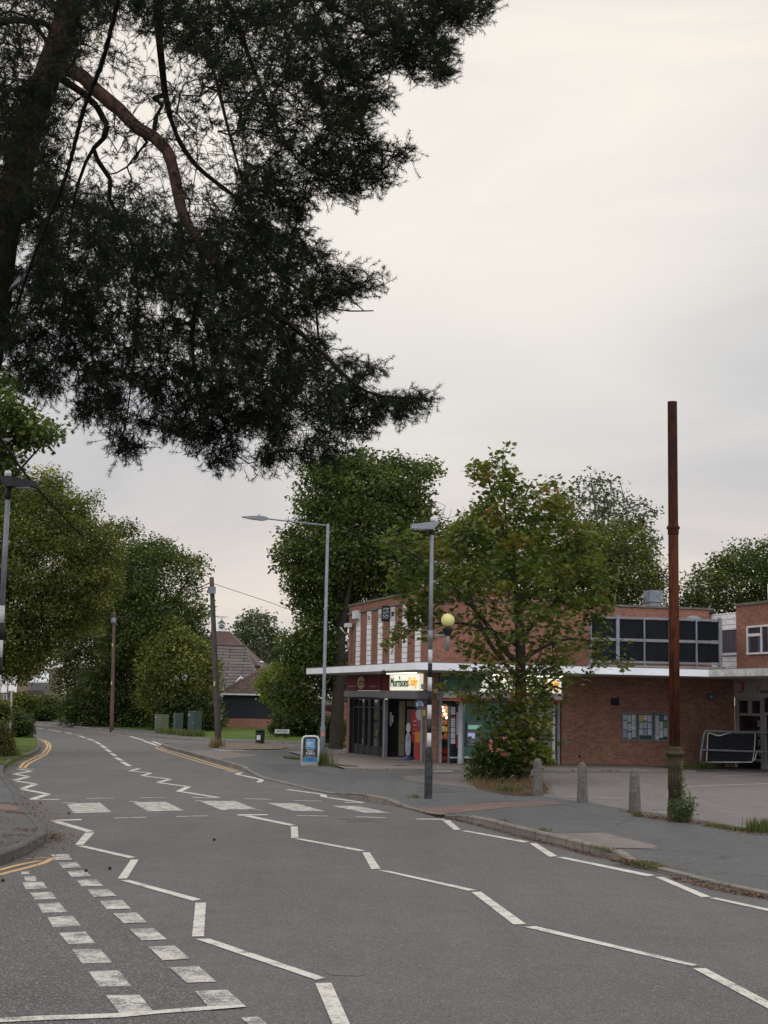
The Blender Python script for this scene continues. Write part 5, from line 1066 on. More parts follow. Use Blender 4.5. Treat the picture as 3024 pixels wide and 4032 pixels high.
# street name sign
a = atY('Z7', 1057, 1485, 0); pb = P3('Z7', 1130, 1540); Yb = pb.y; a = atY('Z7', 1057, 1486, Yb); c = atY('Z7', 1215, 1444, Yb)
T_ = thing('street_name_sign', 'low white street name sign reading GROVE ROAD on short posts in front of dark shrubs', 'sign', (pb.x, pb.y, hp(pb.x, pb.y)))
m = MB(); m.box(a.x, Yb, a.z, c.x, Yb + .04, c.z); m.build('plate', M_whitep, T_); m = MB()
for x in (a.x + .15, c.x - .15): m.box(x - .03, Yb + .042, pb.z - .1, x + .03, Yb + .1, c.z - .05)
m.build('posts', M_black, T_)
text_on('lettering', 'GROVE ROAD', (a.x + .12, Yb - .002, a.z + (c.z - a.z) * .28), (1, 0, 0), c.x - a.x - .24, (c.z - a.z) * .5, M_ck, T_, depth=.004)
# roadside cabinets
def cabinet(lb, k, x0, xm, x1, y0, y1, mat, doors, dp=.5):
    b_ = P3(k, (x0 + xm) / 2, y1); Yb = b_.y; a = atY(k, x0, y1, Yb); c = atY(k, xm, y1, Yb); e = atY(k, x1, y1, Yb); h = (y1 - y0) / REG[k][2] * mpx(Yb); T_ = thing('utility_cabinet', lb, 'cabinet', tuple(b_), 'green roadside cabinets')
    z = b_.z; fw_ = c.x - a.x; rot = R(0); s = e.x - c.x
    # front face seen left, side seen receding right
    f0, f1 = Vector((a.x, Yb, 0)), Vector((c.x, Yb, 0)); d_ = Vector((s, dp, 0))
    P = [f0, f1, f1 + d_, f0 + d_]
    m = MB(); m.hexa([p + UP * (z - .1) for p in P] + [p + UP * (z + h * .97) for p in P]); body = m.build('body', mat, T_, .015)
    cx = sum((p for p in P), Vector()) / 4; m = MB(); Q = [cx + (p - cx) * 1.05 for p in P]; m.hexa([p + UP * (z + h * .97) for p in Q] + [cx + (p - cx) * .96 + UP * (z + h * 1.02) for p in Q]); m.build('roof', mat, T_)
    for i in range(doors):
        m = MB(); x0_ = a.x + fw_ * i / doors + .02; x1_ = a.x + fw_ * (i + 1) / doors - .02; m.box(x0_, Yb - .02, z + h * .1, x1_, Yb - .001, z + h * .92); dr = m.build('door', mat, T_)
        m = MB(); m.box(x1_ - .12 if i == 0 else x0_ + .04, Yb - .05, z + h * .5, x1_ - .05 if i == 0 else x0_ + .1, Yb - .021, z + h * .56); m.build('handle', M_galv, dr)
    m = MB(); m.box(a.x + fw_ * .1, Yb - .026, z + h * .84, a.x + fw_ * .22, Yb - .0205, z + h * .9); m.build('sticker', M_whitep, T_)
cabinet('olive double-door roadside cabinet, lowest and leftmost of the three', 'Q', 262, 405, 548, 640, 1008, M_olive, 2)
cabinet('narrow dark green roadside cabinet in the middle of the three', 'Q', 662, 728, 862, 612, 1040, M_green, 1)
cabinet('tall dark green roadside cabinet nearest the leaning pole', 'Q', 982, 1125, 1270, 575, 1088, M_green, 1)
# telegraph poles
def pole(lb, k, xb, yb, xt, yt, r, mat, box=None, Y=None, notices=()):
    b_ = P3(k, xb, yb) if Y is None else Vector((atY(k, xb, yb, Y).x, Y, H(Y) + .1)); Yb = b_.y; t = atY(k, xt, yt, Yb)
    T_ = thing('telegraph_pole', lb, 'pole', tuple(b_)); m = MB(); n = 10; m.tube([b_.lerp(t, i / n) - (UP * .1 if i == 0 else UP * 0) for i in range(n + 1)], [r * (1 - .3 * i / n) for i in range(n + 1)], 12); m.build('shaft', mat, T_)
    if box is not None: q = b_.lerp(t, box); m = MB(); m.box(q.x - r * 1.2, q.y - r * 1.6, q.z - .18, q.x + r * 1.2, q.y - r * .5, q.z + .18); m.build('junction_box', M_galv, T_)
    for f in notices: q = b_.lerp(t, f); m = MB(); m.box(q.x - r * .6, q.y - r * 1.25, q.z - .12, q.x - r * .1, q.y - r * .8, q.z + .12); m.build('tag', flat('pole_tag', (.45, .38, .12)), T_)
    return T_, b_, t
_, pA, tA = pole('leaning grey wooden telegraph pole between the cabinets and the litter bin', 'W', 472, 1608, 457, 1247, .17, M_pole, .92, None, (.36,))
_, pB, tB = pole('dark reddish telegraph pole in front of the dark hedge', 'W', 241, 1579, 247, 1322, .15, M_polered, .93, None, (.72, .40))
pole('thin pale pole far away among the trees beside the white roof', 'L', 1345, 640, 1375, -420, .1, M_olive, None, 150.0)
pole('brown wooden pole between two pale posts at the left hedge', 'L', 215, 1640, 262, 560, .11, M_polered, None, 80.0)
def post(lb, name, k, pts, rs, mat, Y):
    q = [atY(k, x, y, Y) for x, y in pts]; q[0].z = H(Y) + .0; T_ = thing(name, lb, 'post', tuple(q[0])); m = MB(); m.tube(q, rs, 12); m.build('shaft', mat, T_); return T_, q
T_, q = post('grey lamp column with a stepped thicker base by the left hedge', 'lamp_column', 'L', ((155, 1640), (170, 1190), (180, 1160), (205, 570), (215, 200)), [.42 / 6, .4 / 6, .27 / 6, .045, .04], M_galv, 79.0)
sq = atY('L', 160, 760, 78.6); m = MB(); m.box(sq.x - .13, 78.6, sq.z, sq.x + .13, 78.64, sq.z + .3); m.build('number_plate', M_ck, T_)
m = MB(); m.box(sq.x - .13, 78.56, sq.z - .03, sq.x + .13, 78.6, sq.z); m.build('plate_edge', M_whitep, T_)
text_on('lettering', '15', (sq.x - .12, 78.59, sq.z + .04), (1, 0, 0), .2, .2, M_whitep, T_, depth=.004)
post('pale concrete post at the right of the three posts by the left hedge', 'concrete_post', 'L', ((275, 1660), (295, 1200), (318, 560)), [.06, .055, .05], pm('pale_post', (.30, .29, .27), (.24, .23, .21)), 77.0)
# handrail with loose banner
b_ = P3('V', 700, 632); Yh = b_.y; T_ = thing('handrail', 'grey tubular handrail running to the right edge in front of the charity shop', 'handrail', tuple(b_))
def vh(x, y, dy=0): return atY('V', x, y, Yh + dy)
m = MB(); m.tube([vh(700, 640), vh(722, 360), vh(760, 140), vh(778, 100), vh(800, 98)], .045, 10); m.tube([vh(780, 98), vh(1145, 110), vh(1659, 122), vh(2600, 146)], .042, 10); m.build('top_rail', M_galv, T_)
m = MB(); m.tube([vh(728, 366), vh(1659, 396), vh(2600, 428)], .038, 10); m.build('mid_rail', M_galv, T_)
m = MB(); m.tube([vh(2200, 640), vh(2200, 130)], .042, 10); m.build('post', M_galv, T_)
T_ = thing('banner', 'slack black banner with a white hem tied to the handrail', 'banner', tuple(vh(1120, 545, .06)))
m = MB(); nx, nz = 22, 12
rows = []
for j in range(nz + 1):
    row = []
    for i in range(nx + 1):
        s, t_ = i / nx, j / nz; xl = 792 + (812 - 792) * t_; xr = 1478 - 34 * (1 - t_) ** 2 * 1.2
        yb = 540; ytop = 125 + 8 * s + 42 * math.exp(-((s - .23) / .13) ** 2); x = xl + (xr - xl) * s; y = yb + (ytop - yb) * t_
        row.append(vh(x, y, .07 + .035 * math.sin(3.2 * s + 2 * t_) + .02 * math.sin(9 * t_)))
    rows.append(row)
for j in range(nz):
    for i in range(nx): m.face([rows[j][i], rows[j][i + 1], rows[j + 1][i + 1], rows[j + 1][i]], True)
o = m.build('sheet', flat('banner_black', (.010, .011, .014), .8), T_); sd_ = o.modifiers.new('solid', 'SOLIDIFY'); sd_.thickness = .012
m = MB(); m.tube([q + Vector((0, -.015, 0)) for q in rows[-1][:12]], .022, 6); m.tube([q + Vector((0, -.015, 0)) for q in rows[-1][12:]], .010, 6); m.tube([r_[0] + Vector((0, -.015, 0)) for r_ in rows], .02, 6); m.tube([r_[-1] + Vector((0, -.015, 0)) for r_ in rows], .018, 6)
m.tube([q + Vector((0, -.015, 0)) for q in rows[0]], .022, 6); m.tube([rows[0][-1], vh(1440, 510, .02), vh(1470, 515, .02), vh(1490, 430, .02), vh(1500, 400, .02)], .02, 6); m.tube([rows[0][0], vh(740, 552), vh(715, 545)], .015, 6)
m.build('hem', M_whitep, T_)
# ================================================================ buildings on the left, far side
def face_tiles(name, c1, c2, row, w):
    m, t, b = newmat(name); tcn = t.nodes.new('ShaderNodeTexCoord'); br = t.nodes.new('ShaderNodeTexBrick'); br.inputs['Scale'].default_value = 1; br.inputs['Brick Width'].default_value = w; br.inputs['Row Height'].default_value = row
    br.inputs['Mortar Size'].default_value = row * .13; br.inputs['Mortar Smooth'].default_value = .2; br.inputs['Color1'].default_value = (*c1, 1); br.inputs['Color2'].default_value = (*c2, 1); br.inputs['Mortar'].default_value = (.018, .015, .013, 1)
    t.links.new(tcn.outputs['UV'], br.inputs['Vector']); f = noise(t, 1.3, 5, .65)
    t.links.new(mix(t, .7, br.outputs[0], ramp(t, f, [(.3, (.6, .6, .6)), (.7, (1.2, 1.15, 1.1))]), 'MULTIPLY'), b.inputs['Base Color']); b.inputs['Roughness'].default_value = .85; bump(t, b, br.outputs['Fac'], -.6, .03); return m
M_rg = face_tiles('grey_slab_tiles', (.15, .125, .11), (.11, .095, .09), .42, 3.0); M_rp = face_tiles('pantiles', (.16, .085, .06), (.09, .055, .045), .34, .26); M_rb = face_tiles('plain_tiles', (.12, .062, .05), (.085, .05, .042), .2, .22)
M_wb = brick('weatherboards', (.025, .028, .036), (.020, .023, .03), (.004, .004, .005), 30, .17, .012, rough=.6)
pb = P3('Z7', 760, 1425); Yb = pb.y
def z7(x, y, dy=0): return atY('Z7', x, y, Yb + dy)
T_ = thing('barn', 'low outbuilding with black weatherboards, brick base and brown pantile roof', 'barn', (pb.x, pb.y, pb.z))
x0, x1 = z7(485, 1200).x, z7(1230, 1200).x; zb0, zb1, zb2 = z7(760, 1430).z - .3, z7(760, 1326).z, z7(760, 1068).z; D_ = 9
m = MB(); m.box(x0 + .03, Yb + .03, zb1, x1 - .03, Yb + D_, zb2); m.build('boarded_wall', M_wb, T_)
m = MB(); m.box(x0, Yb, zb0, x1, Yb + D_ + .05, zb1); m.build('brick_base', M_brickb, T_)
ex0, ex1 = z7(452, 1060, -.4).x, x1 + .5; ez = z7(760, 1052).z; rz = z7(1010, 738, D_ / 2).z; rx0 = z7(1010, 738, D_ / 2).x; rx1 = rx0 + 2.2
m = MB(); A_ = Vector((ex0, Yb - .4, ez)); B_ = Vector((ex1, Yb - .4, ez)); C_ = Vector((ex1, Yb + D_ + .4, ez)); E_ = Vector((ex0, Yb + D_ + .4, ez)); F_ = Vector((rx0, Yb + D_ / 2, rz)); G_ = Vector((min(rx1, ex1 - 1), Yb + D_ / 2, rz))
m.face([A_, B_, G_, F_]); m.face([B_, C_, G_]); m.face([C_, E_, F_, G_]); m.face([E_, A_, F_]); rf = m.build('roof', M_rp, T_)
m = MB(); m.tube([A_, F_, G_, B_], .12, 8); m.build('ridge_tiles', M_tilered, rf)
m = MB(); m.box(ex0 + .1, Yb - .45, ez - .16, ex1, Yb - .3, ez - .02); m.build('gutter', M_whitep, T_)
# long grey-tiled roof behind
Yh = Yb + 16
def zh(x, y, dy=0): return atY('Z7', x, y, Yh + dy)
T_ = thing('tiled_house', 'white house with a big grey slab-tiled roof behind the barn', 'house', tuple(Vector((zh(600, 1200).x, Yh, H(Yh)))))
a, b, c, d = zh(320, 1040), zh(900, 1040), zh(728, 532, 4.5), zh(380, 520, 4.5); z0 = a.z
m = MB(); back = Vector((0, 9, 0)); m.face([a, b, c, d]); m.face([b, b + back, c]); m.face([b + back, a + back, d, c]); m.face([a + back, a, d]); rf = m.build('roof', M_rg, T_)
m = MB(); m.tube([d, c], .16, 8); m.build('ridge_tiles', M_tilered, rf)
m = MB(); m.box(a.x + .5, Yh + .5, H(Yh) - .2, b.x - .5, Yh + 8.5, z0 + .02); m.build('wall', M_whitep, T_)
m = MB(); 
for x in (250, 320, 400): q = zh(x, 1130, .4); m.box(q.x, Yh + .42, q.z - .9, q.x + 1.0, Yh + .52, q.z + .4)
m.build('window', M_glass2, T_)
q = zh(575, 970, 1.2); r_ = zh(700, 880, 1.2); l_ = zh(620, 860, 4); m = MB(); m.face([q, zh(700, 970, 1.2), zh(705, 900, 1.0), zh(690, 875, 1.0)]); m.face([q, zh(690, 875, 1.0), l_]); m.build('dormer_roof', M_rg, T_)
m = MB(); m.tube([zh(635, 935, .8), zh(690, 878, .8), zh(712, 905, .8)], .16, 4); m.build('bargeboard', M_whitep, T_)
# clock-tower roof
Yt = Yh + 16
def zt_f(x, y, dy=0): return atY('Z7', x, y, Yt + dy)
T_ = thing('clock_turret_building', 'brown pyramid roof topped by a white clock turret with a green cap', 'building', tuple(Vector((zt_f(600, 1200).x, Yt, H(Yt)))))
e0, e1 = zt_f(180, 742, -6), zt_f(905, 748, -6); ap = zt_f(478, 378); hw = (e1.x - e0.x) / 2; cx = (e0.x + e1.x) / 2; ez = e0.z; tz = ap.z; hw2 = .9
m = MB(); Q = [Vector((cx - hw, Yt - 8, ez)), Vector((cx + hw, Yt - 8, ez)), Vector((cx + hw, Yt + 8, ez)), Vector((cx - hw, Yt + 8, ez))]; ax_ = ap.x; Tq = [Vector((ax_ - hw2, Yt - hw2, tz)), Vector((ax_ + hw2, Yt - hw2, tz)), Vector((ax_ + hw2, Yt + hw2, tz)), Vector((ax_ - hw2, Yt + hw2, tz))]
for i in range(4): j = (i + 1) % 4; m.face([Q[i], Q[j], Tq[j], Tq[i]])
m.face(Tq); m.build('roof', M_rb, T_)
m = MB(); m.box(cx - hw + .5, Yt - 7.5, H(Yt) - .2, cx + hw - .5, Yt + 7.5, ez); m.build('wall', M_brickb, T_)
tw0, tw1 = zt_f(433, 385).x, zt_f(516, 385).x; zc0, zc1, zcap = zt_f(475, 385).z, zt_f(475, 290).z, zt_f(475, 250).z; tcx = (tw0 + tw1) / 2; tw = (tw1 - tw0) / 2
m = MB(); m.box(tcx - tw * 1.05, Yt - tw * 1.05, zc0 - .5, tcx + tw * 1.05, Yt + tw * 1.05, zc0 + .15); m.box(tcx - tw * .92, Yt - tw * .92, zc0 + .15, tcx + tw * .92, Yt + tw * .92, zc1); tr = m.build('turret', M_whitep, T_)
ccz = zt_f(480, 325).z; m = disc(MB(), Vector((tcx + .05, Yt - tw * .92, ccz)), tw * .62, Vector((0, -1, 0)), .05); ck = m.build('clock_face', flat('clock_face', (.02, .03, .03)), tr)
m = MB(); c_ = Vector((tcx + .05, Yt - tw * .92 - .07, ccz)); m.tube([c_, c_ + Vector((-.35 * tw, 0, .12 * tw))], .035, 4); m.tube([c_, c_ + Vector((.42 * tw, 0, -.18 * tw))], .03, 4); m.build('clock_hands', flat('clock_hand', (.6, .55, .35)), ck)
m = MB(); m.box(tcx - tw * .94, Yt - tw * .4, ccz - tw * .5, tcx - tw * .925, Yt + tw * .4, ccz + tw * .5); m.build('louvre', M_dark, tr)
hc = zcap - zc1; m = MB(); m.lathe((tcx, Yt, zc1), [(tw * 1.35, -.02), (tw * 1.3, .08), (tw * .95, hc * .3), (tw * .7, hc * .55), (tw * .4, hc * .85), (.06, hc)], 4); 
cap = m.build('turret_cap', pm('copper_green', (.07, .10, .08), (.05, .07, .06)), T_); cap.location = Vector((tcx, Yt, zc1)) - T_.location
for v in cap.data.vertices: p = Vector(v.co) + T_.location - Vector((tcx, Yt, zc1)); v.co = Matrix.Rotation(R(45), 4, 'Z') @ p
m = MB(); t0 = Vector((tcx, Yt, zcap)); hv = zt_f(475, 205).z - zcap; m.tube([t0, t0 + UP * hv], .035, 5); 
for dz_, L_ in ((.45, .5), (.75, .7)): m.tube([t0 + UP * hv * dz_ - Vector((L_, 0, 0)), t0 + UP * hv * dz_ + Vector((L_, 0, 0))], .025, 4)
m.box(t0.x - .75, Yt - .02, t0.z + hv * .68, t0.x - .35, Yt + .02, t0.z + hv * .92); m.build('weather_vane', M_galv, T_)
Yf = Yh + 4; b_ = atY('Z7', 912, 800, Yf); t_ = atY('Z7', 912, 715, Yf); T_ = thing('flue', 'pale metal flue with a wide flat cap above the barn roof', 'chimney', (b_.x, Yf, b_.z - 1.5))
m = MB(); rw = 13 / 2.765 * mpx(Yf); m.tube([b_ - UP * 1.5, t_], rw, 12); m.build('pipe', M_galv, T_); m = MB(); m.lathe(t_, [(rw * 2.0, -.02), (rw * 2.2, .05), (rw * .6, .16)], 14); m.build('cap', M_whitep, T_)
# boundary brick wall behind the tree beside the parade
q0, q1 = P3('Z1', -700, 1330), P3('Z1', 215, 1330); Yw = 84.0; a, b = atY('Z1', -70, 800, Yw), atY('Z1', 400, 780, Yw)
T_ = thing('brick_wall', 'weathered brown brick garden wall behind the shrubs left of the parade', 'wall', (a.x, Yw, H(Yw))); m = MB(); m.box(a.x, Yw, H(Yw) - .2, b.x, Yw + .3, b.z); m.build('wall', M_brickl, T_); m = MB(); m.box(a.x - .05, Yw - .05, b.z, b.x, Yw + .35, b.z + .1); m.build('coping', M_conc, T_)
# far house on the left
Yd = 165.0
def zl(x, y, dy=0): return atY('L', x, y, Yd + dy)
T_ = thing('far_house', 'tan brick gable with a pale lean-to roof glimpsed between the left trees', 'house', (zl(700, 600).x, Yd, H(Yd)))
m = MB(); a, b = zl(450, 500), zl(1050, -60); m.box(a.x, Yd + .1, H(Yd) - .2, b.x + 1, Yd + 8, b.z); m.build('wall', pm('tan_brick', (.20, .13, .09), (.16, .105, .075)), T_)
m = MB(); m.hexa([zl(790, 330, -3), zl(1330, 330, -3), zl(1330, 60), zl(1150, 60)] + [p + UP * .15 for p in (zl(790, 330, -3), zl(1330, 330, -3), zl(1330, 60), zl(1150, 60))]); m.build('lean_to_roof', M_whitep, T_)
m = MB(); a, b = zl(800, 560, -3), zl(1330, 340, -3); m.box(a.x, Yd - 3, a.z - 1.5, b.x, Yd - 2.8, b.z); m.build('lean_to_wall', M_glass2, T_)
T_ = thing('dark_fence', 'dark close-boarded fence beyond the bend under the pale lean-to', 'fence', (zl(900, 900, -9).x, Yd - 9, H(Yd)))
m = MB(); a, b = zl(700, 1080, -9), zl(1200, 545, -9); n = 14
for i in range(n): xx = a.x + (b.x - a.x) * i / n; m.box(xx + .01, Yd - 9 + .02 * (i % 2), a.z - .3, a.x + (b.x - a.x) * (i + 1) / n, Yd - 8.95 + .02 * (i % 2), b.z)
m.build('boards', pm('dark_boards', (.05, .035, .028), (.035, .025, .02)), T_)
# ================================================================ cables
def cable(label, P, r, twist=0.0, loc=None):
    P = [Vector(p) for p in P]; Q = []
    n = len(P)
    for i in range(n - 1):
        p0, p1, p2, p3 = P[max(i - 1, 0)], P[i], P[i + 1], P[min(i + 2, n - 1)]; k = max(2, int((p2 - p1).length / (.12 if twist else .7))); k = min(k, 140)
        for j in range(k):
            t = j / k; Q.append(.5 * ((2 * p1) + (p2 - p0) * t + (2 * p0 - 5 * p1 + 4 * p2 - p3) * t * t + (3 * p1 - p0 - 3 * p2 + p3) * t ** 3))
    Q.append(P[-1]); o = thing('overhead_cable', label, 'cable', tuple(P[0])); m = MB()
    if twist:
        for ph in (0, 2.09, 4.19):
            W_ = []; s = 0
            for i, q in enumerate(Q):
                if i: s += (q - Q[i - 1]).length
                t = (Q[min(i + 1, len(Q) - 1)] - Q[max(0, i - 1)]).normalized(); a = t.cross(UP).normalized(); b = t.cross(a); W_.append(q + (a * math.cos(ph + s * twist) + b * math.sin(ph + s * twist)) * r * .55)
            m.tube(W_, r * .55, 6)
    else: m.tube(Q, r, 6)
    m.build('strand', M_cable, o); return o
pLx = atY('N', -95, 1560, 24.0)
cable('thick twisted black cable slanting down in front of the pine at the upper left', [atY('N', 490, -130, 9.5), atY('N', 465, 0, 9.9), atY('N', 400, 250, 10.8), atY('N', 330, 430, 11.6), atY('N', 260, 690, 13), atY('N', 180, 890, 14.4), atY('N', 100, 1100, 16.5), atY('N', 20, 1345, 20), pLx], .019, 9)
cable('long black cable sagging from the upper left to the leaning pole', [pLx + Vector((0, 0, -.05)), atY('N', 20, 1755, 30), atY('H', 190, 3165, 41) if False else atY('A', 205, 15, 44), atY('A', 500, 330, 56), atY('A', 700, 490, 66), atY('A', 900, 600, 76), atY('A', 1050, 634, 82), atY('A', 1160, 632, 86), Vector(tA) - UP * .25], .03, 5)
cable('thin black cable running from the leaning pole down to the dark reddish pole', [Vector(tA) - UP * .5, atY('A', 1180, 640, pA.y + 1), atY('A', 1000, 752, (pA.y + pB.y) / 2 + 4), atY('A', 880, 800, (pA.y + pB.y) / 2 + 10), atY('A', 760, 818, pB.y - 7), Vector(tB) - UP * .3], .022)
for k, (x, y) in enumerate(((560, 800), (570, 812))): cable(('upper', 'lower')[k] + ' thin wire running left from the reddish pole into the trees', [Vector(tB) - UP * (.1 + .3 * k), atY('A', x, y, pB.y + 6), atY('A', x - 140, y + 48, pB.y + 12)], .016)
cable('thin wire from the leaning pole away to the right behind the tall street lamp', [Vector(tA) - UP * .3, atY('Z7', 1000, 60, 82), atY('Z7', 1160, 120, 78), atY('Z7', 1420, 190, 74)], .014)
T_ = thing('telegraph_pole', 'wooden pole just outside the left edge that carries the two thick cables', 'pole', (pLx.x, pLx.y, hp(pLx.x, pLx.y)))
m = MB(); m.tube([Vector((pLx.x, pLx.y, hp(pLx.x, pLx.y) - .1)), Vector((pLx.x, pLx.y, pLx.z + .3))], [.15, .12], 12); m.build('shaft', M_pole, T_)
# ================================================================ pigeons
def pigeon(label, c, d, L, cb, cg, cw):
    """body of one mesh: lofted ellipses from tail to head along d"""
    d = Vector(d).normalized(); s = d.cross(UP).normalized(); u = s.cross(d); c = Vector(c)
    T_ = thing('pigeon', label, 'bird', tuple(c)); m = MB()
    sec = [(-.56, -.10, .05, .012), (-.40, -.05, .06, .02), (-.25, -.02, .10, .06), (-.05, .02, .155, .135), (.12, .06, .15, .15), (.26, .13, .10, .11), (.33, .22, .062, .07), (.38, .28, .055, .058), (.43, .29, .045, .045), (.455, .285, .02, .02)]
    n = 14; i0 = 0
    for x, z, w, h in sec:
        for a in range(n): th = 2 * math.pi * a / n; m.v.append(tuple(c + (d * x + u * (z + h * math.sin(th)) + s * w * math.cos(th)) * L))
    for k in range(len(sec) - 1):
        for a in range(n): b = (a + 1) % n; m.f.append((k * n + a, k * n + b, (k + 1) * n + b, (k + 1) * n + a)); m.sm.append(True)
    m.f.append(tuple(range(n - 1, -1, -1))); m.f.append(tuple((len(sec) - 1) * n + a for a in range(n))); m.sm += [False, False]
    bd = m.build('body', cb, T_)
    for sg_ in (1, -1):
        m = MB(); P = [(-.48, -.06, .07), (-.2, -.06, .135), (.1, -.03, .16), (.2, .05, .14), (.05, .12, .13), (-.25, .04, .10)]
        A_ = [c + (d * x + u * z + s * sg_ * (w + .008)) * L for x, z, w in P]; B_ = [p + s * sg_ * .012 * L for p in A_]
        m.face(A_ if sg_ < 0 else A_[::-1]); m.face(B_ if sg_ > 0 else B_[::-1])
        for i in range(6): j = (i + 1) % 6; m.face([A_[i], A_[j], B_[j], B_[i]])
        m.build('wing', cg, T_)
    m = MB(); m.tube([c + (d * .45 + u * .285) * L, c + (d * .52 + u * .27) * L], [.014 * L, .003], 6); m.build('beak', flat('beak', (.3, .15, .08)), T_)
    m = MB()
    for sg_ in (1, -1): m.ball(c + (d * .40 + u * .30 + s * sg_ * .048) * L, .01 * L, 6)
    m.build('eyes', M_ck, T_)
    m = MB(); m.obox(c + (d * .31 + u * .17) * L, d, s, u, .02 * L, .075 * L, .03 * L); m.build('neck_patch', cw, T_)
    m = MB()
    for sg_ in (1, -1): m.tube([c + (d * .02 - u * .08 + s * sg_ * .05) * L, c + (d * .03 - u * .22 + s * sg_ * .05) * L], .01 * L, 5)
    m.build('legs', flat('leg_pink', (.25, .08, .07)), T_)
M_pg1 = pm('pigeon_grey', (.17, .17, .18), (.13, .13, .14), 8, .8); M_pg2 = pm('pigeon_wing', (.10, .10, .11), (.14, .14, .15), 8, .8)
bp_ = atY('N', 80, 1108, 17.5); pigeon('plump grey pigeon in the pine behind the thick cable', bp_, (.75, .1, .5), .34, M_pg1, M_pg2, M_whitep)
bp2 = atY('N', 22, 1750, 30.0) + Vector((0, 0, .05)); pigeon('small grey pigeon perched on the long sagging cable above the left lamp', bp2 + Vector((0, 0, .03)), (.5, .6, -.15), .33, M_pg2, M_pg2, M_pg1)
# ================================================================ vegetation
def inpoly(P, X, Y):
    P = np.asarray(P, float); r = np.zeros(len(X), bool); n = len(P)
    for i in range(n):
        x0, y0 = P[i]; x1, y1 = P[(i + 1) % n]
        if y0 == y1: continue
        c = ((Y >= min(y0, y1)) & (Y < max(y0, y1))); r ^= c & (X < x0 + (Y - y0) * (x1 - x0) / (y1 - y0))
    return r
def edist(P, X, Y):
    P = np.asarray(P, float); d = np.full(len(X), 1e9); n = len(P)
    for i in range(n):
        a, b = P[i], P[(i + 1) % n]; e = b - a; L = (e ** 2).sum() + 1e-9; t = np.clip(((X - a[0]) * e[0] + (Y - a[1]) * e[1]) / L, 0, 1); d = np.minimum(d, np.hypot(X - a[0] - t * e[0], Y - a[1] - t * e[1]))
    return d
def vnoise(X, Y, s, seed):
    r = np.random.default_rng(seed); v = 0
    for k in range(7):
        a = r.uniform(0, 6.28); f = r.uniform(.6, 1.8) / s; v = v + np.sin((X * math.cos(a) + Y * math.sin(a)) * f * 6.28 + r.uniform(0, 6.28))
    return v / 3.0
def rays(X, Y):
    X = np.asarray(X, float)[:, None]; Y = np.asarray(Y, float)[:, None]
    d = np.array(fw)[None] * FPX + np.array(cr)[None] * (X - 1512) - np.array(cu)[None] * (Y - 2016); return d / d[:, 1:2]
def natpoly(k, P): return [nat(k, *p) for p in P]
def samp(P, n, rng, gap=None, gs=60, holes=(), seed=0, inset=0, edge=0):
    P = np.asarray(P, float); x0, y0 = P.min(0); x1, y1 = P.max(0); ox, oy = [], []; tot = 0
    while tot < n:
        X = rng.uniform(x0, x1, n * 3); Y = rng.uniform(y0, y1, n * 3); k = inpoly(P, X, Y)
        if gap is not None: k &= vnoise(X, Y, gs, seed) > gap
        for hp_, pr in holes: k &= ~(inpoly(hp_, X, Y) & (rng.random(len(X)) > pr))
        X, Y = X[k], Y[k]
        if edge: q = edist(P, X, Y) > edge * np.clip(vnoise(X, Y, edge * 1.6, seed + 31) + .25, 0, 1.3); X, Y = X[q], Y[q]
        if inset: q = edist(P, X, Y) > inset * rng.random(len(X)); X, Y = X[q], Y[q]
        ox.append(X); oy.append(Y); tot += len(X)
    return np.concatenate(ox)[:n], np.concatenate(oy)[:n]
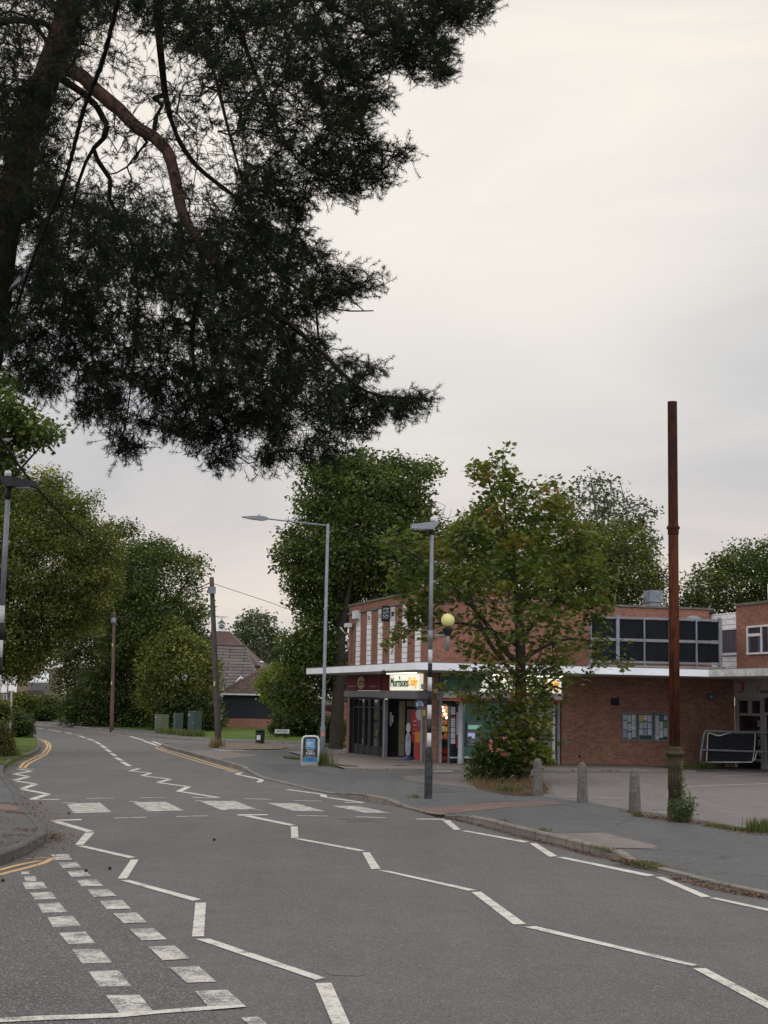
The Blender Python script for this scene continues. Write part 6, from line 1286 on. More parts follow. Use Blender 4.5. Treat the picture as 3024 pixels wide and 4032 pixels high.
def grow(limbs, pts, seg, rtip, rng, droop=.0, jit=.08, expo=.5, sway=None):
    pos, par, mr = [], [], []
    for poly, ra, rb, att in limbs:
        P = [np.array(p, float) for p in poly]; first = True; L = sum(np.linalg.norm(b - a) for a, b in zip(P, P[1:])); s = 0; prev = -1
        if pos and att: prev = int(np.argmin(((np.array(pos) - P[0]) ** 2).sum(1)))
        for i in range(len(P) - 1):
            a0 = P[max(i - 1, 0)]; a, b = P[i], P[i + 1]; b1 = P[min(i + 2, len(P) - 1)]; k = max(1, int(np.linalg.norm(b - a) / seg))
            for j in range(k + (1 if i == len(P) - 2 else 0)):
                t = j / k; q = .5 * (2 * a + (b - a0) * t + (2 * a0 - 5 * a + 4 * b - b1) * t * t + (3 * a - a0 - 3 * b + b1) * t ** 3)
                f = (s + np.linalg.norm(b - a) * t) / L; pos.append(q); par.append(prev); mr.append(ra + (rb - ra) * f); prev = len(pos) - 1
            s += np.linalg.norm(b - a)
    nl = len(pos); cap = nl + len(pts) * 14 + 10; A = np.zeros((cap, 3)); A[:nl] = pos; n = nl
    d0 = np.array([((A[:nl] - p) ** 2).sum(1).min() for p in pts]); order = np.argsort(d0)
    for ii in order:
        p = pts[ii]; dd = ((A[:n] - p) ** 2).sum(1); j = int(dd.argmin()); D = math.sqrt(dd[j]); k = max(1, min(9, int(D / seg))); a = A[j].copy(); jv = rng.normal(0, jit * D, 3); prev = j
        for q in range(1, k + 1):
            t = q / k; A[n] = a + (p - a) * t + (np.array([0, 0, droop * D]) + jv) * 4 * t * (1 - t) * .5 + (rng.normal(0, .02 * D, 3) if q < k else 0); par.append(prev); mr.append(0.0); prev = n; n += 1
            if n >= cap - 2: break
        if n >= cap - 12: break
    A = A[:n]; par = np.array(par[:n]); mr = np.array(mr[:n]); cnt = np.zeros(n); haschild = np.zeros(n, bool); haschild[par[par >= 0]] = True; cnt[~haschild] = 1
    for i in range(n - 1, -1, -1):
        if par[i] >= 0: cnt[par[i]] += cnt[i]
    rad = np.maximum(mr, rtip * cnt ** expo)
    lim = mr > 0; rad[lim] = mr[lim]; rad[~lim] = np.minimum(rad[~lim], np.maximum(rad[np.maximum(par[~lim], 0)], rtip))
    return A, par, rad, cnt
def tubes(A, par, rad, n=5):
    k = np.where(par >= 0)[0]; P0, P1 = A[par[k]], A[k]; r0_, r1_ = np.minimum(rad[par[k]], rad[k] * 1.5), rad[k]; t = P1 - P0; L = np.linalg.norm(t, axis=1, keepdims=True) + 1e-9; t = t / L
    up = np.where(np.abs(t[:, 2:3]) < .9, np.array([[0, 0, 1.]]), np.array([[1., 0, 0]])); a = np.cross(t, up); a /= np.linalg.norm(a, axis=1, keepdims=True); b = np.cross(t, a)
    th = np.arange(n) * 2 * np.pi / n; cs, sn = np.cos(th)[None, :, None], np.sin(th)[None, :, None]; off_ = a[:, None] * cs + b[:, None] * sn
    V = np.stack([P0[:, None] + off_ * r0_[:, None, None], P1[:, None] + off_ * r1_[:, None, None]], 1).reshape(-1, 3); E = len(k); base = (np.arange(E) * 2 * n)[:, None]; i = np.arange(n)[None]; j = (i + 1) % n
    return V, np.stack([base + i, base + j, base + n + j, base + n + i], -1).reshape(-1, 4)
def leaves(C, size, rng, shape='oval', up=.5, hang=0.0, tbase=None):
    n = len(C); sz = size * rng.uniform(.65, 1.3, n)[:, None]; nm = rng.normal(0, 1, (n, 3)); nm[:, 2] = np.abs(nm[:, 2]) + up; nm /= np.linalg.norm(nm, axis=1, keepdims=True)
    a = rng.normal(0, 1, (n, 3)); a[:, 2] -= hang; a -= nm * (a * nm).sum(1, keepdims=True); a /= np.linalg.norm(a, axis=1, keepdims=True) + 1e-9; b = np.cross(nm, a)
    if shape == 'oval': T = np.array([(0, 0, 0), (.45, -.33, .06), (1, 0, -.05), (.45, .33, .06)]); F = np.array([(0, 1, 2, 3)])
    elif shape == 'maple': T = np.array([(0, 0, 0), (.15, -.5, .02), (.45, -.28, 0), (.75, -.42, -.04), (.70, -.12, 0), (1.05, 0, -.08), (.70, .12, 0), (.75, .42, -.04), (.45, .28, 0), (.15, .5, .02)]); F = np.array([(0, 1, 2, 3), (0, 3, 4, 5), (0, 5, 6, 7), (0, 7, 8, 9)])
    else: T = np.array([(0, 0, 0), (.35, -.16, .05), (1, 0, -.1), (.35, .16, .05)]); F = np.array([(0, 1, 2, 3)])
    V = C[:, None] + sz[:, None] * (a[:, None] * T[None, :, :1] + b[:, None] * T[None, :, 1:2] + nm[:, None] * T[None, :, 2:3]); k = len(T); FF_ = (np.arange(n) * k)[:, None, None] + F[None]
    tint = rng.random(n) if tbase is None else np.clip(tbase + rng.normal(0, .14, n), 0, 1)
    return V.reshape(-1, 3), FF_.reshape(-1, F.shape[1]), np.repeat(tint, len(F))
M_l = {
 'lime': leafmat('leaf_lime', [(.03, .045, .011), (.08, .10, .021), (.17, .185, .042), (.38, .36, .12)]),
 'dark': leafmat('leaf_dark', [(.016, .026, .009), (.036, .054, .015), (.075, .095, .026), (.15, .17, .045)]),
 'chest': leafmat('leaf_chestnut', [(.026, .042, .011), (.060, .085, .020), (.11, .14, .032), (.20, .22, .055)]),
 'maple': leafmat('leaf_maple', [(.03, .048, .012), (.065, .092, .018), (.105, .14, .026), (.13, .15, .03), (.17, .11, .034), (.28, .10, .045)]),
 'bright': leafmat('leaf_bright', [(.07, .10, .018), (.15, .19, .03), (.26, .29, .05)]),
 'birch': leafmat('leaf_birch', [(.055, .075, .04), (.08, .105, .055), (.12, .145, .075)]),
 'hedge': leafmat('leaf_hedge', [(.03, .045, .012), (.07, .075, .02), (.12, .10, .03), (.15, .10, .045)]),
 'weed': leafmat('leaf_weed', [(.06, .085, .045), (.10, .13, .06), (.15, .18, .09)]),
 'grass': leafmat('leaf_grass', [(.05, .07, .02), (.09, .11, .03), (.16, .15, .06)]),
 'dry': leafmat('leaf_dry', [(.09, .065, .035), (.16, .115, .062), (.25, .19, .105)]),
 'rust': leafmat('leaf_rust', [(.05, .028, .018), (.13, .06, .03), (.20, .10, .05), (.08, .045, .03)], .1),
 'pine': leafmat('needle', [(.009, .016, .008), (.015, .025, .012), (.030, .042, .018)], .12, .8, .06)}
def tree(name, label, cat, k, P, Y, T, ncl, m, leaf, rc, mat, base, seed, shape='oval', gap=-.6, gs=90, trunk_r=.2, droop=.1, up=.5, hang=.3, group=None, limbs=None, holes=(), bark=None, rtip=.008, seg=.5, tint=False, front=False, nl=7, twig=True):
    rng = np.random.default_rng(seed); P = natpoly(k, P); n0 = int(ncl * 2.2); X, Y_ = samp(P, n0, rng, gap, gs, holes, seed, 0, min(30, .06 * (np.max(np.array(P)[:, 0]) - np.min(np.array(P)[:, 0])) + 6) if shape != 'maple' else 8); de = edist(P, X, Y_) * mpx(Y)
    lim = T * np.sqrt(np.clip(de / (T * .9), 0.02, 1)); dy = rng.uniform(-1, 1, n0); dy = np.sign(dy) * np.abs(dy) ** .7 * lim; s3 = 1 / mpx(Y); k3 = np.where(vnoise(X + dy * s3 * .8, Y_ - dy * s3 * .55, gs * .8, seed + 9) > (-.02 if shape != 'maple' else -.3))[0]; k3 = np.concatenate([k3, rng.integers(0, n0, max(0, ncl - len(k3)))])[:ncl]; X, Y_, dy, de = X[k3], Y_[k3], dy[k3], de[k3]
    if front: dy = -np.abs(dy)
    r_ = rays(X, Y_); C = np.array(CAM)[None] + r_ * (Y + dy)[:, None]
    b_ = Vector(base) if len(base) == 3 else None
    T_ = thing(name, label, cat, tuple(b_), group)
    if limbs is None:
        top = np.array([C[:, 0].mean(), Y, np.percentile(C[:, 2], 80)]); bb = np.array(b_); bot = np.percentile(C[:, 2], 8); mid = bb + (top - bb) * .5; mid[:2] = bb[:2] * .7 + top[:2] * .3
        limbs = [([bb - [0, 0, .2], bb + (mid - bb) * .5, mid, top], trunk_r, trunk_r * .15, False)]; sel = [int(rng.integers(ncl))]; dist = ((C - C[sel[0]]) ** 2).sum(1)
        for _ in range(nl): j = int(dist.argmax()); sel.append(j); dist = np.minimum(dist, ((C - C[j]) ** 2).sum(1))
        for j in sel[1:]:
            e = C[j]; f = float(np.clip((e[2] - bb[2]) / (top[2] - bb[2] + 1e-6) * .55, .15, .75)); s = bb + (mid - bb) * (f / .5) if f < .5 else mid + (top - mid) * ((f - .5) / .5)
            limbs.append(([s, s + (e - s) * .5 + np.array([0, 0, .08 * np.linalg.norm(e - s)]), s + (e - s) * .93], trunk_r * .45, trunk_r * .08, True))
    A, par, rad, cnt = grow(limbs, C, seg, rtip, rng, droop)
    V, F = tubes(A, par, rad, 6); npmesh('trunk', V, F, bark or M_bark, T_, smooth=True)
    cc = np.repeat(C, m, 0) + np.clip(rng.normal(0, 1, (ncl * m, 3)), -1.5, 1.5) * np.array([rc, rc, rc * .6])
    tb = np.repeat(np.clip(rng.normal(.42, .2, ncl), 0, 1), m)
    if tint: tb = np.repeat(np.clip(.38 + .26 * vnoise(C[:, 0] * 100, C[:, 2] * 100, 140, seed + 5), 0, 1), m)
    V, F, tn = leaves(cc, leaf, rng, shape, up, hang, tb); npmesh('crown', V, F, mat, T_, tint=tn); return T_, C
def gz(x, Y): return (x, Y, H(Y) + .1)
def gp(k, x, Y): return (atY(k, x, 2000, Y).x, Y, H(Y) + .1)
# --- pine
rngp = np.random.default_rng(77); YP = 18.5
out_ = [(-90, -90), (1990, -90), (1946, 24), (1934, 72), (1814, 121), (1735, 121), (1772, 187), (1747, 229), (1766, 283), (1729, 319), (1591, 319), (1567, 289), (1464, 326), (1500, 398), (1446, 446), (1458, 543), (1524, 555), (1530, 597), (1597, 597), (1512, 639), (1561, 657), (1555, 687), (1446, 693), (1500, 717), (1446, 760), (1362, 802), (1313, 778), (1229, 784), (1211, 868), (1205, 900), (1229, 966), (1301, 960), (1289, 1009), (1301, 1039), (1380, 1030), (1410, 1063), (1386, 1093), (1416, 1111), (1494, 1087), (1482, 1117), (1422, 1153), (1368, 1165), (1362, 1195), (1283, 1183), (1247, 1207), (1205, 1220), (1277, 1238), (1205, 1274), (1211, 1328), (1277, 1352), (1271, 1376), (1289, 1412), (1374, 1424), (1362, 1455), (1380, 1491), (1410, 1455), (1470, 1436), (1470, 1473), (1434, 1503), (1458, 1539), (1500, 1557), (1579, 1515), (1621, 1539), (1693, 1557), (1681, 1581), (1597, 1617), (1536, 1623), (1518, 1635), (1482, 1647), (1446, 1702), (1398, 1744), (1356, 1774), (1289, 1816), (1247, 1828), (1199, 1804), (1127, 1828), (1054, 1840), (1000, 1822), (1018, 1744), (988, 1702), (960, 1700), (916, 1762), (904, 1726), (838, 1732), (844, 1774), (886, 1816), (838, 1840), (753, 1768), (675, 1738), (627, 1732), (603, 1660), (591, 1569), (542, 1557), (494, 1593), (518, 1611), (585, 1653), (542, 1678), (570, 1720), (524, 1738), (555, 1774), (458, 1774), (416, 1678), (337, 1684), (337, 1641), (295, 1602), (307, 1533), (271, 1479), (241, 1533), (205, 1581), (90, 1521), (0, 1400), (-90, 1380)]
holes = [([(430, 60), (640, 160), (800, 240), (900, 420), (960, 640), (900, 860), (760, 880), (560, 820), (440, 700), (300, 540), (270, 330), (330, 200)], .16),
         ([(360, 1100), (520, 1120), (760, 1180), (760, 1420), (640, 1500), (440, 1400)], .65), ([(960, 120), (1250, 420), (1180, 760), (1000, 700), (930, 400)], .6), ([(60, 930), (140, 900), (120, 1060), (50, 1040)], .0),
         ([(0, 0), (180, 0), (240, 180), (200, 330), (0, 330)], .45), ([(260, 250), (330, 260), (320, 700), (220, 700)], .4), ([(280, 500), (440, 560), (470, 760), (300, 760)], .12), ([(-60, 1240), (160, 1210), (420, 1380), (340, 1480), (120, 1430), (-60, 1380)], .75), ([(1150, 1600), (1330, 1640), (1240, 1760), (1080, 1720)], .55), ([(1030, 1360), (1250, 1240), (1210, 1330)], .5)]
NC = 6300
X, Y_ = samp(out_, NC, rngp, -.34, 95, holes, 4, 34); de = edist(out_, X, Y_) * mpx(YP)
tipl = [[(1500, 1590), (1600, 1572), (1695, 1575)], [(1420, 1490), (1475, 1442)], [(1400, 1130), (1492, 1095)], [(1540, 612), (1600, 598)], [(1225, 1222), (1285, 1185)], [(1220, 1160), (1365, 1180)], [(460, 1765), (555, 1762)], [(820, 1790), (888, 1816)], [(1000, 1822), (1110, 1785)], [(300, 1600), (345, 1640)], [(1460, 705), (1505, 712)], [(1800, 90), (1948, 28)], [(1720, 310), (1770, 270)], [(1735, 210), (1774, 188)], [(1230, 1330), (1280, 1352)], [(1350, 1430), (1378, 1424)], [(1590, 1600), (1560, 1640)], [(560, 1660), (590, 1650)], [(910, 1740), (918, 1762)], [(1480, 400), (1502, 396)]]
tx = np.array([(a[0] + (b[0] - a[0]) * t + rngp.normal(0, 9), a[1] + (b[1] - a[1]) * t + rngp.normal(0, 9)) for L_ in tipl for a, b in zip(L_, L_[1:]) for t in np.linspace(0, 1, 11)]); X = np.concatenate([X[:NC - len(tx)], tx[:, 0]]); Y_ = np.concatenate([Y_[:NC - len(tx)], tx[:, 1]]); de = edist(out_, X, Y_) * mpx(YP)
Tm = 3.0 * np.sqrt(np.clip(de / 2.0, .02, 1)); dy = rngp.uniform(-1, 1, NC) * Tm; C = np.array(CAM)[None] + rays(X, Y_) * (YP + dy)[:, None]
hp_pts = lambda L_, dys: [np.array(atY('H', x, y, YP + dd)) for (x, y), dd in zip(L_, dys)]
def hl(L_, d0=0.0, d1=0.0): n = len(L_); return [np.array(atY('H', x, y, YP + d0 + (d1 - d0) * i / (n - 1))) for i, (x, y) in enumerate(L_)]
bx = atY('N', -420, 3325, YP); pbase = np.array([bx.x, YP, hp(bx.x, YP)])
wN = lambda px: px / 1.659 * mpx(YP) / 2
limbs = [([pbase - [0, 0, .3], np.array(atY('N', -330, 2800, YP)), np.array(atY('N', -190, 2000, YP)), np.array(atY('N', -60, 1400, YP)), *hl([(20, 1500), (100, 1200), (170, 900), (270, 600), (360, 350), (440, 100), (470, -200)]), np.array(atY('N', 330, -500, YP))], .34, .15, False),
    (hl([(330, 470), (450, 455), (540, 500), (640, 600), (780, 715), (900, 840), (1000, 890), (1090, 980), (1140, 1150), (1180, 1350), (1240, 1490), (1300, 1570)], -.1, -1.2), wN(100), wN(62), True),
    (hl([(400, 510), (440, 540), (530, 600), (630, 690), (700, 820), (680, 900), (610, 970)], 0, .5), wN(55), wN(42), True), (hl([(610, 970), (640, 1050), (720, 1170), (715, 1300), (800, 1460), (860, 1600), (900, 1780)], .5, .8), wN(38), wN(16), True), (hl([(610, 970), (560, 1060), (510, 1200), (470, 1400), (440, 1700)], .5, 1.0), wN(30), wN(12), True),
    (hl([(440, -100), (800, -120), (1010, -60), (1025, 100), (1045, 300), (1060, 450), (1080, 620), (1110, 760), (1160, 900), (1270, 1070), (1410, 1190), (1540, 1290), (1610, 1400), (1650, 1560)], 0, 1.2), wN(70), wN(22), True),
    (hl([(1000, 640), (1060, 690), (1020, 760), (1010, 850)], .6, 0), wN(28), wN(34), True), (hl([(960, 930), (900, 1000), (830, 1090), (760, 1130), (700, 1140)], -.5, .2), wN(22), wN(10), True),
    (hl([(350, 200), (290, 150), (200, 140), (90, 130), (0, 150), (-150, 260)], 0, -1), wN(50), wN(40), True), (hl([(320, 380), (300, 260), (250, 190), (220, 180)], 0, .3), wN(40), wN(22), True),
    (hl([(460, -150), (900, -260), (1150, 20), (1300, 290), (1400, 480), (1480, 800), (1560, 1100)], 0, -1.5), wN(50), wN(14), True), (hl([(460, -180), (1100, -300), (1500, 50), (1600, 300), (1700, 560), (1850, 900), (2000, 1100), (2200, 1180)], 0, .8), wN(60), wN(12), True),
    (hl([(470, -200), (1300, -350), (2000, -60), (2300, 120), (2700, 250), (2860, 380)], 0, 1.5), wN(60), wN(10), True), (hl([(470, -220), (1500, -420), (2400, -120), (2900, 0), (3180, 60)], 0, -1), wN(60), wN(10), True), (hl([(2000, -60), (2150, 300), (2300, 700), (2480, 1000), (2620, 1010)], .8, 0), wN(24), wN(8), True),
    (hl([(1290, 1560), (1400, 1720), (1650, 1960), (1900, 2120), (2100, 2300), (2400, 2560), (2780, 2600)], -1.2, -.5), wN(56), wN(10), True), (hl([(1290, 1560), (1330, 1800), (1260, 2100), (1280, 2500), (1400, 2900)], -1.2, .4), wN(44), wN(9), True), (hl([(1650, 1560), (1800, 1750), (1950, 1900), (2200, 2020), (2440, 2030)], 1.2, .2), wN(24), wN(8), True),
    (hl([(1700, 2000), (1900, 2300), (1850, 2600), (1800, 2900), (1720, 3030)], -1, -.6), wN(26), wN(8), True), (hl([(860, 1600), (900, 1900), (880, 2300), (820, 2800)], .8, 1), wN(18), wN(8), True), (hl([(100, 1250), (300, 1500), (420, 1900), (380, 2300), (340, 2560)], 0, -1.6), wN(44), wN(9), True), (hl([(60, 1480), (150, 1440), (250, 1560), (420, 1700)], 0, .6), wN(24), wN(10), True)]
bpine = Vector(pbase); T_ = thing('pine_tree', 'big dark pine with a reddish trunk hanging over the road from the upper left', 'tree', tuple(bpine))
A, par, rad, cnt = grow(limbs, C, .16, .0042, rngp, .30, .10, .42)
thick = rad > .05; V, F = tubes(A, np.where(thick, par, -1), rad, 8); npmesh('trunk', V, F, M_pinebark, T_, smooth=True)
V, F = tubes(A, np.where(thick, -1, par), rad, 4); npmesh('branches', V, F, M_twig, T_, smooth=True)
# shoots: short axes around every branch tip, each ringed with needles
ns = 5; S0 = np.repeat(C, ns, 0); NS = len(S0); outw = S0 - np.array([atY('N', 500, 300, YP)]); outw /= np.linalg.norm(outw, axis=1, keepdims=True)
dirs = rngp.normal(0, .75, (NS, 3)) + outw * .7 + np.array([[.15, 0, .15]]); dirs /= np.linalg.norm(dirs, axis=1, keepdims=True); S0 = S0 + rngp.normal(0, .07, (NS, 3)); Ls = rngp.uniform(.10, .22, NS); S1_ = S0 + dirs * Ls[:, None]
Pn = np.repeat(C, ns, 0); A2 = np.concatenate([Pn, S0 + rngp.normal(0, .01, S0.shape), S1_]); par2 = np.concatenate([np.full(NS, -1), np.arange(NS), np.arange(NS) + NS]); V, F = tubes(A2, par2, np.full(3 * NS, .0035), 3); npmesh('twigs', V, F, M_twig, T_)
nn_ = 28; I = np.repeat(np.arange(NS), nn_); t = rngp.uniform(.15, 1.0, len(I)) ** .8; B0 = S0[I] + dirs[I] * (Ls[I] * t)[:, None]; rv = rngp.normal(0, 1, (len(I), 3)); rv -= dirs[I] * (rv * dirs[I]).sum(1, keepdims=True); rv /= np.linalg.norm(rv, axis=1, keepdims=True)
nd = dirs[I] * rngp.uniform(.35, .95, len(I))[:, None] + rv; nd /= np.linalg.norm(nd, axis=1, keepdims=True); Ln = rngp.uniform(.045, .078, len(I))[:, None]; wv_ = np.cross(nd, rngp.normal(0, 1, (len(I), 3))); wv_ /= np.linalg.norm(wv_, axis=1, keepdims=True)
V = np.stack([B0 - wv_ * .0030, B0 + wv_ * .0030, B0 + nd * Ln], 1).reshape(-1, 3); F = np.arange(len(V)).reshape(-1, 3)
npmesh('needles', V, F, M_l['pine'], T_, tint=np.repeat(np.clip(.5 + .3 * vnoise(C[:, 0] * 100, C[:, 2] * 100, 90, 3) + rngp.normal(0, .15, NC), 0, 1), ns * nn_))
# --- chestnut beside the parade
tree('chestnut_tree', 'tall dark green chestnut rising behind the left end of the shop parade', 'tree', 'B', [(385, 240), (430, 180), (560, 175), (640, 130), (720, 130), (800, 110), (870, 130), (980, 110), (1010, 150), (1100, 180), (1230, 150), (1245, 250), (1190, 320), (1185, 420), (1220, 520), (1240, 700), (1200, 1000), (760, 1040), (715, 1100), (715, 1400), (700, 1560), (600, 1560), (480, 1640), (330, 1700), (300, 1600), (290, 1450), (320, 1330), (310, 1230), (400, 1150), (370, 1040), (400, 960), (310, 920), (340, 860), (285, 760), (330, 620), (370, 560), (460, 480), (400, 440), (420, 380), (500, 330)],
     74, 4.5, 1500, 44, .20, .42, M_l['chest'], tuple(Vector((atY('B', 640, 1700, 72).x, 72, H(72) + .1))), 1, 'oval', -.42, 62, .42, .1, .5, .9, seg=.8, rtip=.02, tint=True)
# trunk foot seen beside the brick pier
T_ = thing('ivy_tree', 'leaning grey trunk with flared foot just left of the brick pier', 'tree', tuple(P3('B', 690, 1800)))
q0 = P3('B', 690, 1812); Yq = q0.y; m = MB()
for (x0, w0), (x1, w1) in ((((672, 26)), ((700, 16))), ((705, 20), ((708, 14)))):
    a, b, c = atY('B', x0 - 12, 1815, Yq), atY('B', x0 + 3, 1740, Yq), atY('B', x1, 1500, Yq); m.tube([a - UP * .2, b, c, c + UP * 1.5], [w0 / 1.5 * mpx(Yq), w0 / 2 * mpx(Yq), w1 / 2 * mpx(Yq), .1], 10)
m.build('trunk', pm('grey_bark', (.13, .10, .08), (.07, .055, .045), 8, .95, .6), T_)
rng = np.random.default_rng(4); cc = np.array(atY('B', 690, 1560, Yq))[None] + rng.normal(0, 1, (700, 3)) * np.array([.35, .4, .9]) + np.array([[.1, .3, .6]]); V, F, tn = leaves(cc, .12, rng); npmesh('crown', V, F, M_l['dark'], T_, tint=tn)
# understorey by the street name
tree('maple_shrub', 'yellow-green small maple spreading over the barn roof', 'tree', 'B', [(180, 1480), (250, 1400), (330, 1370), (400, 1440), (420, 1560), (380, 1640), (300, 1640), (250, 1600), (200, 1620), (230, 1560)], 93, 1.6, 220, 24, .2, .36, M_l['bright'], gp('B', 330, 96), 2, 'oval', -.9, 60, .08, rtip=.008)
tree('dark_shrub', 'large dark green shrub mass behind the street name sign', 'shrub', 'B', [(275, 1790), (270, 1700), (310, 1640), (400, 1600), (520, 1600), (600, 1640), (700, 1600), (712, 1500), (712, 1650), (690, 1780), (560, 1800), (400, 1800)], 101, 1.6, 620, 28, .2, .36, M_l['dark'], gp('B', 470, 101), 3, 'oval', None, 60, .08, rtip=.008)
tree('round_bush', 'rounded green bush between the tall street lamp and the brick pier', 'shrub', 'AB', [(870, 520), (865, 200), (900, 0), (1040, -120), (1180, -60), (1270, 60), (1300, 200), (1230, 380), (1180, 500), (1020, 540)], 79, 1.3, 230, 30, .13, .24, M_l['dark'], gp('AB', 1050, 79), 5, 'oval', None, 60, .05, rtip=.006)
# --- maple in front of the shops
bm_ = P3('W', 1127, 1690); Ym = bm_.y
def mw(L_, d0=0, d1=0): n = len(L_); return [np.array(atY('W', x, y, Ym + d0 + (d1 - d0) * i / (n - 1))) for i, (x, y) in enumerate(L_)]
wm = lambda px: px / .54861 * mpx(Ym) / 2
lm = [([np.array(bm_) - [0, 0, .2], *mw([(1128, 1640), (1126, 1560), (1124, 1450), (1124, 1380), (1118, 1310)])], wm(34), wm(20), False), (mw([(1118, 1310), (1108, 1240), (1095, 1180), (1080, 1120), (1062, 1060), (1045, 1010)], 0, -.4), wm(16), wm(3), True), (mw([(1120, 1320), (1140, 1250), (1165, 1180), (1195, 1120), (1220, 1070)], 0, .8), wm(13), wm(3), True),
      (mw([(1124, 1440), (1095, 1410), (1060, 1360), (1020, 1310), (960, 1250), (900, 1200), (840, 1170)], 0, -1.2), wm(13), wm(3), True), (mw([(1122, 1400), (1080, 1370), (1020, 1350), (960, 1345), (900, 1355), (850, 1385)], 0, 1.0), wm(9), wm(2.5), True), (mw([(1126, 1510), (1105, 1450), (1065, 1400), (1030, 1330), (1010, 1260), (990, 1180)], 0, -1.6), wm(12), wm(3), True),
      (mw([(1124, 1380), (1160, 1340), (1200, 1300), (1250, 1260), (1290, 1230)], 0, -.8), wm(11), wm(3), True), (mw([(1124, 1430), (1170, 1400), (1230, 1380), (1290, 1390), (1340, 1420)], 0, 1), wm(9), wm(2.5), True), (mw([(1127, 1600), (1095, 1560), (1075, 1500), (1040, 1460), (980, 1450)], 0, -1), wm(10), wm(3), True), (mw([(1128, 1600), (1150, 1540), (1180, 1480), (1230, 1450)], 0, .8), wm(9), wm(3), True), (mw([(1110, 1250), (1112, 1150), (1130, 1080), (1150, 1040)], 0, .5), wm(9), wm(3), True), (mw([(1095, 1180), (1090, 1080), (1085, 1010), (1088, 980)], 0, 0), wm(6), wm(2), True)]
tree('maple_tree', 'maple with reddening leaves standing in front of the lit shop front', 'tree', 'W', [(1060, 1010), (1070, 978), (1092, 962), (1102, 985), (1098, 1010), (1128, 1040), (1180, 1045), (1200, 1028), (1218, 1050), (1232, 1100), (1270, 1150), (1300, 1200), (1318, 1260), (1322, 1330), (1345, 1380), (1366, 1438), (1340, 1445), (1310, 1425), (1270, 1460), (1225, 1480), (1205, 1510), (1190, 1560), (1180, 1620), (1175, 1660), (1130, 1670), (1060, 1680), (1030, 1640), (1040, 1590), (1050, 1540), (1010, 1515), (960, 1500), (925, 1475), (950, 1455), (990, 1435), (950, 1400), (890, 1375), (845, 1400), (822, 1402), (845, 1365), (905, 1338), (862, 1300), (832, 1250), (830, 1200), (803, 1165), (860, 1150), (920, 1165), (960, 1150), (1000, 1120), (1036, 1096), (1042, 1060), (1012, 1003), (1030, 995)],
     Ym, 3.4, 1150, 13, .15, .19, M_l['maple'], tuple(bm_), 6, 'maple', -.4, 60, .2, .05, 1.0, .4, limbs=lm, seg=.3, rtip=.005, tint=True, holes=[(natpoly('W', [(880, 1350), (1000, 1370), (1000, 1480), (860, 1480)]), .5), (natpoly('W', [(1060, 1500), (1100, 1500), (1100, 1590), (1060, 1590)]), .9), (natpoly('W', [(1150, 1500), (1210, 1500), (1200, 1600), (1150, 1600)]), .8), (natpoly('W', [(930, 1400), (1010, 1410), (1010, 1500), (930, 1480)]), .5), (natpoly('W', [(1130, 1330), (1350, 1330), (1350, 1500), (1225, 1500), (1220, 1430), (1130, 1430)]), .45), (natpoly('W', [(1095, 1380), (1150, 1380), (1150, 1480), (1100, 1480)]), .35), (natpoly('W', [(930, 1290), (1100, 1290), (1100, 1500), (930, 1500)]), .5), (natpoly('W', [(1060, 1480), (1220, 1480), (1200, 1640), (1040, 1640)]), .95)])
tree('rose_shrub', 'dark leafy shrub with pink roses round the foot of the maple', 'shrub', 'U', [(305, 720), (320, 600), (350, 460), (440, 330), (560, 220), (760, 100), (900, 120), (1020, 200), (1060, 420), (1040, 600), (900, 640), (760, 700), (560, 760), (420, 720)], Ym - .6, .7, 300, 22, .085, .13, M_l['dark'], tuple(P3('U', 720, 760)), 7, 'oval', None, 60, .03, rtip=.004, seg=.15)
tree('shrub_sprays', 'lighter green sprays of leaves at the right of the maple trunk', 'shrub', 'U', [(1080, 480), (1100, 300), (1180, 240), (1260, 300), (1340, 380), (1385, 490), (1330, 520), (1240, 470), (1150, 520)], Ym - .1, .5, 60, 16, .11, .12, M_l['bright'], tuple(P3('U', 1090, 760)), 8, 'maple', None, 60, .02, rtip=.004, seg=.15)
T_ = bpy.data.objects['rose_shrub']; rng = np.random.default_rng(9)
for x, y in ((610, 235), (600, 290), (620, 325), (780, 195), (790, 400), (815, 395), (765, 405), (700, 345), (1140, 200)):
    c = np.array(atY('U', x, y, Ym - 1.35)); V, F, tn = leaves(c[None] + rng.normal(0, .022, (26, 3)), .05, rng); npmesh('rose', V, F, leafmat('rose_pink', [(.55, .14, .13), (.6, .28, .26)], .2) if 'rose_pink' not in MATS else MATS['rose_pink'], T_, tint=tn)
# --- trees behind the parade
tree('birch_tree', 'airy grey-green tree with visible branches behind the parade roof', 'tree', 'W', [(1195, 1180), (1200, 1100), (1225, 1050), (1250, 1010), (1290, 1015), (1330, 1030), (1350, 1060), (1380, 1080), (1425, 1100), (1400, 1130), (1430, 1165), (1410, 1200), (1300, 1260), (1200, 1260)], 84, 3.4, 420, 11, .22, .4, M_l['birch'], gp('W', 1310, 84), 10, 'oval', -.35, 60, .28, seg=.5, rtip=.022, hang=.8, nl=12)
tree('lime_tree', 'yellow-green lime in seed behind the roof left of the iron column', 'tree', 'W', [(1230, 1160), (1290, 1130), (1360, 1120), (1405, 1160), (1430, 1200), (1442, 1260), (1445, 1320), (1200, 1320), (1200, 1200)], 76, 3.4, 700, 30, .16, .34, M_l['lime'], gp('W', 1330, 76), 11, 'oval', -.8, 60, .28, seg=.7, rtip=.015, tint=True)
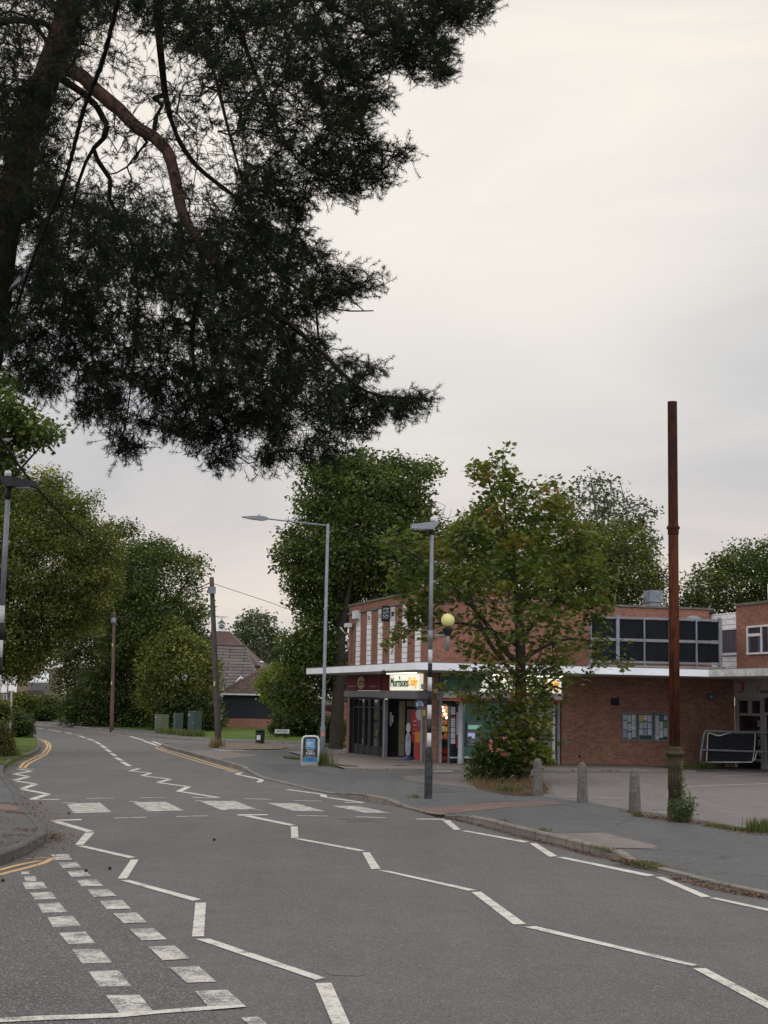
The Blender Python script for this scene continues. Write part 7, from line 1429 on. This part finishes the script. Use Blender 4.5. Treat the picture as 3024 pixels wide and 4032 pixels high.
tree('bright_tree', 'bright green rounded tree behind the roof left of the maple', 'tree', 'W', [(930, 1330), (940, 1200), (950, 1150), (975, 1118), (1010, 1105), (1060, 1110), (1110, 1130), (1180, 1160), (1240, 1190), (1240, 1330)], 74, 3.0, 700, 30, .16, .34, M_l['bright'], gp('W', 1080, 74), 12, 'oval', -.9, 60, .25, seg=.7, rtip=.015)
tree('sycamore_tree', 'dense mid-green tree behind the roofs right of the iron column', 'tree', 'W', [(1470, 1330), (1468, 1270), (1490, 1240), (1535, 1225), (1560, 1195), (1585, 1170), (1610, 1180), (1640, 1170), (1700, 1160), (1780, 1200), (1800, 1330)], 80, 4, 700, 30, .19, .4, M_l['chest'], gp('W', 1600, 80), 13, 'oval', -.9, 80, .3, seg=.7, rtip=.015, tint=True)
rng = np.random.default_rng(19); T_ = thing('bare_tree', 'bare dead twigs sticking up between the chestnut and the bright tree', 'tree', gp('W', 965, 73)); tips = [np.array(atY('W', x, y, 73 + d)) for x, y, d in ((945, 1085, 0), (925, 1105, .5), (962, 1092, -.5), (975, 1100, .8), (985, 1115, 0), (1000, 1095, .4), (940, 1120, -.6), (968, 1120, .2), (1010, 1110, 0), (925, 1090, 0))]
bb = np.array(gp('W', 965, 73)); A, par, rad, cnt = grow([([bb, np.array(atY('W', 965, 1350, 73)), np.array(atY('W', 968, 1150, 73))], .16, .03, False)], np.array(tips), .4, .012, rng, .05); V, F = tubes(A, par, rad, 5); npmesh('trunk', V, F, pm('pale_bark', (.22, .19, .16), (.15, .13, .11)), T_)
# --- birch beyond the barn, left trees and hedge
tree('weeping_birch', 'soft grey-green weeping birch beyond the barn roof', 'tree', 'W', [(503, 1440), (505, 1370), (520, 1345), (535, 1325), (555, 1318), (580, 1325), (595, 1350), (612, 1375), (610, 1410), (600, 1450), (585, 1480), (520, 1480)], 175, 5, 420, 16, .42, .7, M_l['birch'], gp('W', 560, 165), 20, 'oval', -.7, 30, .3, seg=1.5, rtip=.03, hang=1.6)
G_ = 'roadside trees and hedge on the left'
tree('lime_tree', 'large lime full of pale seed bracts at the left edge behind the banded lamp post', 'tree', 'W', [(-140, 1000), (0, 1010), (60, 1035), (90, 1012), (125, 1035), (160, 1070), (205, 1072), (190, 1100), (230, 1125), (288, 1135), (290, 1160), (245, 1165), (250, 1200), (255, 1260), (230, 1300), (215, 1340), (190, 1370), (120, 1400), (105, 1440), (90, 1455), (60, 1468), (20, 1474), (-140, 1490)], 58, 5, 2300, 56, .12, .36, M_l['lime'], gp('W', -60, 58), 21, 'oval', -.5, 60, .32, seg=.6, rtip=.012, hang=1.2, tint=True, group=G_)
tree('maple_branch_tree', 'maple reaching in at the left edge above the banded lamp, under the pine', 'tree', 'W', [(-160, 740), (0, 790), (40, 830), (50, 880), (60, 900), (75, 905), (110, 915), (133, 925), (125, 945), (90, 962), (60, 970), (45, 950), (30, 990), (25, 1030), (-160, 1080)], 40, 2.2, 420, 24, .14, .26, M_l['chest'], gp('W', -160, 40), 22, 'maple', -.6, 60, .2, seg=.4, rtip=.007, hang=.8, group=G_)
tree('roadside_tree', 'broad tree with an open edge standing left of the leaning pole', 'tree', 'W', [(210, 1330), (225, 1200), (250, 1180), (300, 1165), (355, 1160), (385, 1185), (430, 1205), (452, 1225), (440, 1250), (425, 1270), (450, 1300), (440, 1350), (455, 1390), (440, 1420), (380, 1440), (220, 1450)], 120, 6, 1150, 36, .25, .55, M_l['chest'], gp('W', 330, 120), 23, 'oval', -.5, 50, .4, seg=1.0, rtip=.02, group=G_, tint=True, holes=[(natpoly('W', [(335, 1222), (445, 1222), (450, 1295), (350, 1300)]), .45)])
tree('roadside_tree', 'lighter green tree directly behind the green cabinets', 'tree', 'W', [(300, 1440), (315, 1380), (370, 1330), (420, 1370), (460, 1400), (475, 1440), (470, 1490), (440, 1520), (400, 1545), (330, 1550), (300, 1520)], 115, 4, 700, 32, .22, .46, M_l['lime'], gp('W', 385, 115), 24, 'oval', -.6, 40, .25, seg=.9, rtip=.018, group=G_)
tree('roadside_tree', 'tall dark tree behind the reddish telegraph pole', 'tree', 'W', [(120, 1420), (140, 1300), (180, 1230), (230, 1190), (300, 1250), (330, 1330), (320, 1450), (280, 1500), (180, 1530), (120, 1480)], 128, 5, 800, 34, .26, .6, M_l['dark'], gp('W', 220, 128), 25, 'oval', -.7, 40, .35, seg=1.0, rtip=.02, group=G_)
tree('hedge', 'dark overgrown hedge bank behind the reddish telegraph pole', 'hedge', 'W', [(135, 1565), (125, 1530), (150, 1490), (180, 1440), (260, 1430), (340, 1440), (345, 1500), (340, 1575), (300, 1588), (240, 1578), (190, 1568)], 122, 2.6, 900, 22, .22, .42, M_l['dark'], gp('W', 230, 122), 26, 'oval', None, 60, .1, seg=.8, rtip=.01, group=G_)
tree('hedge', 'dark hedge behind the three cabinets and up to the leaning pole', 'hedge', 'W', [(335, 1588), (330, 1540), (345, 1500), (420, 1490), (475, 1500), (482, 1570), (470, 1586), (400, 1584)], 113, 1.8, 420, 22, .22, .38, M_l['dark'], gp('W', 400, 113), 27, 'oval', None, 60, .08, seg=.8, rtip=.01, group=G_)
tree('hedge', 'low green bushes at the bend below the dark fence', 'hedge', 'L', [(880, 1260), (860, 1100), (900, 950), (960, 840), (1100, 800), (1382, 780), (1500, 900), (1500, 1290), (1200, 1320), (1000, 1290)], 140, 3, 380, 20, .26, .5, M_l['chest'], gp('L', 1150, 140), 28, 'oval', None, 60, .08, seg=1, rtip=.01, group=G_)
tree('hedge', 'light bushes between the three posts and the dark fence', 'hedge', 'L', [(340, 1250), (330, 900), (400, 700), (560, 640), (760, 720), (880, 830), (850, 1000), (640, 1060), (560, 1200), (480, 1280)], 120, 2.5, 300, 20, .22, .42, M_l['lime'], gp('L', 560, 120), 29, 'oval', None, 60, .06, seg=1, rtip=.01, group=G_)
tree('round_bush', 'dense green bush hanging over the kerb right of the three left posts', 'shrub', 'L', [(300, 1690), (320, 1400), (330, 1240), (420, 1200), (520, 1180), (640, 1280), (740, 1330), (800, 1440), (870, 1560), (830, 1660), (740, 1730), (560, 1740), (400, 1730)], 84, 1.5, 330, 28, .14, .24, M_l['dark'], gp('L', 560, 84), 30, 'oval', None, 60, .05, seg=.5, rtip=.007)
tree('round_bush', 'bush half hidden behind the banded lamp post at the left edge', 'shrub', 'L', [(-200, 1400), (0, 1340), (40, 1320), (100, 1340), (105, 1100), (90, 950), (30, 900), (-200, 880)], 66, 1.4, 220, 24, .14, .24, M_l['lime'], gp('L', -60, 66), 31, 'oval', None, 60, .05, seg=.5, rtip=.007)
bh_ = P3('K', 60, 130); tree('clipped_hedge', 'rounded hedge of small yellowing leaves at the left edge above the kerb', 'hedge', 'L', [(-260, 2560), (-260, 1500), (0, 1340), (60, 1400), (150, 1500), (240, 1640), (300, 1760), (340, 1960), (400, 2140), (440, 2260), (420, 2420), (300, 2560)], bh_.y + .6, 1.1, 460, 30, .06, .13, M_l['hedge'], (bh_.x - .4, bh_.y + .6, bh_.z), 32, 'oval', None, 60, .06, seg=.3, rtip=.005)
# ---------------------------------------------------------------- weeds, grass, litter
def blades(name, label, cat, pts, h, w, n, spread, mat, kind=None, seed=0, lean=.35, parent=None):
    rng = np.random.default_rng(seed); P = np.repeat(np.array(pts, float), n, 0); P[:, :2] += rng.normal(0, spread, (len(P), 2)); P[:, 2] -= .01; N_ = len(P); a = rng.uniform(0, 6.28, N_); hh = h * rng.uniform(.4, 1.15, N_); d = np.stack([np.cos(a), np.sin(a), 0 * a], 1); s = np.stack([-np.sin(a), np.cos(a), 0 * a], 1) * (w * rng.uniform(.6, 1.3, N_))[:, None]; ln = lean * rng.uniform(.1, 1, N_)
    m1 = P + d * (hh * ln * .35)[:, None] + np.array([0, 0, 1.])[None] * (hh * .55)[:, None]; m2 = P + d * (hh * ln)[:, None] + np.array([0, 0, 1.])[None] * hh[:, None]
    V = np.stack([P - s, P + s, m1 + s * .8, m1 - s * .8, m2 + s * .1, m2 - s * .1], 1).reshape(-1, 3); b = (np.arange(N_) * 6)[:, None]; F = np.concatenate([b + np.array([[0, 1, 2, 3]]), b + np.array([[3, 2, 4, 5]])]); tn = np.tile(rng.random(N_), 2)
    o = npmesh(name, V, F, mat, parent, tint=tn, loc=tuple(np.array(pts, float).mean(0)) if parent is None else None)
    if parent is None: setp(o, label, cat, None, kind)
    return o
def along(k, L_, n, ex=.0, jit=0.0, seed=0):
    r = random.Random(seed); Q = [P3(k, *p) for p in L_]; o = []
    for _ in range(n): i = r.randrange(len(Q) - 1); t = r.random(); q = Q[i].lerp(Q[i + 1], t); x, y = q.x + r.gauss(0, jit), q.y + r.gauss(0, jit); o.append((x, y, hp(x, y) + ex))
    return o
def flecks(name, label, pts, size, mat, seed, flatn=.85):
    rng = np.random.default_rng(seed); P = np.array(pts, float); P[:, 2] += rng.uniform(.006, .03, len(P)); n = len(P); nm = rng.normal(0, .35, (n, 3)); nm[:, 2] = 1; nm /= np.linalg.norm(nm, axis=1, keepdims=True); a = rng.normal(0, 1, (n, 3)); a -= nm * (a * nm).sum(1, keepdims=True); a /= np.linalg.norm(a, axis=1, keepdims=True); b = np.cross(nm, a); s = size * rng.uniform(.4, 1.4, n)[:, None]
    V = np.stack([P - a * s, P - b * s * .45 + nm * s * .2, P + a * s, P + b * s * .45], 1).reshape(-1, 3); o = npmesh(name, V, np.arange(4 * n).reshape(-1, 4), mat, None, tint=rng.random(n)); setp(o, label, 'litter', None, 'stuff'); return o
# weed against the iron column
bw = P3('V', 400, 1378); T_ = thing('leafy_weed', 'bushy grey-green weed growing against the foot of the iron column', 'weed', tuple(bw)); rng = np.random.default_rng(14); CC = []
for i in range(46):
    a = rng.uniform(-1, 1); hgt = rng.uniform(.3, .7) + (.45 if abs(a) < .25 and rng.random() < .45 else 0); q = np.array(bw) + np.array([a * .10 + .04, -.12 + rng.normal(0, .07), 0]); e = q + np.array([a * .10 + rng.normal(0, .03), rng.normal(0, .1) - .05, hgt * (1 - .35 * abs(a))]); k = 16
    CC += [q + (e - q) * t + rng.normal(0, .012, 3) for t in np.linspace(.1, 1, k)]
CC = np.array(CC); V, F, tn = leaves(CC, .075, rng, 'thin', .2, -.8); V2, F2, t2 = leaves(CC + rng.normal(0, .02, CC.shape), .065, rng, 'thin', .2, -.4); npmesh('foliage', np.concatenate([V, V2]), np.concatenate([F, F2 + len(V)]), M_l['weed'], T_, tint=np.concatenate([tn, t2]))
blades('tuft', 'grass tuft at the right edge on the pavement border', 'grass', along('V', ((1520, 1545), (1659, 1520), (1780, 1540)), 40, 0, .12, 1), .24, .006, 22, .07, M_l['grass'], 'stuff', 3)
blades('border_weeds', 'sparse green weeds along the border of pavement and car park', 'grass', along('V', ((840, 1440), (1000, 1465), (1200, 1500), (1420, 1520)), 90, 0, .05, 2), .07, .005, 16, .05, M_l['grass'], 'stuff', 4, .8)
flecks('border_litter', 'brown dead leaves along the border of pavement and car park', along('V', ((-60, 1310), (100, 1335), (240, 1350), (480, 1375), (700, 1410), (900, 1450), (1200, 1510), (1659, 1580)), 1500, 0, .10, 5) + along('E', ((1040, 322), (1130, 335), (1240, 355)), 300, 0, .08, 6), .022, M_l['rust'], 5)
blades('dry_grass', 'pale dry grass round the foot of the maple', 'grass', along('U', ((430, 790), (600, 830), (800, 850), (960, 840), (1120, 820), (1280, 800), (1000, 760), (1120, 700)), 110, 0, .2, 7), .27, .004, 9, .13, M_l['dry'], 'stuff', 6, .7)
blades('dry_grass', 'green and straw grass at the front of the maple bed', 'grass', along('U', ((780, 880), (880, 890), (960, 880)), 40, 0, .08, 8), .16, .005, 14, .05, M_l['grass'], 'stuff', 7)
o = sheet('maple_bed', [pave_at('U', *p) for p in ((380, 800), (420, 740), (700, 700), (1100, 680), (1290, 750), (1360, 860), (1280, 935), (1060, 950), (800, 935), (560, 880), (420, 850))], M_earth, off(hp, .006), 1.0)
flecks('bed_litter', 'brown leaf litter on the earth round the maple', along('U', ((400, 810), (700, 880), (1000, 930), (1280, 930), (1330, 850), (1000, 800), (600, 800)), 900, .02, .15, 9), .028, M_l['rust'], 9)
blades('pole_grass', 'pale tall grass at the foot of the tall street lamp', 'grass', along('AB', ((700, 1150), (800, 1160), (900, 1160), (980, 1170)), 26, 0, .10, 10), .55, .006, 14, .08, M_l['grass'], 'stuff', 10, .6)
blades('verge_strip', 'low green weeds trailing right from the tall street lamp', 'grass', along('AB', ((900, 1165), (1080, 1180), (1250, 1200), (1450, 1215), (1650, 1225)), 150, 0, .10, 11) + along('AB', ((-150, 960), (0, 985), (180, 1010)), 50, 0, .08, 12), .10, .007, 14, .07, M_l['grass'], 'stuff', 11, .8)
blades('tree_foot_grass', 'dry grass under the trees left of the brick pier', 'grass', along('AB', ((880, 650), (1100, 660), (1300, 670), (1390, 660)), 160, 0, .5, 13), .22, .012, 14, .15, M_l['dry'], 'stuff', 12, .8)
blades('pole_foot_grass', 'straw grass at the foot of the leaning pole', 'grass', along('Z7', ((400, 1630), (430, 1645), (480, 1650)), 20, 0, .12, 14), .5, .01, 14, .1, M_l['dry'], 'stuff', 13, .6)
blades('cabinet_grass', 'long grass between the green cabinets', 'grass', along('Q', ((400, 1030), (520, 1040), (640, 1060), (780, 1070), (960, 1090), (1120, 1105), (1250, 1100)), 130, 0, .15, 15), .45, .014, 14, .18, M_l['grass'], 'stuff', 14, .6)
blades('bollard_weed', 'small weeds at the foot of the bollard next to the iron column', 'weed', along('V', ((-180, 1300), (-150, 1310)), 8, 0, .04, 16), .12, .006, 14, .04, M_l['grass'], 'stuff', 15, .8)
blades('kerb_weeds', 'small green weeds in the kerb joints on the right', 'weed', along('E', ((520, 368), (545, 372)), 4, 0, .03, 17) + along('E', ((690, 405), (720, 410)), 6, 0, .04, 18) + along('E', ((960, 482), (1010, 490)), 7, 0, .05, 19) + along('E', ((130, 262), (170, 264)), 9, 0, .06, 20), .085, .004, 12, .035, M_l['grass'], 'stuff', 16, .8)
blades('gutter_grass', 'grass growing at the lowered kerb on the right', 'grass', along('E', ((1100, 545), (1160, 555), (1210, 565)), 36, 0, .06, 21), .06, .004, 16, .05, M_l['grass'], 'stuff', 17, .8)
blades('rail_weeds', 'yellow-green weeds under the handrail and banner', 'weed', along('V', ((700, 632), (760, 632), (870, 634)), 30, 0, .1, 22) + along('V', ((480, 655), (560, 650)), 6, 0, .08, 23) + along('V', ((985, 625), (1000, 626)), 6, 0, .04, 24), .3, .012, 14, .08, M_l['grass'], 'stuff', 18, .6)
blades('verge_grass', 'rough grass of the left verge beside the clipped hedge', 'grass', along('K', ((0, 150), (100, 190), (200, 180), (300, 140), (400, 120)), 200, 0, .22, 25) + along('K', ((0, 250), (60, 290), (200, 200)), 80, 0, .12, 26), .07, .005, 14, .12, M_l['grass'], 'stuff', 19, .8)
# litter in the gutters
def gut(k, L_, n, jit, seed):
    r = random.Random(seed); Q = [Vector((*road_at(k, *p), 0)) for p in L_]; o = []
    for _ in range(n): i = r.randrange(len(Q) - 1); q = Q[i].lerp(Q[i + 1], r.random()); x, y = q.x + abs(r.gauss(0, jit)) * 1.0 - .03, q.y + r.gauss(0, jit); o.append((x, y, H(y)))
    return o
flecks('gutter_litter', 'brown pine litter lying in the left gutter', gut('K', ((100, 1960), (450, 1830), (800, 1650), (860, 1560), (830, 1450), (700, 1270), (600, 1150), (480, 1030), (400, 930), (330, 780), (200, 640), (110, 500), (150, 350), (300, 230)), 1500, .20, 1) + gut('K', ((860, 1600), (900, 1500)), 250, .15, 2), .019, M_l['rust'], 21)
flecks('pavement_litter', 'brown pine litter scattered on the left pavement', along('K', ((-100, 1560), (200, 1520), (600, 1500), (650, 1580), (300, 1680), (0, 1620)), 380, 0, .12, 27) + along('K', ((0, 940), (250, 960), (400, 1000)), 200, 0, .1, 28) + along('K', ((0, 1080), (300, 1120), (500, 1130)), 250, 0, .1, 29) + along('K', ((350, 1400), (600, 1430)), 200, 0, .1, 30) + along('K', ((0, 1300), (400, 1200)), 60, 0, .3, 31), .018, M_l['rust'], 22)
flecks('gutter_litter', 'brown litter lying in the right gutter and at the lowered kerb', gut('E', ((240, 340), (370, 372), (580, 428), (780, 480), (930, 520)), 900, .07, 3) + gut('E', ((980, 530), (1100, 555), (1200, 575)), 900, .10, 4) + gut('E', ((1250, 610), (1400, 650), (1550, 680), (1700, 705)), 700, .08, 5) + along('E', ((1020, 520), (1100, 540), (1200, 560)), 500, 0, .08, 32), .022, M_l['rust'], 23)
# pine cones on the road
conef = []
for i, (k, x, y) in enumerate((('D', 374, 481), ('D', 12, 524), ('D', 933, 344), ('D', 478, 470), ('K', 700, 955), ('K', 1200, 1135), ('K', 1365, 22))):
    x_, y_ = road_at(k, x, y); m = MB(); c = Vector((x_, y_, H(y_) + .022)); m.ball(c, .024, 10, (1, 1.25, .85)); o = m.build('pine_cone', pm('cone_dark', (.02, .015, .012), (.04, .03, .02), 40, .9, .8) if 'cone_dark' not in MATS else MATS['cone_dark'], None, loc=tuple(c))
    setp(o, ['dark pine cone on a worn white give-way block', 'dark pine cone near the left edge below the yellow line', 'small pine cone in the middle of the road between the zigzags', 'small pine cone just right of the worn give-way blocks', 'pine cone on the road just left of the first zebra stripe', 'pine cone on the road at the lower left corner of the first zebra stripe', 'small pine cone far up the road near the double yellow bend'][i], 'pine cone', 'pine cones on the road')
# gravel stones on the island
rng = np.random.default_rng(41); gp_ = np.array(gi); q = []
while len(q) < 1500:
    x, y = rng.uniform(gp_[:, 0].min(), gp_[:, 0].max()), rng.uniform(gp_[:, 1].min(), gp_[:, 1].max())
    if inpoly(gi, np.array([x]), np.array([y]))[0]: q.append((x, y, hp(x, y) + .04))
V, F = [], []; P = np.array(q); s = rng.uniform(.03, .08, len(P)); T8 = np.array([(1, 0, 0), (0, 1, 0), (-1, 0, 0), (0, -1, 0), (0, 0, .7)]); V = (P[:, None] + s[:, None, None] * T8[None]).reshape(-1, 3); b = (np.arange(len(P)) * 5)[:, None]; F = np.concatenate([b + np.array([t]) for t in ((0, 1, 4), (1, 2, 4), (2, 3, 4), (3, 0, 4))])
setp(npmesh('gravel', V, F, M_gravel), 'loose brown stones on the island round the leaning pole', 'gravel', None, 'stuff')
